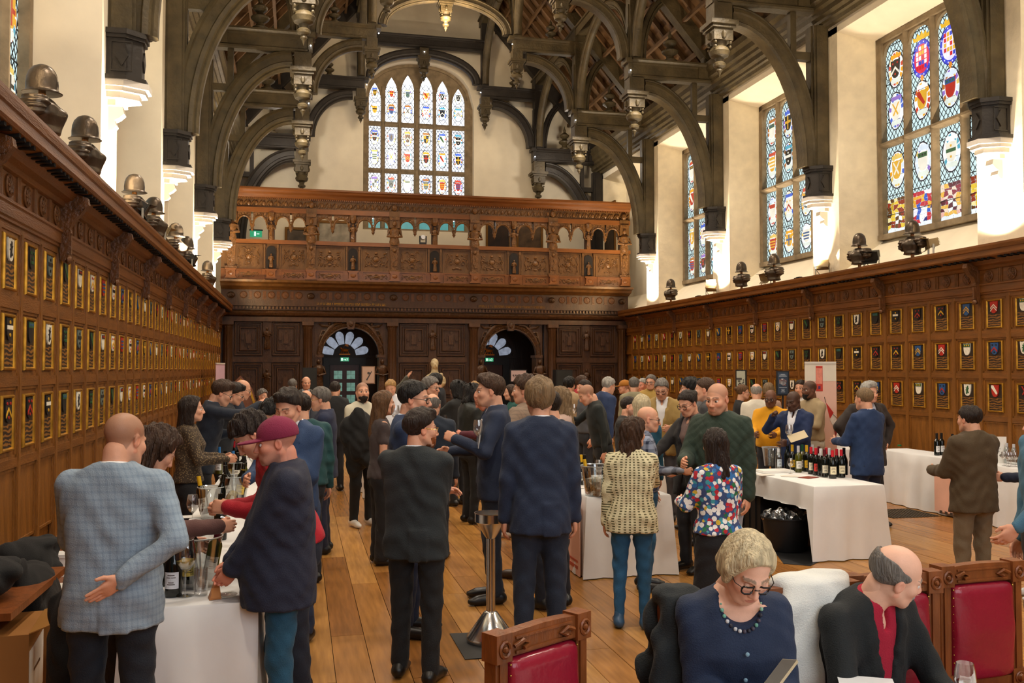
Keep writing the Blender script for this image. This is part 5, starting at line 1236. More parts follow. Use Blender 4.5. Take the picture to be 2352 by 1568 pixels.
    P, Q = F.mesh(); parts.append((TL(P), Q, sk))
    F = Field((-.2,-.1,.05),(.2,.52 if sit else .15,.96),.034)
    for sd in (-1,1):
        if sit: F.cap((sd*.09,0,.88),(sd*.12,.42,.86),.06,.045,.02); F.cap((sd*.12,.42,.86),(sd*.12,.40,.45),.04,.035,.02)
        else: fs = (step if sd < 0 else -step) if step else 0; F.cap((sd*.07,0,.90),(sd*.098*ws,.02+fs*.5,.5),.05,.04,.02); F.cap((sd*.098*ws,.02+fs*.5,.5),(sd*.105*ws,-.01+fs,.1),.036,.028,.02)
    P, Q = F.mesh(); parts.append((P, Q, sk))
    if scoop: F = Field((-.15,-.05,1.28),(.15,.2,1.55),.01); F.loft([(1.28,.13*w,.10,.014),(1.38,.135*w,.088,.0),(1.44,.11*w,.07,-.01),(1.50,.055,.05,-.01)],0); F.cap((-.09,.055,1.435),(.09,.055,1.435),.012,.012,.02); P, Q = F.mesh(); parts.append((TL(P), Q, sk))
    P, Q, Cc = join(parts); P *= s
    root = np_mesh('person', P, Q, SKIN, Cc); root.location = tuple(loc); root.rotation_euler = (0,0,yaw)
    tag(root, label, 'person', group); PEOPLE.append(root)
    def part(nm, P, Q, mt, col=None):
        if len(Q) == 0: return None
        o = np_mesh(nm, P*s, Q, mt, col, root); return o
    # hair
    if hair[0] not in ('bald','shaved','buzz','cap'):
        P, Q = hair_geo(hair[0], max(hh*.9,.006), q); j = random.Random(q).uniform(.85,1.15)
        part('hair', HT(P), Q, HAIRM, np.array(hc)*j)
    if beard:
        P, Q = beard_geo(max(hh,.005)) if not goat else goatee_geo(.005)
        part('beard', HT(P), Q, HAIRM, np.array(rgb(HAIRC[beard])))
    if cap:
        F = Field((-.12,-.15,-.05),(.12,.24,.18),hh); F.ell((0,-.018,.045),(.092,.113,.095),0); sl,X_,Y_,Z_ = F.sub(F.lo,(.12,.24,.18)); F.a = np.maximum(F.a,(.022-Z_)+np.zeros_like(F.a)).astype(np.float32)
        F.ell((0,.12,.028),(.075,.085,.010),.008); F.ell((0,-.018,.14),(.012,.012,.006),.004); P, Q = F.mesh(); co = part('cap', HT(P), Q, cloth('cap'+cap[1:], cap, 'speckle' if 0 else 'plain'))
    if specs:
        g = M(); 
        for sd in (-1,1):
            n = 14; sg = lambda v: (abs(v)**.5)*(1 if v > 0 else -1)
            g.tube([(sd*EYE+.0235*sg(cos(2*pi*i/n)), .103-.012*abs(cos(2*pi*i/n)), -.002+.0185*sg(sin(2*pi*i/n))) for i in range(n+1)], .0018 if specs == 'gold' else .0034, 5, cap=False)
            g.tube([(sd*(EYE+.021),.095,.004),(sd*.078,.07,.006),(sd*.082,-.01,.01)],.002,4)
        g.tube([(-.011,.104,.004),(0,.107,.006),(.011,.104,.004)],.002,4)
        me = g; V = HT(np.array(g.v))*s; m2 = M(); m2.v = [tuple(v) for v in V]; m2.f = g.f; m2.c = g.c; m2.build('glasses', GOLDM if specs == 'gold' else GLM, root, smooth=50)
    # top garment
    tk = top[0]; tm = cloth(tk+'_'+top[1][1:]+kind, top[1], kind, col2, .8 if tk != 'leather' else .35)
    long_coat = tk == 'coat'; jk = tk in ('jacket','coat','leather','zip','anorak'); inf = {'jacket':.016,'coat':.024,'leather':.03,'zip':.022,'anorak':.034,'knit':.022,'shirt':.010,'tee':.008,'blouse':.018}.get(tk,.015)
    hz = hem if hem is not None else {'jacket':.79,'coat':.72,'leather':.93,'zip':.86,'anorak':.84,'knit':.90,'shirt':.94,'tee':.93,'blouse':.93}.get(tk,.9)
    b = belly
    if not fem: pr = [(hz,.178*ws,.122+b*.8,b*.5),(.93,.172*ws,.122+b,b*.6),(1.08,.160*ws,.112+b,b*.7),(1.22,.172*ws,.115+b*.6,b*.3),(1.34,.180*ws,.112,-.004),(1.42,.170*ws,.094,-.012),(1.475,.125*ws,.074,-.018),(1.515,.064,.056,-.016+neck*.3)]
    else: pr = [(hz,.172*w,.125+b,b*.5),(.93,.168*w,.122+b,b*.4),(1.06,.130*w,.098+b,b*.3),(1.18,.142*w,.108+b*.5,.004),(1.28,.152*w,.128,.014),(1.38,.150*w,.098,-.004),(1.44,.120*w,.075,-.014),(1.485,.056,.05,-.014+neck*.3)]
    if hz >= .93: pr = [pr[0]]+[r for r in pr if r[0] > hz+.02]
    else: pr = [pr[0]]+[r for r in pr if r[0] > hz+.02]
    pr = [(z,a+inf,c+inf,d) for z,a,c,d in pr]
    lo = [-.62,-.5,hz-.03]; hi = [.62,.75,1.56]
    for (sd, S, E_, T, hk) in arms:
        for v in (E_, T):
            for i in range(3): lo[i] = min(lo[i], v[i]-.1) if i != 1 or True else lo[i]; hi[i] = max(hi[i], v[i]+.1)
    ax_ = [max(abs(v[0]) for (_,S,E_,T,_h) in arms for v in (S,E_,T))+.11, 0]; lo[0], hi[0] = -ax_[0], ax_[0]
    lo[1] = min([-.24]+[v[1]-.11 for (_,S,E_,T,_h) in arms for v in (S,E_,T)]); hi[1] = max([.24+b]+[v[1]+.11 for (_,S,E_,T,_h) in arms for v in (S,E_,T)])
    F = Field(lo, hi, h1); F.loft(pr, 0)
    ra = {'jacket':(.062,.053,.044),'coat':(.07,.062,.052),'leather':(.07,.066,.055),'zip':(.068,.060,.050),'anorak':(.075,.07,.056),'knit':(.062,.052,.044),'blouse':(.06,.058,.048)}.get(tk,(.056,.047,.036)); rk = .86 if fem else 1.0
    if not bare or tk == 'tee':
        for (sd, S, E_, T, hk) in arms:
            d = (T-E_)/np.linalg.norm(T-E_)
            if tk == 'tee' or (bare and tk == 'tee'): Em = S+(E_-S)*.55; F.cap(S, Em, .062*rk, .058*rk, .03)
            else: F.cap(S, E_, ra[0]*rk*min(1.05,w**.5), ra[1]*rk*min(1.05,w**.5), .035); F.cap(E_, T-d*.0, ra[1]*rk, ra[2]*rk, .02)
    if jk:   # lapels, front edges, vent, collar
        V0 = 1.12 if tk in ('jacket','coat') else 1.36
        sl, X_, Y_, Z_ = F.sub(lo, hi)
        if tk in ('jacket','coat'):
            half = np.clip((Z_-V0)*.23,0,.062)+np.where(Z_ < .95, (.95-Z_)*.35, 0)
            lap = (np.abs(X_) < half+.055)&(np.abs(X_) > half)&(Z_ > V0)&(Y_ > 0)&(Z_ < 1.46); F.a[sl] -= np.where(lap, .008, 0).astype(np.float32)
            cut = np.maximum(half-.004-np.abs(X_), np.maximum(.02-Y_, 0)*0-1)
            ins = ((np.abs(X_) < half)&(Y_ > .02)&((Z_ > V0)|(Z_ < .93))); F.a[sl] = np.where(ins, np.maximum(F.a[sl], np.minimum(half-np.abs(X_)+.002, .02)), F.a[sl]).astype(np.float32)
            F.a[sl] -= np.where((X_ > 0)&(Y_ < 0)&(Z_ < .99)&(np.abs(X_) < .12), .007, 0).astype(np.float32)
        F.tor((0,-.022+neck*.4,1.475),.073 if not fem else .062,.015,-.35,.012,ey=.95) if tk in ('jacket','coat') else F.tor((0,-.01+neck*.4,1.495),.070 if not fem else .058,.021,-.2,.012,ey=.95)
        F.ell((0,.09,1.44),(.05,.06,.05),.01,'s') if tk in ('jacket','coat') else None
    elif tk == 'knit': F.tor((0,.0+neck*.4,1.475),.064 if not fem else .06,.011,-.3,.008)
    F.folds(.0042 if tk != 'knit' else .005, q, 1.0 if tk != 'anorak' else 1.3)
    # cut flat hem and sleeve ends already flat enough; carve neck hole
    if scoop: F.ell((0,.10,1.475),(.085,.13,.085),.008,'s')
    F.cap((0,-.01+neck*.5,1.45),(0,.02+neck,1.70),.050 if not fem else .044,.06,.004,'s')
    P, Q = F.mesh(); nmz = {'jacket':'jacket','coat':'coat','leather':'leather_jacket','zip':'jacket','anorak':'quilted_jacket','knit':'sweater','shirt':'shirt','tee':'top','blouse':'blouse'}[tk]
    o = part(nmz, TB(P), Q, tm); 
    # shirt beneath, collar and cuffs
    if jk and shirt:
        F = Field((-.2,-.16,.88),(.2,.22+b,1.56),.012 if dist < 7.5 else (.017 if dist < 10.7 else .022)); F.loft([(z,(a-inf-.003),(c-inf-.003)+(.008 if tk in ('jacket','coat') else -.01),d) for z,a,c,d in ([(max(hz,.9),pr[0][1],pr[0][2],pr[0][3])]+[r for r in pr if r[0] > max(hz,.9)+.02])],0)
        F.tor((0,-.012+neck*.4,1.492),.058 if not fem else .05,.016,-.3,.008,ey=.95); F.cap((0,-.01+neck*.5,1.46),(0,.02+neck,1.70),.048 if not fem else .042,.054,.003,'s')
        F.ell((0,.075,1.455),(.016,.05,.06),.006,'s') if not tie else None
        P, Q = F.mesh(); part('shirt', TB(P), Q, cloth('shirt_'+shirt[1:], shirt))
        for (sd, S, E_, T, hk) in arms:
            d = (T-E_)/np.linalg.norm(T-E_); lo_ = np.minimum(T-d*.03,T+d*.02)-.06; F = Field(lo_, np.maximum(T-d*.03,T+d*.02)+.06, .009); F.cap(T-d*.02, T+d*.006, .036*rk, .033*rk, 0); P, Q = F.mesh(); part('cuff', TL(P), Q, cloth('shirt_'+shirt[1:], shirt))
        if tie: g = M().prism([(-.018,1.44),(.018,1.44),(.012,1.41),(.03,1.1),(0,1.06),(-.03,1.1),(-.012,1.41)],'y',.135+b*.7,.145+b*.7); m2 = M(); m2.v = [tuple(v*s) for v in TL(np.array(g.v))]; m2.f = g.f; m2.c = g.c; m2.build('tie', cloth('tie'+tie[1:], tie), root)
    if tk in ('shirt','knit') and shirt and tk == 'shirt':
        F = Field((-.12,-.12,1.42),(.12,.12,1.56),.008); F.tor((0,-.006+neck*.4,1.488),.060,.016,-.3,.004,ey=.95); F.ell((0,.075,1.47),(.014,.05,.06),.006,'s'); P, Q = F.mesh(); part('collar', TL(P), Q, tm)
    # trousers
    if legs and pants:
        pt, pc = (pants if isinstance(pants, tuple) else ('plain', pants)); wide = {'plain':1.0,'wide':1.35,'slim':.86,'jeans':1.0,'skirt':1.0}[pt]
        pm = cloth('trousers_'+pc[1:], pc, rough=.8); lg = []
        F = Field((-.36,-.30,.03),(.36,.62 if sit else .34,1.04),h1*1.25)
        if sit:
            F.loft([(.80,.165*ws,.12,0),(1.02,.155*ws,.11,0)],0)
            for sd in (-1,1): F.cap((sd*.10,0,.88),(sd*.13,.44,.86),.095,.072,.04); F.cap((sd*.13,.44,.86),(sd*.13,.42,.42),.07,.055,.02)
        elif pt == 'skirt': F.loft([(.16,.26,.2,0),(.5,.2,.16,0),(.8,.17,.13,0),(1.0,.13*1,.1,0)],0)
        else:
            F.loft([(.80,.163*ws,.118+b*.4,0),(.92,.170*ws,.124+b*.6,0),(1.03,.152*ws,.112+b*.8,b*.3)],0)
            fst = {0:(0,0)}.get(step, (step,-step))
            for sd, fs in ((-1,fst[0]),(1,fst[1])):
                hp_ = np.array([sd*.088*ws,0,.88]); kn = np.array([sd*.098*ws,.025+fs*.5,.50]); an = np.array([sd*.105*ws,-.01+fs,.085]); F.cap(hp_, kn, .094*(1+(wide-1)*.3), .070*wide, .04); F.cap(kn, an, .070*wide, .056*wide if pt != 'slim' else .042, .02); F.ell((sd*.07,-.04,.86),(.08,.075,.085),.03)
            F.loft([(.0,.4,.4,0),(.045,.4,.4,0)],.0,'s')
        F.folds(.0045, q+3, 1.1); P, Q = F.mesh(); P = P.copy()
        if lean: t = np.clip((P[:,2]-.80)/.2,0,1)[:,None]; P = P*(1-t)+TL(P)*t
        part('trousers' if pt != 'skirt' else 'skirt', P, Q, pm)
        if shoes and not sit:
            for sd in (-1,1):
                fs = (step if sd < 0 else -step) if step else 0; x = sd*.105*ws; F = Field((x-.09,-.14+fs,-.01),(x+.09,.26+fs,.16),h1); F.cap((x,-.05+fs,.05),(x+sd*.02,.13+fs,.038),.045,.040,0); F.cap((x,-.03+fs,.06),(x,-.01+fs,.12),.042,.042,.02); F.ell((x+sd*.025,.165+fs,.030),(.042,.05,.026),.02)
                sl, X_, Y_, Z_ = F.sub(F.lo,(x+.09,.26+fs,.16)); F.a = np.maximum(F.a, (.004-Z_)+np.zeros_like(F.a)).astype(np.float32); P, Q = F.mesh(); part('shoe', P, Q, mat('shoe_'+shoes[1:], rgb(shoes), .35, var=.05))
    root['_s'] = s
    return root
# ---------------- the crowd ----------------
G_ = 'guests at the wine tasting'
person('bald stubble-haired man in pale blue checked blazer, right hand behind his back', 272,945,4.5, 350,('jacket','#8b9dad'),'#eef0f2','#131b26',hair=('buzz','mid'),R='behind',handR='flat',L='front',hy=-22,hp=14,w=1.14,belly=.03,kind='check',col2='#5d7388',lean=3)
person('woman with dark curly hair bending over the left table beside the pale blazer', 352,974,5.15, 290,('blouse','#5a3a34'),None,'#1a1a1e',hair=('longcurly','brown'),sex='f',R='reach',L='table',hp=24,lean=14,hy=10)
person('woman with long straight dark hair in brown patterned blouse behind the left table', 437,908,9.0, 278,('blouse','#3f3122'),None,'#17171b',hair=('long','dark'),sex='f',L='front',R='front',hp=2,kind='speckle',col2='#7a684a')
person('man in dark navy jacket and black-rimmed glasses pouring wine across the left table', 506,873,10.4, 275,('jacket','#141d2c'),'#c4d6e6','#15171c',hair=('side','brown'),specs='dark',lean=12,hp=14,R=(.10,.56,1.47),handR='grip',L=(.15,.38,1.18))
person('man with glasses in charcoal jacket just beyond the pouring man', 534,879,11.6, 275,('jacket','#1f2329'),'#38404c','#15171c',hair=('side','dark'),specs='dark',lean=9,hp=14,R='reach',L='front')
person('bald man with black glasses and blue collar, farthest behind the left table', 553,871,12.8, 275,('jacket','#1a2334'),'#34588a','#15171c',hair=('bald','dark'),specs='dark',lean=8,hp=12,R='front')
person('curly-haired man in light grey suit far off by the screen, left of the tables', 601,894,17, 225,('jacket','#7b7464'),'#e6e6e6','#4a463e',hair=('curly','grey'),tie='#27344e',R='chest')
person('grey-haired man seen from behind in front of the left screen panels', 672,870,18, 5,('jacket','#3a3a3c'),'#dadada','#26262a',hair=('short','grey'))
person('balding man in grey suit and tie before the dark speaker', 703,864,18.5, 190,('jacket','#45443f'),'#d6dae0','#33332f',hair=('ring','mid'),tie='#4a5a7a')
person('man in red sweater bending over the left table beside the burgundy cap', 590,941,5.6, 95,('knit','#a81526'),None,'#1c2230',hair=('curly','dark'),lean=18,hp=30,L=(.10,.40,1.14),handL='grip',R=(.10,.42,1.12),handR='grip')
person('man in burgundy baseball cap and navy waxed jacket by the left table', 650,960,4.95, 92,('anorak','#1b2034'),'#a9c3e4',('jeans','#1c4d69'),skin='r',hair=('shaved','grey'),hp=10,w=1.12,belly=.05,cap='#7c2040',stub=.3,L=(.03,.27,.86),R=(.02,.28,.87),handL='relax',hem=.76)
person('young man in mid-blue suit looking down behind the burgundy cap', 672,890,6.8, 150,('jacket','#2b4163'),'#e2e8f0','#1e2c46',hair=('side','dark'),hp=24,L='chest',handL='fist',R='front')
person('man with grey moustache and wire glasses left of the grey-haired navy suit', 704,895,12, 165,('jacket','#2a2d36'),'#6a7486','#22242a',hair=('ring','grey'),specs='gold',stub=.6,beard=None)
person('broad person in teal sweater behind the mid-blue suit', 694,903,8.6, 25,('knit','#184549'),None,'#1c1e24',hair=('short','dark'),w=1.3)
person('grey-haired man in navy suit in profile to the left, with gold glasses', 743,889,10, 82,('jacket','#1c2540'),'#f0f2f6','#1a2238',hair=('grey','grey'),specs='gold',hp=10,L='low',R='front')
person('person in black puffer jacket by the glazed door', 768,876,15, 20,('anorak','#151618'),'#333338','#17181c',hair=('short','dark'),hy=-40)
person('dark-haired man stooping behind the young man in mid-blue suit', 636,916,7.7, 105,('jacket','#24262b'),'#3a3e48','#1a1a1e',hair=('curly','black'),lean=14,hp=20)
person('woman with blond tied hair left of the moustached man', 655,890,13, 60,('blouse','#6a403a'),None,'#26262a',hair=('bun','blond'),sex='f')
person('bearded man in cream v-neck sweater holding a black coat', 833,877,11.6, 205,('knit','#cbc4ad'),None,'#111316',hair=('buzz','dark'),beard='dark',hy=-18,hp=-4,shoes='#dedcd6',L='front',R='front')
person('smiling woman with long light-brown hair in sleeveless brown top and wide black trousers', 878,897,9.3, 278,('tee','#453b3b'),None,('wide','#17171a'),hair=('long','mid'),sex='f',bare=True,L='glass',R='down',hem=.86)
person('fair-haired young man looking down beyond the woman with long light-brown hair', 898,871,15, 168,('shirt','#e2e4ea'),None,'#26262c',hair=('short','blond'),hp=22)
person('black-haired man in blue suit with black-rimmed glasses, arms folded', 944,874,6.8, 252,('jacket','#1d3050'),'#d8e4f4','#131d33',hair=('short','black'),specs='dark',L='cross',R='cross',w=1.05,shoes='#1a1614')
person('ginger-bearded man in dark grey suit, back to the viewer, small bald spot', 957,940,5.8, 335,('jacket','#20272a'),'#dfe6f0','#101316',hair=('side','dark'),beard='ginger',specs='gold',hy=-52,hp=4,L='cross',R='cross',w=1.13,step=.05)
person('person by the screen raising a spread hand', 930,880,16.5, 200,('blouse','#5c5a4e'),None,'#26262a',hair=('short','dark'),sex='f',R=(.06,.22,1.86),handR='flat')
person('grey-haired man with glasses between the blue suit and the marble bust', 985,867,12, 240,('jacket','#34343a'),'#b8b8c0','#22242a',hair=('curly','grey'),specs='dark')
person('black-haired youth in black sweater in front of the marble bust', 1004,858,16, 75,('knit','#11151d'),None,'#15171c',hair=('mop','black'),hp=12)
person('balding grey-haired man in navy suit seen from behind, centre of the hall', 993,903,9.4, 345,('jacket','#1b2635'),'#c4ccd8','#18202c',hair=('ring','grey'),w=1.12)
person('man with dreadlocks and beard in black leather jacket', 1083,881,11.5, 285,('leather','#1a1f1d'),'#26282a','#131517',skin='d',hair=('dread','black'),beard='black',hp=12)
person('person with tied dreadlocks in black t-shirt behind the leather jacket', 1052,874,13, 40,('shirt','#1b1b1b'),None,'#1b1b1e',skin='b',hair=('dread','black'),L='reach')
person('woman with blond bun facing away by the right-hand arched doorway', 1090,874,14, 320,('jacket','#1a1a20'),'#2a2a2e','#1a1a1e',hair=('bun','blond'),sex='f')
person('tall man with swept brown hair in navy suit holding a wine glass', 1132,860,7.6, 82,('jacket','#1d2941'),'#cfe0f6','#16202f',hair=('quiff','brown'),L=(.16,.30,1.26),handL='grip',R='front')
person('person in burgundy sweater bending behind the tall navy suit', 1112,888,10.6, 75,('knit','#56222e'),None,'#2a1b19',skin='r',hair=('shaved','brown'),lean=20,hp=20,shoes='#d8d6d0',L='reach')
person('woman with long brown hair in dark teal dress by the stand-up poster', 1176,883,14, 85,('blouse','#0f4a44'),None,('skirt','#0f4a44'),hair=('long','brown'),sex='f',L='front')
person('man in brown tweed blazer partly behind the fair-haired man in navy suit', 1212,862,8.4, 40,('jacket','#86715f'),'#c8ccd4','#4e3c30',hair=('curly','brown'),w=1.22,hy=20,kind='check',col2='#5e5048',shoes='#2e1c12',L='hip')
person('man with tousled light-brown hair in navy suit, back to the viewer', 1240,868,6.0, 352,('jacket','#1d2a42'),'#eef2f8','#192537',hair=('mop','ash'),w=1.0,hp=2)
person('woman with wavy fair-brown hair in beige sweater beyond the navy suits', 1288,890,9.2, 60,('knit','#b2978a'),None,'#2a2a30',hair=('longcurly','ash'),sex='f')
person('person in blue-black jacket right behind the fair-haired man in navy suit', 1266,897,7.3, 25,('jacket','#141d2e'),'#d0d4dc','#131722',hair=('short','dark'),w=1.1)
person('dark-haired man in camel sweater by the dark speaker on the right', 1307,866,15, 320,('knit','#a98f6c'),None,'#26262c',hair=('curly','black'))
person('man with dark red-brown hair in red top beyond the black shirt', 1334,862,16, 255,('knit','#9c1620'),None,'#22242a',hair=('short','brown'),skin='r')
person('short dark-haired man in grey just behind the red top', 1345,872,13.5, 100,('shirt','#4a4c52'),None,'#22242a',hair=('short','dark'))
person('close-cropped man in black shirt leaning to the left over the centre table', 1353,881,11.3, 82,('shirt','#1a201f'),None,'#131517',hair=('buzz','mid'),lean=12,hp=20,R=(.10,.46,1.36),handR='grip',L='down',w=1.08)
person('grey-haired man with glasses in blue blazer turned to the right, beyond the black shirt', 1397,866,13.6, 290,('jacket','#223459'),'#dfe6f0','#22242c',hair=('grey','silver'),specs='dark',lean=12,w=1.1)
person('man in ochre cap and tan jacket near the right corner of the screen', 1437,873,16, 60,('zip','#9a7a48'),'#777777','#2a2a2e',hair=('shaved','brown'),cap='#a86c22')
person('grey-brown haired man in khaki sweater seen from behind near the panelled wall', 1456,866,14.5, 330,('knit','#8b8468'),None,'#3a382e',hair=('short','grey'))
person('silver-haired pink-faced man facing left near the panelled wall', 1478,868,15.5, 120,('zip','#6c6a60'),'#c8c8c8','#2a2a2e',skin='r',hair=('crop','silver'))
person('man with glasses in mustard jacket behind the tan jacket', 1496,860,15.2, 140,('zip','#b08f48'),'#e0e0e0','#33302a',hair=('short','grey'),specs='dark')
person('man with glasses in open tan jacket and white shirt looking down', 1521,868,11.2, 150,('jacket','#a28750'),'#e9eaec','#4a4a50',hair=('short','grey'),specs='dark',hp=24,w=1.12,L='front',R='front')
person('man in dark brown-grey jacket and white shirt with folded arms, head tilted', 1441,911,10.1, 228,('jacket','#292725'),'#e2e2de','#18223c',hair=('short','dark'),stub=.5,L='cross',R='cross',hr=-12,hy=10)
person('white-haired woman in blue-green sweater facing away', 1474,906,8.9, 345,('knit','#17506a'),None,'#22242a',hair=('midlong','plat'),sex='f')
person('bald man with glasses in blue checked shirt, left hand in jeans pocket', 1482,932,7.7, 255,('shirt','#8c96aa'),None,('jeans','#20506f'),hair=('bald','dark'),specs='dark',kind='plaid',col2='#222b42',L='pocket',R='front',w=1.05,hp=8,shoes='#1d1a1a')
person('woman with dark wavy hair in cream crochet sweater, jeans and blue heels', 1450,959,6.6, 338,('knit','#d6cda6'),None,('slim','#225478'),hair=('longcurly','brown'),sex='f',hy=-40,kind='knit',col2='#54502f',hem=.80,R='face',L='down',w=1.15,shoes='#34526e')
person('woman with tied dark hair and glasses in black coat', 1588,893,8.3, 115,('coat','#1a181a'),'#6a5550','#17171b',hair=('bun','dark'),sex='f',specs='dark',hp=24,L='low',R='table')
person('woman with long dark hair in floral blouse and wide black trousers', 1645,983,5.9, 8,('blouse','#3a4c7a'),None,('wide','#131418'),hair=('midlong','dark'),sex='f',kind='floral',col2='#ffffff',L='front',R='front',w=1.1)
person('bald man in dark green quilted jacket looking down to the left', 1652,878,7.0, 128,('anorak','#26362b'),'#9fbfe0','#98a2b0',hair=('shaved','brown'),stub=.35,kind='quilt',w=1.08,hp=12,L='down',R='front')
person('close-cropped man just behind the bald man in green', 1624,867,9.5, 55,('jacket','#3a3a3c'),'#8a8a90','#26262a',hair=('crop','brown'))
person('black-haired person in grey coat beyond the woman in black coat', 1589,869,10.5, 60,('coat','#5c5c5e'),'#b8b8bc','#26262a',hair=('curly','black'))
person('fair-haired woman with glasses in black top by the panelled wall', 1703,882,13.4, 255,('jacket','#17171a'),None,'#17171a',hair=('bun','mid'),sex='f',specs='dark')
person('white-haired balding man in cream shirt seen from behind', 1737,880,12.4, 325,('shirt','#ddd6c4'),None,'#4a443a',hair=('ring','silver'))
person('fair-haired woman in pink striped shirt seen from behind', 1766,878,13.8, 345,('shirt','#c09c88'),None,'#3a3a40',hair=('bob','ash'),sex='f',kind='stripe',col2='#d8c4b4')
person('bald man with glasses in bright yellow sweater', 1771,894,11.3, 140,('shirt','#dc9a08'),None,'#26262c',skin='b',hair=('bald','black'),specs='dark',belly=.06,w=1.16,hp=12,L='front',R='front')
person('man in bright navy blazer and white shirt raising a hand, holding a card', 1826,897,10.1, 118,('jacket','#13264d'),'#eeeef2','#15203a',skin='d',hair=('shaved','black'),hp=16,L=(.12,.36,1.12),R=(.16,.26,1.42),handR='fist',w=1.06)
person('bearded man in tan long-sleeved polo beside the pink banner', 1862,873,11.4, 98,('shirt','#9f8b69'),None,'#b4aa98',skin='b',hair=('buzz','black'),beard='black',L='front',w=1.1)
person('dark-haired man half hidden behind the tan polo', 1840,872,13, 130,('shirt','#e0dcd4'),None,'#26262c',hair=('short','dark'))
person('silver-haired man in dark brown coat facing the viewer, elbow out', 1993,877,10.2, 190,('coat','#2c231e'),'#b8bcc6','#1e1c1c',hair=('side','silver'),w=1.25,L='hip',R='hip')
person('fair crew-cut man in bright blue suit, back to the viewer, by the wine table', 1988,890,9.0, 12,('jacket','#1a3258'),'#eef2f8','#141e36',hair=('crop','ash'),L='front',handL='flat',R='front',shoes='#17120f')
person('balding dark-haired man in brown jacket and khaki trousers, back to the viewer', 2231,930,6.7, 8,('zip','#463721'),'#6a5a42',('plain','#675842'),hair=('spot','dark'),w=1.2,L='front',R='front',hem=.80,shoes='#2a2018')
person('person in navy jacket cut off by the right edge', 2388,945,6.6, 60,('jacket','#131b2e'),'#c8ccd4','#23272e',hair=('short','brown'),w=1.1,L='front',shoes='#dcdad6')
person('person in denim-blue shirt leaning on the rightmost red chair', 2418,885,4.5, 88,('shirt','#44708a'),None,'#191b1f',hair=('short','dark'),w=1.15,L=(.06,.36,.93),R='down')
# the two seated guests in front
sw = person('seated woman with short white-blond hair and black glasses in navy blouse, looking at her phone', 1700,1197,3.12, 172,('blouse','#1b2a45'),None,'#1b2338',hair=('bob','plat'),sex='f',specs='dark',lean=12,hp=27,hy=4,hr=-6,sit=1,scoop=True,L=(.05,.36,1.13),R=(.03,.34,1.12),handL='grip',handR='relax',w=1.12,belly=.03,skin='p')
sm = person('seated balding grey man in black jacket and crimson shirt, turned to the right', 2052,1252,3.25, 196,('jacket','#121719'),'#a51432','#15171a',hair=('ring','grey'),lean=22,hy=60,hp=10,sit=1,L='table',R='table',w=1.12,belly=.05,skin='p',beard='silver',goat=True)
# ---------------- things standing in the hall ----------------
CL = mat('tablecloth', rgb('#e6e6e4'), .8, var=.04, scale=3, bump=.25, bscale=5)
PEACH = mat('peach_print', rgb('#e8b49c'), .6, var=.06, scale=3)
TW = mat('table_wood', rgb('#3a2012'), .5, var=.2); BLK = mat('black_plastic', rgb('#17181a'), .5, var=.1); PAPER = mat('paper', rgb('#eeebe4'), .7, var=.02)
STEEL = mat('brushed_steel', (.62,.61,.59), .22, metal=1, var=.05, stretch=(6,6,.3))
def glassmat(name, tint=(1,1,1), a=.14, rough=.02):
    m = bpy.data.materials.new(name); m.use_nodes = True; nt = m.node_tree; N = nt.nodes; L = nt.links
    for n in list(N): N.remove(n)
    o = N.new('ShaderNodeOutputMaterial'); t = N.new('ShaderNodeBsdfTransparent'); t.inputs[0].default_value = (*tint,1); g = N.new('ShaderNodeBsdfGlossy'); g.inputs['Roughness'].default_value = rough
    f = N.new('ShaderNodeLayerWeight'); f.inputs[0].default_value = .35; mr = N.new('ShaderNodeMapRange'); mr.inputs['To Min'].default_value = a; mr.inputs['To Max'].default_value = .75; L.new(f.outputs['Facing'], mr.inputs['Value'])
    x = N.new('ShaderNodeMixShader'); L.new(mr.outputs[0], x.inputs[0]); L.new(t.outputs[0], x.inputs[1]); L.new(g.outputs[0], x.inputs[2]); L.new(x.outputs[0], o.inputs[0]); return m
GLASS = glassmat('clear_glass'); ACR = glassmat('acrylic', (.93,.95,.95), .18, .05)
WINE = mat('white_wine', rgb('#d8c070'), .1, var=0, spec=.6); RED = mat('red_wine', rgb('#3a0a14'), .1, var=0)
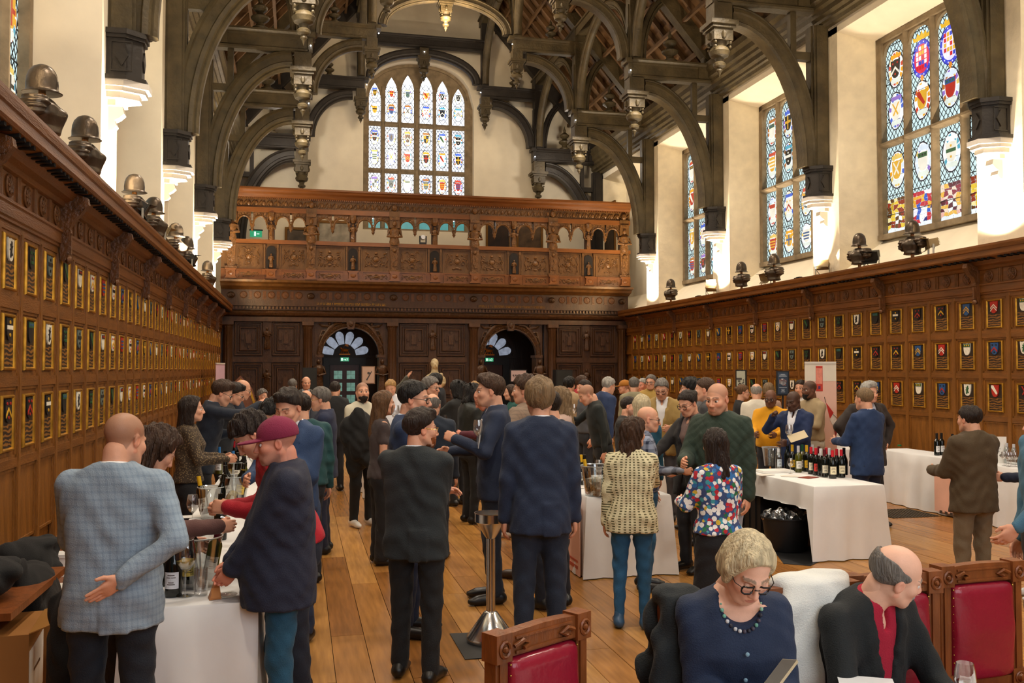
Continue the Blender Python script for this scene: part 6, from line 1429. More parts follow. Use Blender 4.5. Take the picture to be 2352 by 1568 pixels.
# tables and cloths
def table(label, x0, x1, y0, y1, drop, clabel, h=.735, sag=None):
    t = empty('table', ((x0+x1)/2,(y0+y1)/2,0), label=label, cat='table'); w, l = (x1-x0)/2-.02, (y1-y0)/2-.02
    M().box(-w,w,-l,l,h-.03,h).build('tabletop', TW, t)
    for a in (-1,1):
        for b in (-1,1): M().box(a*(w-.08)-.025,a*(w-.08)+.025,b*(l-.1)-.025,b*(l-.1)+.025,0,h-.03).build('leg', TW, t)
    # cloth: flat top, folded skirt
    W_, L_ = (x1-x0)/2, (y1-y0)/2; pts = []
    def side(a, b, n):
        for i in range(n): pts.append((a[0]+(b[0]-a[0])*i/n, a[1]+(b[1]-a[1])*i/n))
    n1, n2 = max(4,int((x1-x0)/.07)), max(4,int((y1-y0)/.09)); side((-W_,-L_),(W_,-L_),n1); side((W_,-L_),(W_,L_),n2); side((W_,L_),(-W_,L_),n1); side((-W_,L_),(-W_,-L_),n2)
    m = M(); n = len(pts); zt = h+.015; rows = [(1.0,zt,0),(1.0,zt-.012,.006),(1,zt-.15,.012),(1,zt-.4,.02),(1,None,.032)]; V = []
    for k, (sc, z, o) in enumerate(rows):
        for i, (x, y) in enumerate(pts):
            fr = y <= -L_+1e-6; dz = drop if not (sag and (x <= -W_+1e-6 and y > -L_+.03)) else sag
            zz = zt-(zt-.012)*0-dz if z is None else max(z, zt-dz)
            nx = (-1 if x <= -W_+1e-6 else (1 if x >= W_-1e-6 else 0)); ny = (-1 if y <= -L_+1e-6 else (1 if y >= L_-1e-6 else 0))
            f = o*(1+.9*sin(i*1.7+k*.3)*(k > 1)+.5*sin(i*.6))
            V.append((x+nx*f, y+ny*f, zz))
    F_ = [tuple(range(n))]
    for k in range(len(rows)-1):
        for i in range(n): j = (i+1) % n; F_.append(((k+1)*n+i,(k+1)*n+j,k*n+j,k*n+i))
    m.add(V, F_); c = m.build('tablecloth', CL, None, ((x0+x1)/2,(y0+y1)/2,0), smooth=50); tag(c, clabel, 'tablecloth'); return t
table('long table along the left, its near end toward the viewer', -.84,-.20,4.9,17,.74,'white cloth on the long left-hand wine table')
table('table with the big clear ice bucket on its near end', 2.6,3.42,8.2,9.9,.74,'white cloth on the centre table with the ice bucket')
table('table with a row of dark bottles beyond the checked-shirt man', 5.0,5.75,11.2,14.2,.74,'white cloth on the table beyond the checked shirt')
table('table of wine bottles beside the bright blue suit', 5.06,5.85,8.42,9.9,.74,'white cloth hanging to the floor on the right-hand bottle table', sag=.24)
table('long table against the right-hand panelling', 8.34,8.88,6.6,12.2,.74,'white cloth on the long table against the right wall')
table('table in the middle distance with small glasses', 1.0,1.8,12.2,16,.74,'white cloth on the far middle table')
table('foreground table in front of the two seated guests', 1.15,3.6,1.75,2.86,.55,'white cloth of the foreground table at the bottom of the photo')
# bottles
def bottle_meshes():
    out = {}
    for kind, prof in {'bordeaux':[(.0,0),(.037,.002),(.038,.02),(.038,.185),(.034,.20),(.018,.222),(.0145,.235),(.0145,.30),(0,.302)],'burgundy':[(.0,0),(.040,.002),(.041,.02),(.041,.14),(.036,.175),(.022,.215),(.0145,.24),(.0145,.30),(0,.302)],'champagne':[(0,0),(.043,.002),(.044,.02),(.044,.15),(.038,.19),(.022,.23),(.016,.26),(.018,.275),(.017,.315),(0,.318)],'clear':[(0,0),(.036,.002),(.037,.02),(.037,.15),(.03,.19),(.014,.215),(.013,.25),(0,.252)]}.items():
        me = M().lathe(prof,14).mesh('wine_bottle',1,50); out[kind] = me
    return out
BM = bottle_meshes()
BG = {'g': mat('dark_green_glass', rgb('#0b0f0a'), .08, var=0, spec=.7), 'o': mat('olive_glass', rgb('#4a4a10'), .08, var=0, spec=.7), 'c': glassmat('bottle_clear',(.9,.95,.95),.2), 'a': mat('amber_spirit', rgb('#a8621a'), .08, var=0)}
CM = {}
def cm(h): 
    if h not in CM: CM[h] = mat('foil_'+h[1:], rgb(h), .35, var=.03)
    return CM[h]
BC = {}
CAPN = {'#c82030':'red','#e0b020':'yellow','#2a70b0':'blue','#30406a':'dark blue','#e8e8ea':'white','#101010':'black','#1f5a3a':'green','#c8c8cc':'silver','#5a1020':'wine-red','#e09020':'orange','#c8a860':'gold','#5a3a9a':'purple'}
def bottle(px, py, kind='bordeaux', glass='g', cap='#101010', lab='#efece0', where='', z=.752, face=0, tilt=0, loc=None, lw=.9, note='', grp=None):
    key = (kind, glass); p = loc if loc is not None else atz(px, py, z)
    if key not in BC: me = BM[kind].copy(); me.materials.clear(); me.materials.append(BG[glass]); BC[key] = me
    b = link('wine_bottle', BC[key], None, tuple(p)); gn = {'g':'dark','o':'olive-green','c':'clear','a':'amber'}[glass]
    lb = ('%s bottle with %s capsule%s %s' % (gn, CAPN.get(cap,'plain'), note, where)).strip()
    tag(b, lb, 'bottle', grp or ('wine bottles '+where))
    hi = .31 if kind == 'champagne' else (.25 if kind == 'clear' else .30)
    r = {'bordeaux':.0388,'burgundy':.0418,'champagne':.0448,'clear':.0378}[kind]
    if (kind,cap) not in BC: BC[(kind,cap)] = M().lathe([(.0165,hi-.075),(.0165,hi+.003),(0,hi+.004)],12).mesh('capsule',1,40); BC[(kind,cap)].materials.append(cm(cap))
    link('capsule', BC[(kind,cap)], b)
    if lab:
        k = (kind, lab, round(lw,1))
        if k not in BC:
            m = M(); n = 8; z0, z1 = .045, .13
            for i in range(n):
                a0 = -pi/2-lw+2*lw*i/n; a1 = -pi/2-lw+2*lw*(i+1)/n; m.add([(r*cos(a0),r*sin(a0),z0),(r*cos(a1),r*sin(a1),z0),(r*cos(a1),r*sin(a1),z1),(r*cos(a0),r*sin(a0),z1)],[(0,1,2,3)])
                
            for zz, ww in ((.112,.45),(.10,.6),(.075,.35),(.065,.5)):
                m.add([((r+.0006)*cos(-pi/2+s*ww*lw),(r+.0006)*sin(-pi/2+s*ww*lw),zz+q*.004) for s,q in ((-1,0),(-.33,0),(.33,0),(1,0),(1,1),(.33,1),(-.33,1),(-1,1))],[(0,1,6,7),(1,2,5,6),(2,3,4,5)],rgb('#4a3a30'))
            m.c[:n] = [rgb(lab)]*n; BC[k] = m.mesh('label'); BC[k].materials.append(PAINT)
        link('label', BC[k], b, None, (0,0,radians(face)))
    if tilt: b.rotation_euler = (radians(tilt[0]), radians(tilt[1]), 0)
    return b
def wine_glass(label, p, s=1.0, wine=None, rot=None, fill=.3):
    r = empty('wine_glass', tuple(p), label=label, cat='wine glass'); r.rotation_euler = rot or (0,0,0)
    if 'wg' not in BC:
        BC['wg'] = M().lathe([(.033,0),(.033,.002),(.004,.006),(.0035,.09),(.02,.10),(.036,.125),(.041,.15),(.037,.185),(.031,.215),(.030,.215),(.036,.185),(.040,.15),(.035,.126),(.018,.104),(0,.101)],18).mesh('bowl',1,60); BC['wg'].materials.append(GLASS)
        for k, mt in (('w',WINE),('r',RED)): BC['wl'+k] = M().lathe([(0,.103),(.018,.106),(.034,.128),(.037,.138),(0,.138)],16).mesh('wine',1,50); BC['wl'+k].materials.append(mt)
    link('bowl', BC['wg'], r, None, None, s)
    if wine: link('wine', BC['wl'+wine], r, None, None, s)
    return r
def bucket(label, p, r=.12, h=.24, ice=False):
    b = empty('ice_bucket', tuple(p), label=label, cat='ice bucket')
    M().lathe([(r*.72,0),(r*.74,.004),(r,h),(r*1.06,h+.004),(r*1.06,h+.012),(r*.97,h+.008),(r*.70,.01),(0,.01)],20).build('bucket', ACR, b, smooth=50)
    M().tube([(r*1.03*cos(2*pi*i/20),r*1.03*sin(2*pi*i/20),h+.008) for i in range(21)],.004,5,cap=False).build('rim', mat('acrylic_edge',rgb('#d8dcdc'),.2,var=0), b)
    if ice:
        R = random.Random(3); m = M()
        for i in range(60): a = R.uniform(0,6.28); q = R.uniform(0,r*.72); z = R.uniform(.02,h*.55); m.T = Matrix.Translation((q*cos(a),q*sin(a),z)) @ Matrix.Rotation(R.uniform(0,3),4,(1,R.random(),R.random())); m.box(-.016,.016,-.016,.016,-.016,.016)
        m.T = None; o = m.build('ice_cubes', mat('ice', rgb('#e4e6da'), .15, var=.1, trans=.4), b); o['kind'] = 'stuff'
    return b
WR = 'on the right bottle table'
for i,(zx,zy,kd,gl,cp,lb,nt) in enumerate([(492,815,'burgundy','g','#101010',None,' leftmost in the row'),(572,862,'bordeaux','g','#e0b020','#e0b020',' left of the green-capped bottle'),(670,885,'bordeaux','o','#c8c8cc','#efece0',' and tall cream label'),(735,860,'bordeaux','o','#1f5a3a','#efece0',''),(805,872,'bordeaux','g','#e0b020','#e0b020',' right of the green-capped bottle'),(880,912,'bordeaux','g','#c82030','#efe8d0',' and wide cream label'),(960,932,'bordeaux','g','#c82030','#e04038',' and red label'),(900,862,'bordeaux','g','#c8c8cc',None,' behind the red capsules'),(1040,948,'bordeaux','g','#e8e8ea',None,' in the front row'),(1010,900,'bordeaux','g','#5a1020',None,' behind the front row'),(1098,962,'bordeaux','g','#5a1020','#efe8d0',' and narrow cream label'),(1130,925,'bordeaux','g','#c82030',None,' and no visible label'),(1180,935,'bordeaux','g','#e8e8ea',None,' in the second row'),(1230,985,'burgundy','g','#c82030','#efe4c0',' and slanted cream label, nearest'),(1300,955,'burgundy','g','#c82030',None,' just behind the nearest one'),(1375,968,'burgundy','g','#c82030','#efe4c0',' next to the blue suit'),(1420,930,'burgundy','g','#101010',None,' by the blue suit')]):
    bottle(1740+zx/7.13, 960+zy/7.13, kd, gl, cp, lb, WR, note=nt, face=-14)
wine_glass('stemless-looking empty glass before the yellow-labelled bottle', atz(1740+540/7.13,960+905/7.13,.752), .8)
bottle(1740+345/7.13,960+850/7.13,'clear','c','#e8e8ea','#c8d4de',WR,note=' beside the upright paper card'); BRIGHT = 0
def card(label, px, py, w, h, zt=.752, yaw=0, lines=True, dark=False, z0=None, logo=True, p=None):
    p = atz(px, py, zt) if p is None else p; r = empty('menu_card', tuple(p), radians(yaw), label=label, cat='card')
    M().box(-w/2,w/2,-.003,.003,0,h).build('card', PAPER, r)
    m = M(rgb('#6a6258')); n = 16
    if logo: 
        for i in range(n): a0,a1 = 2*pi*i/n,2*pi*(i+1)/n; m.add([(w*.14*cos(a)*q,-.004,h*.78+w*.14*sin(a)*q) for a,q in ((a0,1),(a1,1),(a1,.88),(a0,.88))],[(0,1,2,3)])
        m.box(-w*.03,w*.03,-.005,-.004,h*.765,h*.795)
        for x, q in ((-.22,.035),(0,.03),(.22,.05)): m.lathe([(0,0),(w*q*1.4,0),(w*q*1.4,.001),(0,.001)],10,(x*w,-.005,h*.28),ax='y')
    for z, ww in ((.58,.15),(.53,.22),(.48,.12),(.43,.18),(.16,.08)): m.box(-w*ww,w*ww,-.005,-.004,h*z,h*z+h*.012)
    m.build('print', mat('print_ink', rgb('#6a6258'), .7, var=0), r); return r
table('small table in front of the pink banner', 7.45,8.3,12.2,12.9,.74,'white cloth on the small table in front of the pink banner')
def onp(px, py, X, z=.752): d = _ray(px, py); return np.array([X, d[1]*X/d[0], z])
card('tall cream menu card with round emblem beside the tan polo', 0,0, .22, .42, .752, -25, p=onp(1922,1000,7.9))
bucket('clear ice bucket left of the tall cream menu card', onp(1898,1000,7.75), .12, .24)
card('white menu card with round emblem behind the brown jacket', 0,0, .24, .33, .752, -30, p=onp(2288,1050,8.6))
card('narrow upright card at the left end of the right-hand bottle table', 1740+425/7.13, 960+790/7.13, .07, .42, .752, 0, logo=False)
for (a,b,c,lb) in ((1755,1090,'#f0ece2','white leaflet near the left corner of the bottle table'),(1815,1093,'#efe9dc','white leaflet under the glass on the bottle table'),(1857,1096,'#8a3a2c','red-brown leaflet in front of the bottle row'),(450,1330,'#f0ede6','white leaflet under the champagne glass on the left table'),(1305,1125,'#f2f0ec','white folded leaflet by the ice bucket'),(1340,1119,'#f4f2ee','second white leaflet touching the ice bucket'),(478,1118,'#f0efec','white papers beside the olive bottles'),(445,1186,'#f2f0ea','white notebook under the lone wine glass'),(1990,1568,'#e8ecef','sheet of paper by the crimson-shirted man')):
    p = atz(a,b,.754); tag(M().box(-.1,.1,-.07,.07,0,.002).build('leaflet', cm(c) if c not in CM else CM[c], None, tuple(p), (0,0,random.Random(a).uniform(-.5,.5))), lb, 'leaflet')
tray = empty('tray', tuple(atz(1778,1083,.753)), label='stack of white trays at the left end of the bottle table', cat='tray'); M().box(-.2,.2,-.12,.12,0,.012).box(-.19,.19,-.11,.11,.012,.024).build('tray_stack', PAPER, tray)
bucket('clear acrylic bucket beside the green quilted jacket', atz(1770,1070,.754), .10, .22)
# left table
WL = 'on the left table'
for (a,b,kd,gl,cp,lb,nt) in [(398,1178+190,'champagne','g','#c8a860','#e6e6ea',' and white label at the near corner'),(345+17,1345,'champagne','g','#101010',None,' behind the near corner bottle'),(385,1300,'champagne','g','#c8a860',None,' half hidden by the pale blazer'),
    (485,1088,'burgundy','o','#30406a','#e6e6e8',', left of the olive pair'),(503,1088,'burgundy','o','#2a70b0','#e6e6e8',', right of the olive pair'),(518,1072,'burgundy','g','#1f5a3a',None,' beside the olive pair'),(530,1075,'bordeaux','g','#2a70b0',None,' behind the steel ice bucket'),(537,1070,'bordeaux','g','#c82030',None,' among the blue capsules'),(550,1072,'bordeaux','g','#2a70b0','#efece0',' nearest the red sweater'),(557,1066,'bordeaux','g','#5a3a9a',None,' by the red sweater'),(562,1042,'bordeaux','g','#101010',None,' beyond the purple capsule'),(575,1050,'clear','a','#e09020','#e8d090',' beside the cap peak'),(553,1000,'bordeaux','g','#101010',None,', left of two far away,'),(563,1000,'bordeaux','g','#101010','#efece0',', right of two far away,'),(540,1003,'bordeaux','g','#e8e8ea',None,' by the pouring hand'),(560,1118,'burgundy','o','#101010',None,' beside the bunch in ice'),(506,1238,'champagne','g','#e8e8ea','#e0b090',' and pink-beige label'),(598,1000,'bordeaux','g','#c82030',None,' behind the red sweater')]:
    bottle(a,b,kd,gl,cp,lb,WL,note=nt,face=-10)
def bunch(px, py, label, n, caps, r=.12, h=.24, ice=False, z=.752, seed=1):
    p = atz(px, py, z); b = bucket(label, p, r, h, ice); R = random.Random(seed)
    for i in range(n):
        a = 2*pi*i/n+seed; q = r*.45; bt = bottle(0,0,'champagne' if i%2 else 'bordeaux','o' if i%3==2 else 'g',caps[i%len(caps)],'#e8c860' if i%2 else '#efece0','in '+label.replace('clear ','').replace('in front of the pouring man','nearest the pouring man'),loc=(p[0]+q*cos(a),p[1]+q*sin(a),z+.035),note=(' leaning '+('left','away','right','forward','back')[i%5]))
        bt.rotation_euler = (radians(-10*sin(a)), radians(10*cos(a)), 0)
bunch(455,1345,'the clear ice bucket nearest the viewer',3,['#101010','#e0b020','#5a1020'],.125,.26,seed=2)
bunch(484,1190,'the clear ice bucket beside the lone wine glass',2,['#e0b020','#101010'],.10,.24,seed=3)
bunch(538,1152,'the clear ice bucket by the red sweater',4,['#101010','#e0b020','#e8e8ea'],.13,.22,seed=4)
bunch(540,1112,'the clear ice bucket packed behind the lone glass',4,['#101010','#c8a860','#2a70b0'],.11,.22,seed=5)
bunch(552,1036,'the clear ice bucket in front of the pouring man',3,['#101010','#c82030'],.12,.22,seed=6)
wine_glass('large glass of white wine near the table end', atz(425,1368,.752), 1.35, 'w')
wine_glass('empty wine glass standing alone on the left table', atz(442,1208,.752), 1.1)
wine_glass('wine glass tipped in the hands of the red sweater', atz(518,1190,.93), 1.0, 'w', (.5,.3,0))
wine_glass('small wine glass behind the near corner bottle', atz(408,1335,.752), .8)
for i,(a,b) in enumerate(((580,1040),(583,1060),(578,1075),(588,1035),(570,1000),(590,1085))): tag(wine_glass('empty wine glass, %s in the cluster on the left table' % ('first','second','third','fourth','fifth','sixth')[i], atz(a,b,.752), .85), group='clustered glasses on the left table')
t = empty('water_glass', tuple(atz(461,1366,.752)), label='thick-based clear tumbler at the near end of the left table', cat='glass'); M().lathe([(.03,0),(.034,.004),(.036,.05),(.034,.14),(.032,.14),(.033,.05),(.028,.02),(0,.018)],18).build('tumbler', GLASS, t, smooth=50)
t = empty('box', tuple(atz(493,1374,.752)), .2, label='small tan card holder at the near edge of the left table', cat='box'); M().prism([(-.03,0),(.03,0),(.02,.075),(0,.085)],'y',-.03,.03).build('holder', cm('#b8743c'), t); M().box(-.02,.022,-.032,-.031,.01,.06).build('face', cm('#c8844a'), t)
t = empty('napkin', tuple(atz(540,1300,.753)), .1, label='crumpled yellow napkin beside the waxed jacket', cat='napkin')
m = M(); R = random.Random(5); g = [[(x*.03-.1, y*.03-.08, abs(R.gauss(0,.008))+.003) for x in range(8)] for y in range(6)]; m.add([p for r_ in g for p in r_], [(j*8+i,j*8+i+1,(j+1)*8+i+1,(j+1)*8+i) for j in range(5) for i in range(7)]); m.build('napkin_cloth', cm('#d8b050'), t, smooth=40)
t = empty('plate', tuple(atz(520,1370,.752)), label='clear glass dish at the right corner of the left table', cat='dish'); M().lathe([(.03,0),(.05,.006),(.055,.014),(.05,.011),(0,.004)],20).build('dish', GLASS, t, smooth=50)
# centre table
bunch(1372,1137,'the large clear ice bucket on the centre table',1,['#e0b020'],.155,.27,ice=True,seed=9)
for i,(a,cp,nt) in enumerate(((1328,'#e0b020',', left of three'),(1335,'#e0b020',', middle of three'),(1343,'#101010',', right of three'))): bottle(a,1112,'bordeaux','g',cp,'#d8dcd4','beside the large ice bucket',note=nt)
wine_glass('wine glass behind the large ice bucket', atz(1376,1108,.752), 1.1)
t = empty('banner', (2.585,9.05,.37), label='peach printed banner hanging on the left side of the centre table', cat='banner'); M().box(-.045,-.035,-.8,.8,-.36,.36).build('sheet', PEACH, t); M(rgb('#b03030')).box(-.048,-.045,-.75,-.2,-.3,-.27).box(-.048,-.045,-.75,-.35,-.24,-.22).build('print', cm('#b8402c'), t)
# table beyond the checked shirt
for i in range(6): bottle(1531+i*8, 1028+i*2.4,'bordeaux','g','#101010','#ecebe6','in the row beyond the crochet sweater',note=', %s from the left'%(('first','second','third','fourth','fifth','sixth')[i]))
bunch(1572,1026,'the clear ice bucket beyond the floral blouse',2,['#e0b020','#1f5a3a'],.12,.24,seed=8)
card('tall white card behind the white-haired woman', 0,0, .12, .36, .752, 0, p=onp(1512,1012,5.5))
# right wall table
for a,b,nt in ((2152,8.55,', leftmost of three'),(2163,8.65,', middle of three'),(2188,8.65,', rightmost of three')): bottle(0,0,'bordeaux','g','#101010','#eeeeec','on the table by the right wall',note=nt,loc=onp(a,1038,b))
for a,b,nt in ((2313,8.68,' left of the pair'),(2329,8.66,' right of the pair')): bottle(0,0,'clear','c','#c8c8cc',None,'at the wall table end',note=nt,loc=onp(a,1060,b))
for i,(a,b) in enumerate(((2312,8.5),(2322,8.46),(2316,8.4),(2332,8.5),(2306,8.42))): tag(wine_glass('small empty glass, %s in the cluster by the right edge' % ('first','second','third','fourth','fifth')[i], onp(a,1080,b), .8), group='clustered glasses at the right edge')
t = empty('bottle_stopper', tuple(atz(2066,1024,.752)), label='small green bottle cap on the table by the right wall', cat='cap'); M().lathe([(0,0),(.03,0),(.03,.02),(0,.024)],12).build('green_cap', cm('#1f7a4a'), t)
t = empty('banner', (8.32,10.55,.38), label='peach poster hanging on the front of the right wall table', cat='banner'); M().box(-.045,-.035,-.25,.25,-.33,.15).build('sheet', PEACH, t)
m = M(); 
for i in range(4): m.box(-.048,-.045,-.2+.1*i,-.15+.1*i,-.35,-.31)
m.build('print', cm('#4a4038'), t)
# glasses and things held
for lb, a, b, Y, rr in (('wine glass held by the tall man with swept hair',1098,1000,7.3,None),('wine glass held by the man in bright navy blazer',1812,1000,9.75,None),('wine glass raised by the woman with long light-brown hair',908,960,9.1,None),('wine glass in front of the close-cropped man in black shirt',1318,950,11.3,None)):
    p = at(a,b,Y); wine_glass(lb, (p[0],p[1],p[2]-.10), 1.05)
p = at(572,950,10.35); bt = bottle(0,0,'burgundy','g','#101010',None,'being poured by the man in navy jacket',loc=(p[0]-.12,p[1],p[2]-.03)); bt.rotation_euler = (0,radians(100),0)
t = empty('card', tuple(at(1832,1002,9.7)), -.2, label='beige folded card held by the man in bright navy blazer', cat='card'); t.rotation_euler = (.9,-.3,-.1); M().box(-.11,.11,-.05,.05,0,.004).build('card_sheet', cm('#cdbb94'), t)
t = empty('paper', tuple(at(1104,990,7.35)), label='white tasting sheet held by the tall man with swept hair', cat='paper'); t.rotation_euler = (.1,.06,1.3); M().box(-.05,.05,-.002,.002,-.14,.10).build('sheet', PAPER, t)
# black coat carried by the bearded man, as a draped bundle
def bundle(name, label, cat, c, r, col, seed, n=16, flat=1.0, kind='plain'):
    F = Field((c[0]-r[0]*1.5,c[1]-r[1]*1.5,c[2]-r[2]*1.5),(c[0]+r[0]*1.5,c[1]+r[1]*1.5,c[2]+r[2]*1.5),.014); R = random.Random(seed)
    F.ell(c, r, 0)
    for i in range(n):
        a = R.uniform(0,6.28); q = R.uniform(.4,.9); F.ell((c[0]+r[0]*q*cos(a),c[1]+r[1]*q*sin(a),c[2]+r[2]*R.uniform(-.8,.8)),(r[0]*R.uniform(.2,.5),r[1]*R.uniform(.2,.5),r[2]*R.uniform(.2,.5)),.03)
    F.folds(.005, seed); P, Q = F.mesh(); o = np_mesh(name, P-np.array(c), Q, cloth(name+col[1:], col, kind)); o.location = c; return tag(o, label, cat)
p = at(826,1010,11.2); bundle('coat','black coat slung over the arm of the bearded man in cream','coat',tuple(p),(.20,.16,.36),'#0e0f10',3)
p = at(805,990,9.6)
# spittoon on mat
def mat_(label, pts): 
    q = [atz(a,b,0) for a,b in pts]; c = sum(q)/len(q); m = M(); m.prism([(v[0]-c[0],v[1]-c[1]) for v in q],'z',.001,.006); o = m.build('floor_mat', BLK, None, (c[0],c[1],0)); return tag(o, label, 'mat')
mat_('black square mat under the steel spittoon', [(1068,1515),(1200,1507),(1165,1450),(1033,1456)])
mat_('black mat behind the crochet sweater, under the centre table edge', [(1530,1318),(1562,1312),(1530,1288),(1480,1292)])
mat_('black mat beneath the black bin', [(1775,1262),(1800,1295),(1862,1300),(1900,1280),(1860,1255)])
s_ = atz(1127,1472,0); sp_ = empty('spittoon', (s_[0],s_[1],.006), label='polished steel spittoon on a tall post behind the near red chair', cat='spittoon')
M().lathe([(.17,0),(.175,.02),(.17,.035),(.05,.20),(.035,.21),(.0,.21)],32).build('base', STEEL, sp_, smooth=40)
M().lathe([(.033,.2),(.033,.72),(0,.72)],20).build('post', STEEL, sp_, smooth=40)
M().lathe([(.03,.72),(.045,.74),(.10,.83),(.115,.84),(.115,.90),(.12,.905),(.112,.905),(.108,.85),(.03,.80),(0,.80)],32).build('funnel', STEEL, sp_, smooth=40)
# floor grille
q = atz(2070,1179,0); o = M(); 
for i in range(14): o.box(-.36,.36,-.33+i*.05,-.31+i*.05,0,.006)
for i in range(15): o.box(-.36+i*.05,-.35+i*.05,-.35,.35,0,.006)
g = o.build('floor_grille', mat('grille_metal', rgb('#4a4030'), .5, metal=.5, var=.1), None, (q[0],q[1],0)); tag(g, 'square metal heating grille in the floor by the bright blue suit', 'grille')
# bin with cups, crates
q = atz(1832,1272,0); b = empty('bin', (q[0],q[1]+.22,.006), label='black round bin full of crushed plastic beside the white cloth', cat='bin')
M().lathe([(.20,0),(.21,.01),(.255,.34),(.27,.345),(.27,.36),(.245,.35),(.20,.02),(0,.02)],28).build('tub', BLK, b, smooth=40)
for k, (x, y, s) in enumerate(((-.12,-.05,.09),(-.02,.0,.08),(.07,-.06,.09),(-.18,.05,.07))):
    F = Field((-.14,)*3,(.14,)*3,.012); F.ell((0,0,0),(s,s*.8,s),0); F.a += (.02*np.sin(60*F.ax[0])[:,None,None]*np.sin(50*F.ax[2])[None,None,:]).astype(np.float32); P, Q = F.mesh(); oo = np_mesh('crushed_plastic', P, Q, glassmat('plastic_bag%d'%k,(.9,.92,.92),.35,.15), None, b); oo.location = (x,y,.36)
for i,(x,y,w,h) in enumerate(((5.02,9.9,.45,.6),(5.3,10.6,.5,.45))):
    c = empty('crate', (x+.3,y,0), label='black storage crate under the bottle table, '+('nearer the green jacket','farther back')[i], cat='crate'); M().box(-w/2,w/2,-.3,.3,0,h).box(-w/2-.015,w/2+.015,-.315,.315,h-.06,h).build('body', BLK, c)
    for j in range(3): M().box(-w/2-.012,-w/2,-.2+j*.15,-.1+j*.15,.1,h-.12).build('panel', BLK, c)
c = empty('carton', (5.6,9.2,0), label='small brown carton under the bottle table behind the bin', cat='carton'); M().box(-.12,.12,-.12,.12,0,.36).build('box', cm('#8a6a44'), c); M().box(-.08,.08,-.125,-.12,.14,.26).build('print', cm('#4a3420'), c)
# red leather chairs
RL_ = mat('red_leather', rgb('#8e1a2e'), .28, var=.12, scale=4, bump=.12, bscale=40, coat=.2); CW = mat('chair_wood', rgb('#7a4420'), .35, var=.25, scale=8, stretch=(3,3,.7), bump=.15)
def red_chair(label, c1, c2, front=True, leg=True):
    a, b = np.array(c1), np.array(c2); c = (a+b)/2; w = max(.38, float(np.linalg.norm(b[:2]-a[:2])))/2; ang = atan2(b[1]-a[1], b[0]-a[0])
    r = empty('dining_chair', (c[0],c[1],0), ang, label=label, cat='chair')   # local -y faces the sitter's front
    for s in (-1,1):
        M().prism([(s*w-.028,0),(s*w+.028,0),(s*w+.028,.45),(s*w-.028,.45)],'y',-.01,.04).build('leg', CW, r)
        M().box(s*w-.028,s*w+.028,-.02,.035,.45,1.04).box(s*w-.014,s*w+.014,-.028,-.02,.5,.96).build('back_post', CW, r)
        m = M().box(s*w-.036,s*w+.036,-.035,.04,.955,1.05)
        m.tube([(s*w+.022*cos(2*pi*i/10),-.038,1.0+.026*sin(2*pi*i/10)) for i in range(11)],.006,5); m.sph((s*w,-.038,1.0),.012,6,5); m.build('carved_corner', CW, r, smooth=40)
        m = M().box(s*w-.036,s*w+.036,-.032,.036,.48,.56); m.sph((s*w,-.035,.52),.02,6,5); m.tube([(s*w+.024*cos(2*pi*i/10),-.034,.52+.024*sin(2*pi*i/10)) for i in range(11)],.005,5); m.build('carved_block', CW, r, smooth=40)
        M().prism([(s*w-.022,-.46),(s*w+.022,-.46),(s*w+.022,-.41),(s*w-.022,-.41)],'z',0,.43).build('leg', CW, r)
    m = M().prism([(-w,.965),(w,.965),(w,1.04),(w*.5,1.047),(0,1.05),(-w*.5,1.047),(-w,1.04)],'y',-.022,.026); m.box(-w+.06,w-.06,-.03,-.022,.972,.982).box(-w+.06,w-.06,-.03,-.022,1.022,1.03)
    for s in (-1,1): m.tube([(s*(w-.05),-.03,1.0),(s*(w-.09),-.035,1.015),(s*(w-.12),-.03,1.0),(s*(w-.09),-.035,.988)],.008,5)
    m.build('top_rail', CW, r, smooth=40)
    M().box(-w,w,-.02,.025,.47,.53).build('lower_rail', CW, r)
    F = Field((-w-.03,-.09,.50),(w+.03,.07,.99),.014); F.loft([(.53,w-.035,.028,-.004),(.56,w-.03,.038,-.008),(.75,w-.03,.048,-.012),(.93,w-.03,.038,-.008),(.96,w-.035,.026,-.004)],0,p=5); P, Q = F.mesh(); np_mesh('backrest', P, Q, RL_, None, r)
    m = M(); n = 12
    for s in (-1,1):
        for i in range(n): m.sph((s*(w-.034),-.028,.545+i*.036),.004,5,4)
    o = m.build('upholstery_nails', mat('brass', rgb('#b08a3c'), .3, metal=.9, var=0), r); 
    M().box(-w,w,-.45,.0,.38,.43).build('seat_rail', CW, r)
    F = Field((-w-.03,-.50,.41),(w+.03,.03,.50),.015); F.loft([(.43,w+.005,.225,-.225),(.47,w,.22,-.225),(.482,w-.03,.19,-.225)],0,p=6); P, Q = F.mesh(); np_mesh('seat', P, Q, RL_, None, r)
    return r
red_chair('red leather chair with carved wooden top rail, lower middle, empty', atz(1143,1452,1.05), atz(1326,1402,1.05))
cB = red_chair('empty red leather chair at the right with the denim sleeve resting on it', atz(2164,1297,1.05), atz(2326,1284,1.05))
red_chair('red leather chair behind the seated man in black jacket', atz(1956,1318,1.05), atz(2138,1308,1.05))
red_chair('red leather chair under the dark coat, behind the seated woman', atz(1555,1376,1.05), atz(1730,1366,1.05))
red_chair('chair under the white jacket between the two seated guests', atz(1792,1345,1.05), atz(1925,1333,1.05))
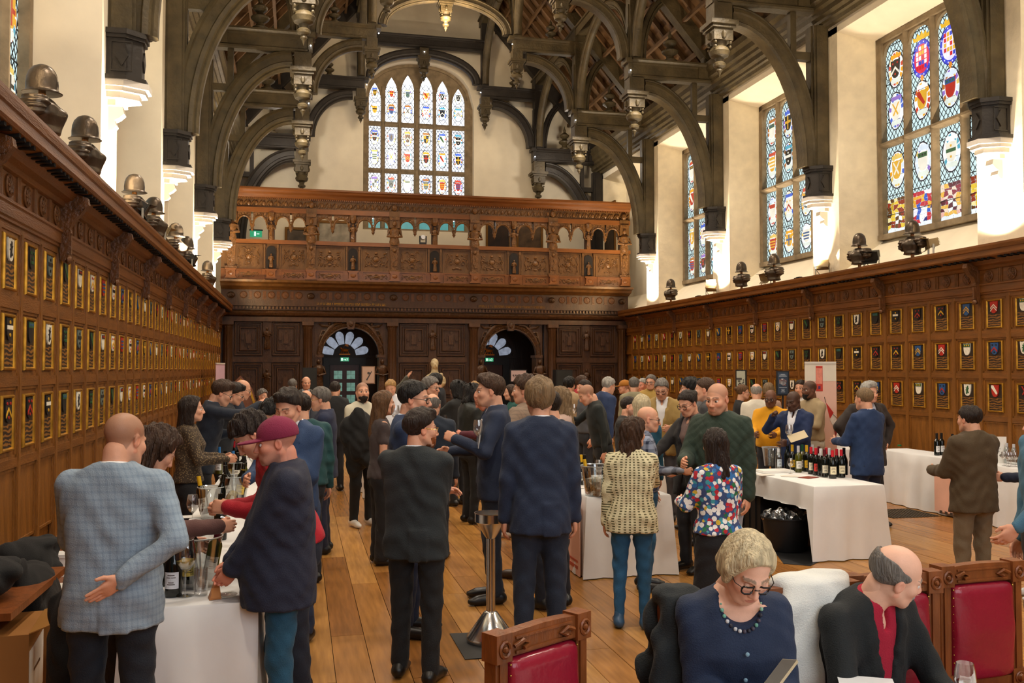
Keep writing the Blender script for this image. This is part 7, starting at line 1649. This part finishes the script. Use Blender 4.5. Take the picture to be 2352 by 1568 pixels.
def drape(name, label, cat, c1, c2, z, h, col, over=.10, flare=.0, kind='plain'):
    # a garment hung over a chair back
    a, b = np.array(c1[:2]), np.array(c2[:2]); c = (a+b)/2; w = np.linalg.norm(b-a)/2; ang = atan2(b[1]-a[1], b[0]-a[0])
    F = Field((-w-.16,-.16,z-h-.02),(w+.16,.18,z+.06),.012); F.loft([(z-h,w+flare,.035,-.09),(z-h*.5,w+flare*.6,.04,-.075),(z-.08,w,.05,-.05),(z,w-.01,.07,-.01),(z+.02,w-.05,.045,.0)],0,p=3); F.loft([(z-h*.7,w+flare*.5,.03,.08),(z-.05,w,.04,.05),(z+.01,w-.03,.04,.01)],.03,p=3); F.folds(.006, int(z*100), .7)
    P, Q = F.mesh(); o = np_mesh(name, P, Q, cloth(name+col[1:], col, kind)); o.location = (c[0],c[1],0); o.rotation_euler = (0,0,ang); return tag(o, label, cat)
drape('coat','dark charcoal coat hung over the chair behind the seated woman','coat',atz(1500,1378,1.05),atz(1612,1370,1.05),1.08,.75,'#1b2124',flare=.08)
drape('jacket','white jacket hung over the chair between the seated guests','jacket',atz(1772,1350,1.04),atz(1938,1335,1.04),1.07,.55,'#d9dad4',flare=.05)
# phone, glass, paper on the foreground table
t = empty('phone', tuple(at(1795,1548,2.72)), label='smartphone held by the seated woman', cat='phone'); t.rotation_euler = (.5,-.2,-1.2); M().box(-.03,.03,-.062,.062,0,.009).build('body', cm('#b8a888'), t); M().box(-.029,.029,-.06,.06,.009,.0095).build('screen', cm('#3a3834'), t)
p = atz(2242,1640,.755); wine_glass('stemless glass on the foreground table by the crimson-shirted man', (p[0]+.0,2.80,.72), .9)
# necklace, buttons of the seated woman
def on_person(o, m, nm, mt, sm=40):
    return m.build(nm, mt, o, smooth=sm)
nk = M(); Rn = random.Random(2)
lr = radians(9); 
for i in range(15):
    a = pi*(i/14); x = .075*cos(a); zz = 1.462-.085*sin(a)-.01; yy = .092+.050*sin(a)
    yq = (yy)*cos(lr)+(zz-.93)*sin(lr); zq = (zz-.93)*cos(lr)-yy*sin(lr)+.93; nk.sph((x,yq,zq),.0075 if i not in (0,14) else .004,8,6,rgb(Rn.choice(['#6fae9c','#2a2c3a','#c8ccd0','#88b8a0','#4a4454'])))
nk.build('necklace', PAINT, sw, smooth=60)
for i, z in enumerate((1.30,1.20,1.10)):
    yy = .183-.006*i; yq = yy*cos(lr)+(z-.93)*sin(lr); zq = (z-.93)*cos(lr)-yy*sin(lr)+.93; M().sph((.0,yq,zq),(.008,.005,.008),8,6).build('button', cm('#7ea0b4'), sw)
# armour on the shelf
ARM = mat('armour_steel', rgb('#574c40'), .34, metal=.75, var=.35, scale=7, bump=.15, bscale=30); POST = mat('stand_wood', rgb('#a86a24'), .5, var=.2)
def armour_mesh():
    out = []
    h = M(); prof = [(.122,.35),(.126,.355),(.106,.368),(.100,.38),(.101,.42),(.096,.47),(.082,.515),(.058,.548),(.025,.566),(0,.57)]; h.lathe(prof,20); h.v = [(x,y*1.25,z) for x,y,z in h.v]; out.append(('helmet',h,ARM))
    m = M().lathe([(.022,0),(.022,.42),(0,.42)],8); out.append(('stand_post',m,POST))
    F = Field((-.26,-.2,.02),(.26,.2,.38),.012); F.loft([(.05,.115,.10,0),(.10,.10,.085,0),(.18,.13,.105,.01),(.25,.13,.10,.005),(.30,.08,.07,0),(.315,.05,.05,0)],0); F.cap((0,.08,.08),(0,.115,.2),.03,.035,.04); F.loft([(.0,.4,.4,0),(.052,.4,.4,0)],.0,'s')
    out.append(('breastplate',F,ARM)); m = M()
    for s in (-1,1):
        F2 = Field((min(s*.08,s*.26)-.02,-.12,.10),(max(s*.08,s*.26)+.02,.12,.34),.012); F2.ell((s*.15,0,.245),(.065,.085,.06),0); F2.ell((s*.185,0,.19),(.04,.07,.07),.01); F2.a += (.006*np.sin(150*F2.ax[2])[None,None,:]+np.zeros_like(F2.a)).astype(np.float32); out.append(('pauldron',F2,ARM))
    m = M().tube([(.09*cos(2*pi*i/20),.085*sin(2*pi*i/20),.055) for i in range(21)],.008,5,cap=False); out.append(('waist_rim',m,ARM)); return out
AP = []
for nm, g, mt in armour_mesh():
    if isinstance(g, Field):
        P, Q = g.mesh(); o = np_mesh(nm, P, Q, mt); me = o.data; bpy.data.objects.remove(o)
    else: me = g.mesh(nm,1,40); me.materials.append(mt)
    AP.append((nm, me))
def armour(px, py, right, label, yaw):
    X = 8.96 if right else -1.86; d = _ray(px, 500); Y = CAM[1]+d[1]*((X-CAM[0])/d[0]); r = empty('armour', (X,Y,3.83*K), yaw, label=label, cat='armour')
    for nm, me in AP: link(nm, me, r, None, None, (.9,.9,1.0) if nm == 'helmet' else (1.2,1.2,1.0))
    return r
for px, lb in ((1540,'armour bust with helmet on the right shelf, farthest from the viewer'),(1702,'armour bust with helmet left of the middle right-hand window'),(1777,'armour bust with helmet under the middle right-hand window'),(1973,'armour bust with helmet left of the nearest right-hand window'),(2095,'armour bust with helmet under the nearest right-hand window')): armour(px, 650, True, lb, pi/2)
for px, lb in ((92,'armour bust with brown helmet at the top left corner'),(193,'armour bust second from the left edge, before the first lit corbel'),(308,'armour bust behind the tilted black floodlight on the left shelf'),(353,'armour bust behind the tan floodlight on the left shelf'),(404,'armour bust beside the third left-hand floodlight'),(430,'armour bust just past the third left-hand floodlight'),(478,'armour bust on the left shelf nearest the gallery screen')): armour(px, 400, False, lb, -pi/2)
FLB = mat('flood_black', rgb('#26241f'), .5, var=.2); FLT = mat('flood_tan', rgb('#8a7650'), .5, var=.2)
def flood(px, right, label, mt, yaw, tilt, s=1.0, dz=.18):
    X = (XR-.18)*K if right else (XL+.22)*K; d = _ray(px, 700); Y = d[1]*(X/d[0]); r = empty('floodlight', (X,Y,3.83*K), yaw, label=label, cat='floodlight')
    M().box(-.06,.06,-.05,.05,0,.015).box(-.11*s,-.10*s,-.012,.012,.01,dz).box(.10*s,.11*s,-.012,.012,.01,dz).box(-.11*s,.11*s,-.012,.012,.01,.02).build('bracket', mat('bracket_grey',rgb('#a8a498'),.4,metal=.5,var=0), r)
    m = M(); m.T = Matrix.Translation((0,0,dz+.02)) @ Matrix.Rotation(tilt,4,'X'); m.box(-.095*s,.095*s,-.08,.05,-.055,.06).box(-.105*s,.105*s,.05,.06,-.07,.075)
    for i in range(5): m.box(-.09*s,.09*s,-.095,-.08,-.045+i*.02,-.038+i*.02)
    m.prism([(.06,.07),(.15,.10),(.15,.104),(.06,.075)],'x',-.095*s,.095*s); m.prism([(.06,-.07),(.13,-.10),(.13,-.104),(.06,-.075)],'x',-.095*s,.095*s); m.build('lamp_housing', mt, r)
    m = M().tube([(.05,-.08,dz),(.12,-.1,dz+.02),(.13,-.08,dz-.06),(.06,-.06,.01)],.006,5); m.build('cable', BLK, r)
for a in ((314,False,'black floodlight tilted toward the hall, nearest on the left shelf',FLB,-1.0,-.5),(368,False,'tan floodlight tilted toward the hall on the left shelf',FLT,-1.0,-.5),(432,False,'black floodlight, third on the left shelf',FLB,-1.0,-.3),(1634,True,'grey floodlight standing before the third lit pier on the right',FLT,2.5,.6),(1760,True,'tan floodlight in front of the armour under the middle window',FLT,1.9,-.4),(1890,True,'small grey floodlight before the bright pier between the windows',FLT,2.3,.4),(2003,True,'black floodlight beside the armour left of the nearest window',FLB,2.2,-.4),(2140,True,'olive floodlight right of the armour under the nearest window',FLT,1.2,-.2)): flood(*a, s=1.15, dz=.16)
for px,lb in ((1605,'small black transformer box at the foot of the third right-hand pier'),(1836,'small black transformer box at the foot of the second right-hand pier')):
    X = (XR-.1)*K; d = _ray(px,700); t = empty('transformer', (X,d[1]*X/d[0],3.83*K), label=lb, cat='box'); M().box(-.05,.05,-.1,.1,0,.05).build('case', BLK, t); M().box(-.03,.03,-.06,.06,.05,.06).build('lid', BLK, t)
# marble bust, speakers, posters, banners
MAR = mat('marble', rgb('#cdbb93'), .5, var=.1, scale=4); p = at(998,880,24.6); r = empty('marble_bust', (p[0],24.6,0), label='cream marble bust of a bald bearded man on a plinth before the screen', cat='bust')
M().box(-.22,.22,-.2,.2,0,.1).box(-.18,.18,-.17,.17,.1,1.22).box(-.22,.22,-.2,.2,1.22,1.32).build('plinth', MAR, r)
F = Field((-.4,-.25,1.3),(.4,.25,2.35),.014); F.ell((0,0,1.62),(.31,.17,.22),0); F.loft([(1.32,.14,.12,0),(1.42,.16,.12,0),(1.55,.26,.15,0)],.05); F.cap((0,0,1.75),(0,-.02,1.95),.10,.085,.06); F.ell((0,.0,2.10),(.105,.125,.13),.02); F.ell((0,-.06,2.02),(.08,.09,.10),.03); F.ell((0,-.13,2.06),(.02,.035,.03),.01); F.cap((-.16,-.1,1.7),(.16,-.1,1.78),.06,.06,.05); F.folds(.006,4); P, Q = F.mesh(); np_mesh('bust', P, Q, MAR, None, r)
def speaker(px, py, Y, label, w=.30, h=.55, z=1.35):
    p = at(px,py,Y); r = empty('loudspeaker', (p[0],Y,0), label=label, cat='loudspeaker'); M().box(-w/2,w/2,-.15,.15,p[2]-h/2,p[2]+h/2).build('cabinet', BLK, r); M().box(-w/2+.02,w/2-.02,-.16,-.15,p[2]-h/2+.03,p[2]+h/2-.03).build('grille', mat('speaker_grille',rgb('#232624'),.6,var=.2,scale=60), r)
    M().tube([(0,0,.05),(0,0,p[2]-h/2)],.02,8).build('pole', BLK, r)
    for a in (0,2.1,4.2): M().tube([(0,0,.5),(.4*cos(a),.4*sin(a),.02)],.012,6).build('leg', BLK, r)
speaker(1292,872,22,'black loudspeaker on a stand before the right part of the screen',.42,.50); speaker(711,870,23,'dark loudspeaker on a stand before the second screen column',.34,.55)
def easel(px, py, Y, w, h, col, label, art, yaw=0):
    p = at(px,py,Y); r = empty('poster_stand', (p[0],Y,0), yaw, label=label, cat='poster'); z0 = p[2]-h/2
    M().box(-w/2,w/2,-.01,.01,z0,z0+h).build('board', cm(col), r); M().box(-w/2-.02,w/2+.02,.0,.015,z0-.02,z0+h+.02).build('frame', BLK if art != 'sketch' else cm('#8a6a4a'), r)
    M().tube([(0,.02,.02),(0,.02,z0)],.015,6).build('post', BLK, r); M().lathe([(0,0),(.18,0),(.17,.015),(0,.02)],16).build('foot', BLK, r)
    m = M(rgb('#4a4440')); R = random.Random(int(px))
    if art == 'sketch': m.prism([(-.2*w,z0+.2*h),(.25*w,z0+.75*h),(.3*w,z0+.7*h),(-.1*w,z0+.15*h)],'y',-.013,-.01); m.lathe([(0,0),(.12*w,0),(.12*w,.003),(0,.003)],8,(.02*w,-.013,z0+.62*h),ax='y')
    elif art == 'text':
        for i in range(5): m.box((-.4+.16*i)*w,(-.3+.16*i)*w,-.013,-.01,z0+.5*h,z0+.62*h); m.box((-.35+.14*i)*w,(-.28+.14*i)*w,-.013,-.01,z0+.38*h,z0+.46*h)
    elif art == 'screen':
        m.col = rgb('#b8c4d0'); m.c = []
        for z,ww in ((.90,.2),(.86,.34),(.80,.38),(.30,.38),(.22,.16),(.16,.14),(.10,.2)): m.box(-ww*w,ww*w,-.013,-.01,z0+z*h,z0+(z+.022)*h,rgb('#b8c4d0'))
        for i in range(14): m.box((R.uniform(-.36,.2))*w,(R.uniform(-.1,.36))*w,-.013,-.01,z0+R.uniform(.4,.7)*h,z0+R.uniform(.42,.72)*h,rgb(R.choice(['#c8b8b0','#8a9aa8','#b06a5a','#e0e4e8'])))
    else:
        for i in range(10): x = R.uniform(-.45,.3)*w; z = z0+R.uniform(.0,.35)*h; m.box(x,x+.12*w,-.013,-.01,z,z+.1*h)
        m.box(-.5*w,.12*w,-.013,-.01,z0+.42*h,z0+.55*h)
    m.build('artwork', PAINT, r); return r
easel(846,861,21,.26,.36,'#c8a890','small framed sketch on a stand beside the glazed door','sketch'); easel(1191,863,20,.34,.24,'#c0a8a4','pale printed notice on a stand in the second archway','text')
easel(1702,869,13.6,.14,.24,'#b4b4a0','small pale poster with dark figures before the right panelling','figures',-.8); 
rr = easel(1798,880,12.6,.15,.33,'#27384c','narrow dark blue display screen before the right panelling','screen',-.35)
def rollup(px, pt, Y, w, h, yaw, label, col, art=True):
    p = at(px, pt, Y); r = empty('banner', (p[0],Y,0), yaw, label=label, cat='banner'); h = p[2]
    M().box(-w/2,w/2,-.004,.004,.08,h).build('sheet', cm(col), r); M().box(-w/2-.01,w/2+.01,-.06,.06,0,.08).build('foot', cm('#a8a8a8'), r); M().box(-w/2,w/2,-.012,.012,h-.02,h+.01).build('top_bar', cm('#d8d0c4'), r)
    if art:
        M().box(-w/2+.002,w/2-.002,-.006,-.005,h-.26,h-.02).build('header', cm('#e0d6c4'), r)
        m = M(rgb('#c03a28')); m.box(-.06,.03,-.008,-.006,h-.40,h-.05); m.box(-.055,.025,-.009,-.008,h-.30,h-.08,rgb('#e08a74')); m.box(-.03,.0,-.010,-.008,h-.37,h-.33,rgb('#4a2a5a')); m.c = [rgb('#c03a28')]*6+[rgb('#e08a74')]*6+[rgb('#4a2a5a')]*6
        m.prism([(.07,h-.56),(.10,h-.60),(.17,h-.70),(.12,h-.78)],'y',-.008,-.006,rgb('#b82a1c')); m.prism([(.12,h-.80),(.17,h-.70),(.22,h-.84),(.17,h-.90)],'y',-.008,-.006,rgb('#d8ccc0')); m.prism([(.17,h-.92),(.20,h-.84),(.23,h-.94),(.19,h-1.02)],'y',-.008,-.006,rgb('#8a2a28')); m.tube([(.05,-.008,h-.48),(.07,-.008,h-.56)],.004,4,rgb('#5a4a40')); m.tube([(.16,-.008,h-.72),(.22,-.008,h-.78),(.33,-.008,h-.76)],.004,4,rgb('#5a4a40'))
        for x, ww in ((-.06,.05),(-.0,.015),(.035,.015)): m.box(x,x+ww*.35,-.008,-.006,h-1.02,h-.90,rgb('#1a1a1a')); 
        m.box(-.06,-.02,-.008,-.006,h-.915,h-.90,rgb('#1a1a1a')); m.box(-.06,-.03,-.008,-.006,h-.965,h-.95,rgb('#1a1a1a')); m.build('artwork', PAINT, r)
    return r
rollup(1884,832,11.6,.42,2,-.55,'tall pink and white roll-up banner with red motif beside the right panelling','#e2b8a6')
rollup(506,834,20.5,.6,2,1.35,'narrow pale pink roll-up banner at the left end of the screen','#d8b4c4',art=False)
# high-backed carved chair by the left wall
p = at(552,862,17); r = empty('throne_chair', (p[0],17,0), .2, label='tall golden-lit gothic chair back behind the bald man at the left table', cat='chair')
M().prism([(-.28,.1),(-.28,1.35),(-.2,1.6),(0,1.82),(.2,1.6),(.28,1.35),(.28,.1)],'y',-.03,.03).build('back', CW, r); M().sweep([(-.24,.5),(-.24,1.33),(-.17,1.54),(0,1.74),(.17,1.54),(.24,1.33),(.24,.5)],[(-.02,-.04),(-.02,0),(.02,0),(.02,-.04)],'xz',0).build('golden_lit_edge', GILT, r)  # golden light on the wooden edge is put in as a gold-coloured strip
M().box(-.3,.3,-.5,.0,.4,.46).build('seat', CW, r)
for a in (-.27,.27): M().box(a-.03,a+.03,-.48,-.42,0,.4).build('leg', CW, r); M().box(a-.03,a+.03,-.03,.03,0,.4).build('leg', CW, r)
# bench, bags and boxes along the left wall
b = empty('bench', (-1.78,7.0,0), label='brown wooden bench along the left panelling behind the pale blazer', cat='bench'); M().box(-.17,.19,-1.4,1.6,.42,.46).build('seat', CW, b)
for y in (-1.1,.2,1.4): M().box(-.12,.12,y-.03,y+.03,0,.42).build('support', CW, b)
b = empty('side_table', (-1.70,5.9,0), label='brown wooden shelf table at the left edge over the cartons', cat='table'); M().box(-.25,.22,-.5,.7,.60,.64).build('top', CW, b)
for y in (-.4,.6): M().box(-.2,-.14,y-.03,y+.03,0,.6).build('leg', CW, b)
for i,(a,bb,Y,sz,lb,h) in enumerate(((30,1448,5.6,(.22,.26,.52),'large open brown wine carton at the left edge',.5),(42,1420,6.3,(.2,.22,.48),'brown wine carton behind the largest one',.45))):
    x = -1.62 if i == 0 else -1.55; c = empty('carton', (x,5.65 if i == 0 else 6.35,0), .1, label=lb, cat='carton'); w, l, h = sz; M().box(-w,w-.02,-l,l,0,h).build('box', cm('#9a6a3a'), c); M().box(w-.02,w-.018,-l+.03,l-.03,.12,h-.1).build('paper_label', PAPER, c)
    m = M(rgb('#4a2c18')); 
    for k in range(5): m.box(w-.019,w-.016,-l+.05+k*.09,-l+.10+k*.09,.02,.08)
    m.box(w-.017,w-.0155,-.1,.1,.28,.295); m.build('printed_lettering', cm('#4a2c18'), c)
    M().prism([(w-.02,h),(w+.12,h+.05),(w+.12,h+.055),(w-.02,h+.006)],'y',-l,l).build('flap', cm('#a8783f'), c)
bundle('bag','black rucksack with loop handle on the bench by the left wall','bag',(-1.80,6.95,.62),(.17,.24,.16),'#08090a',5)
bundle('bag','dark bag with yellow and blue patch at the left edge','bag',(-1.72,5.75,.76),(.16,.26,.12),'#0a0c0e',6)
bundle('coat','heap of black coats hanging over the bench end beside the pale blazer','coat',(-1.62,6.3,.50),(.16,.30,.24),'#060607',7)
bundle('coat','long black skirted coat hanging left of the pale blazer','coat',(-1.16,5.25,.45),(.10,.16,.36),'#0b0c0e',8)
for i,(x,y,z,w,h,lb,col) in enumerate(((-1.75,7.55,.46,.10,.09,'small white box stack on the bench','#e6e8e6'),(-1.62,7.2,.46,.07,.05,'crumpled white tissue pack on the bench','#e8e4de'),(-1.6,6.75,.46,.09,.012,'white booklet on the bench edge','#e4e2da'))):
    c = empty('box', (x,y,z), .3*i, label=lb, cat='box'); M().box(-w,w,-w*.8,w*.8,0,h).build('carton', cm(col), c)
    M().box(-w-.004,w+.004,-w*.8-.004,w*.8+.004,h-.02 if h > .03 else h,h+.006).build('lid', cm(col), c)
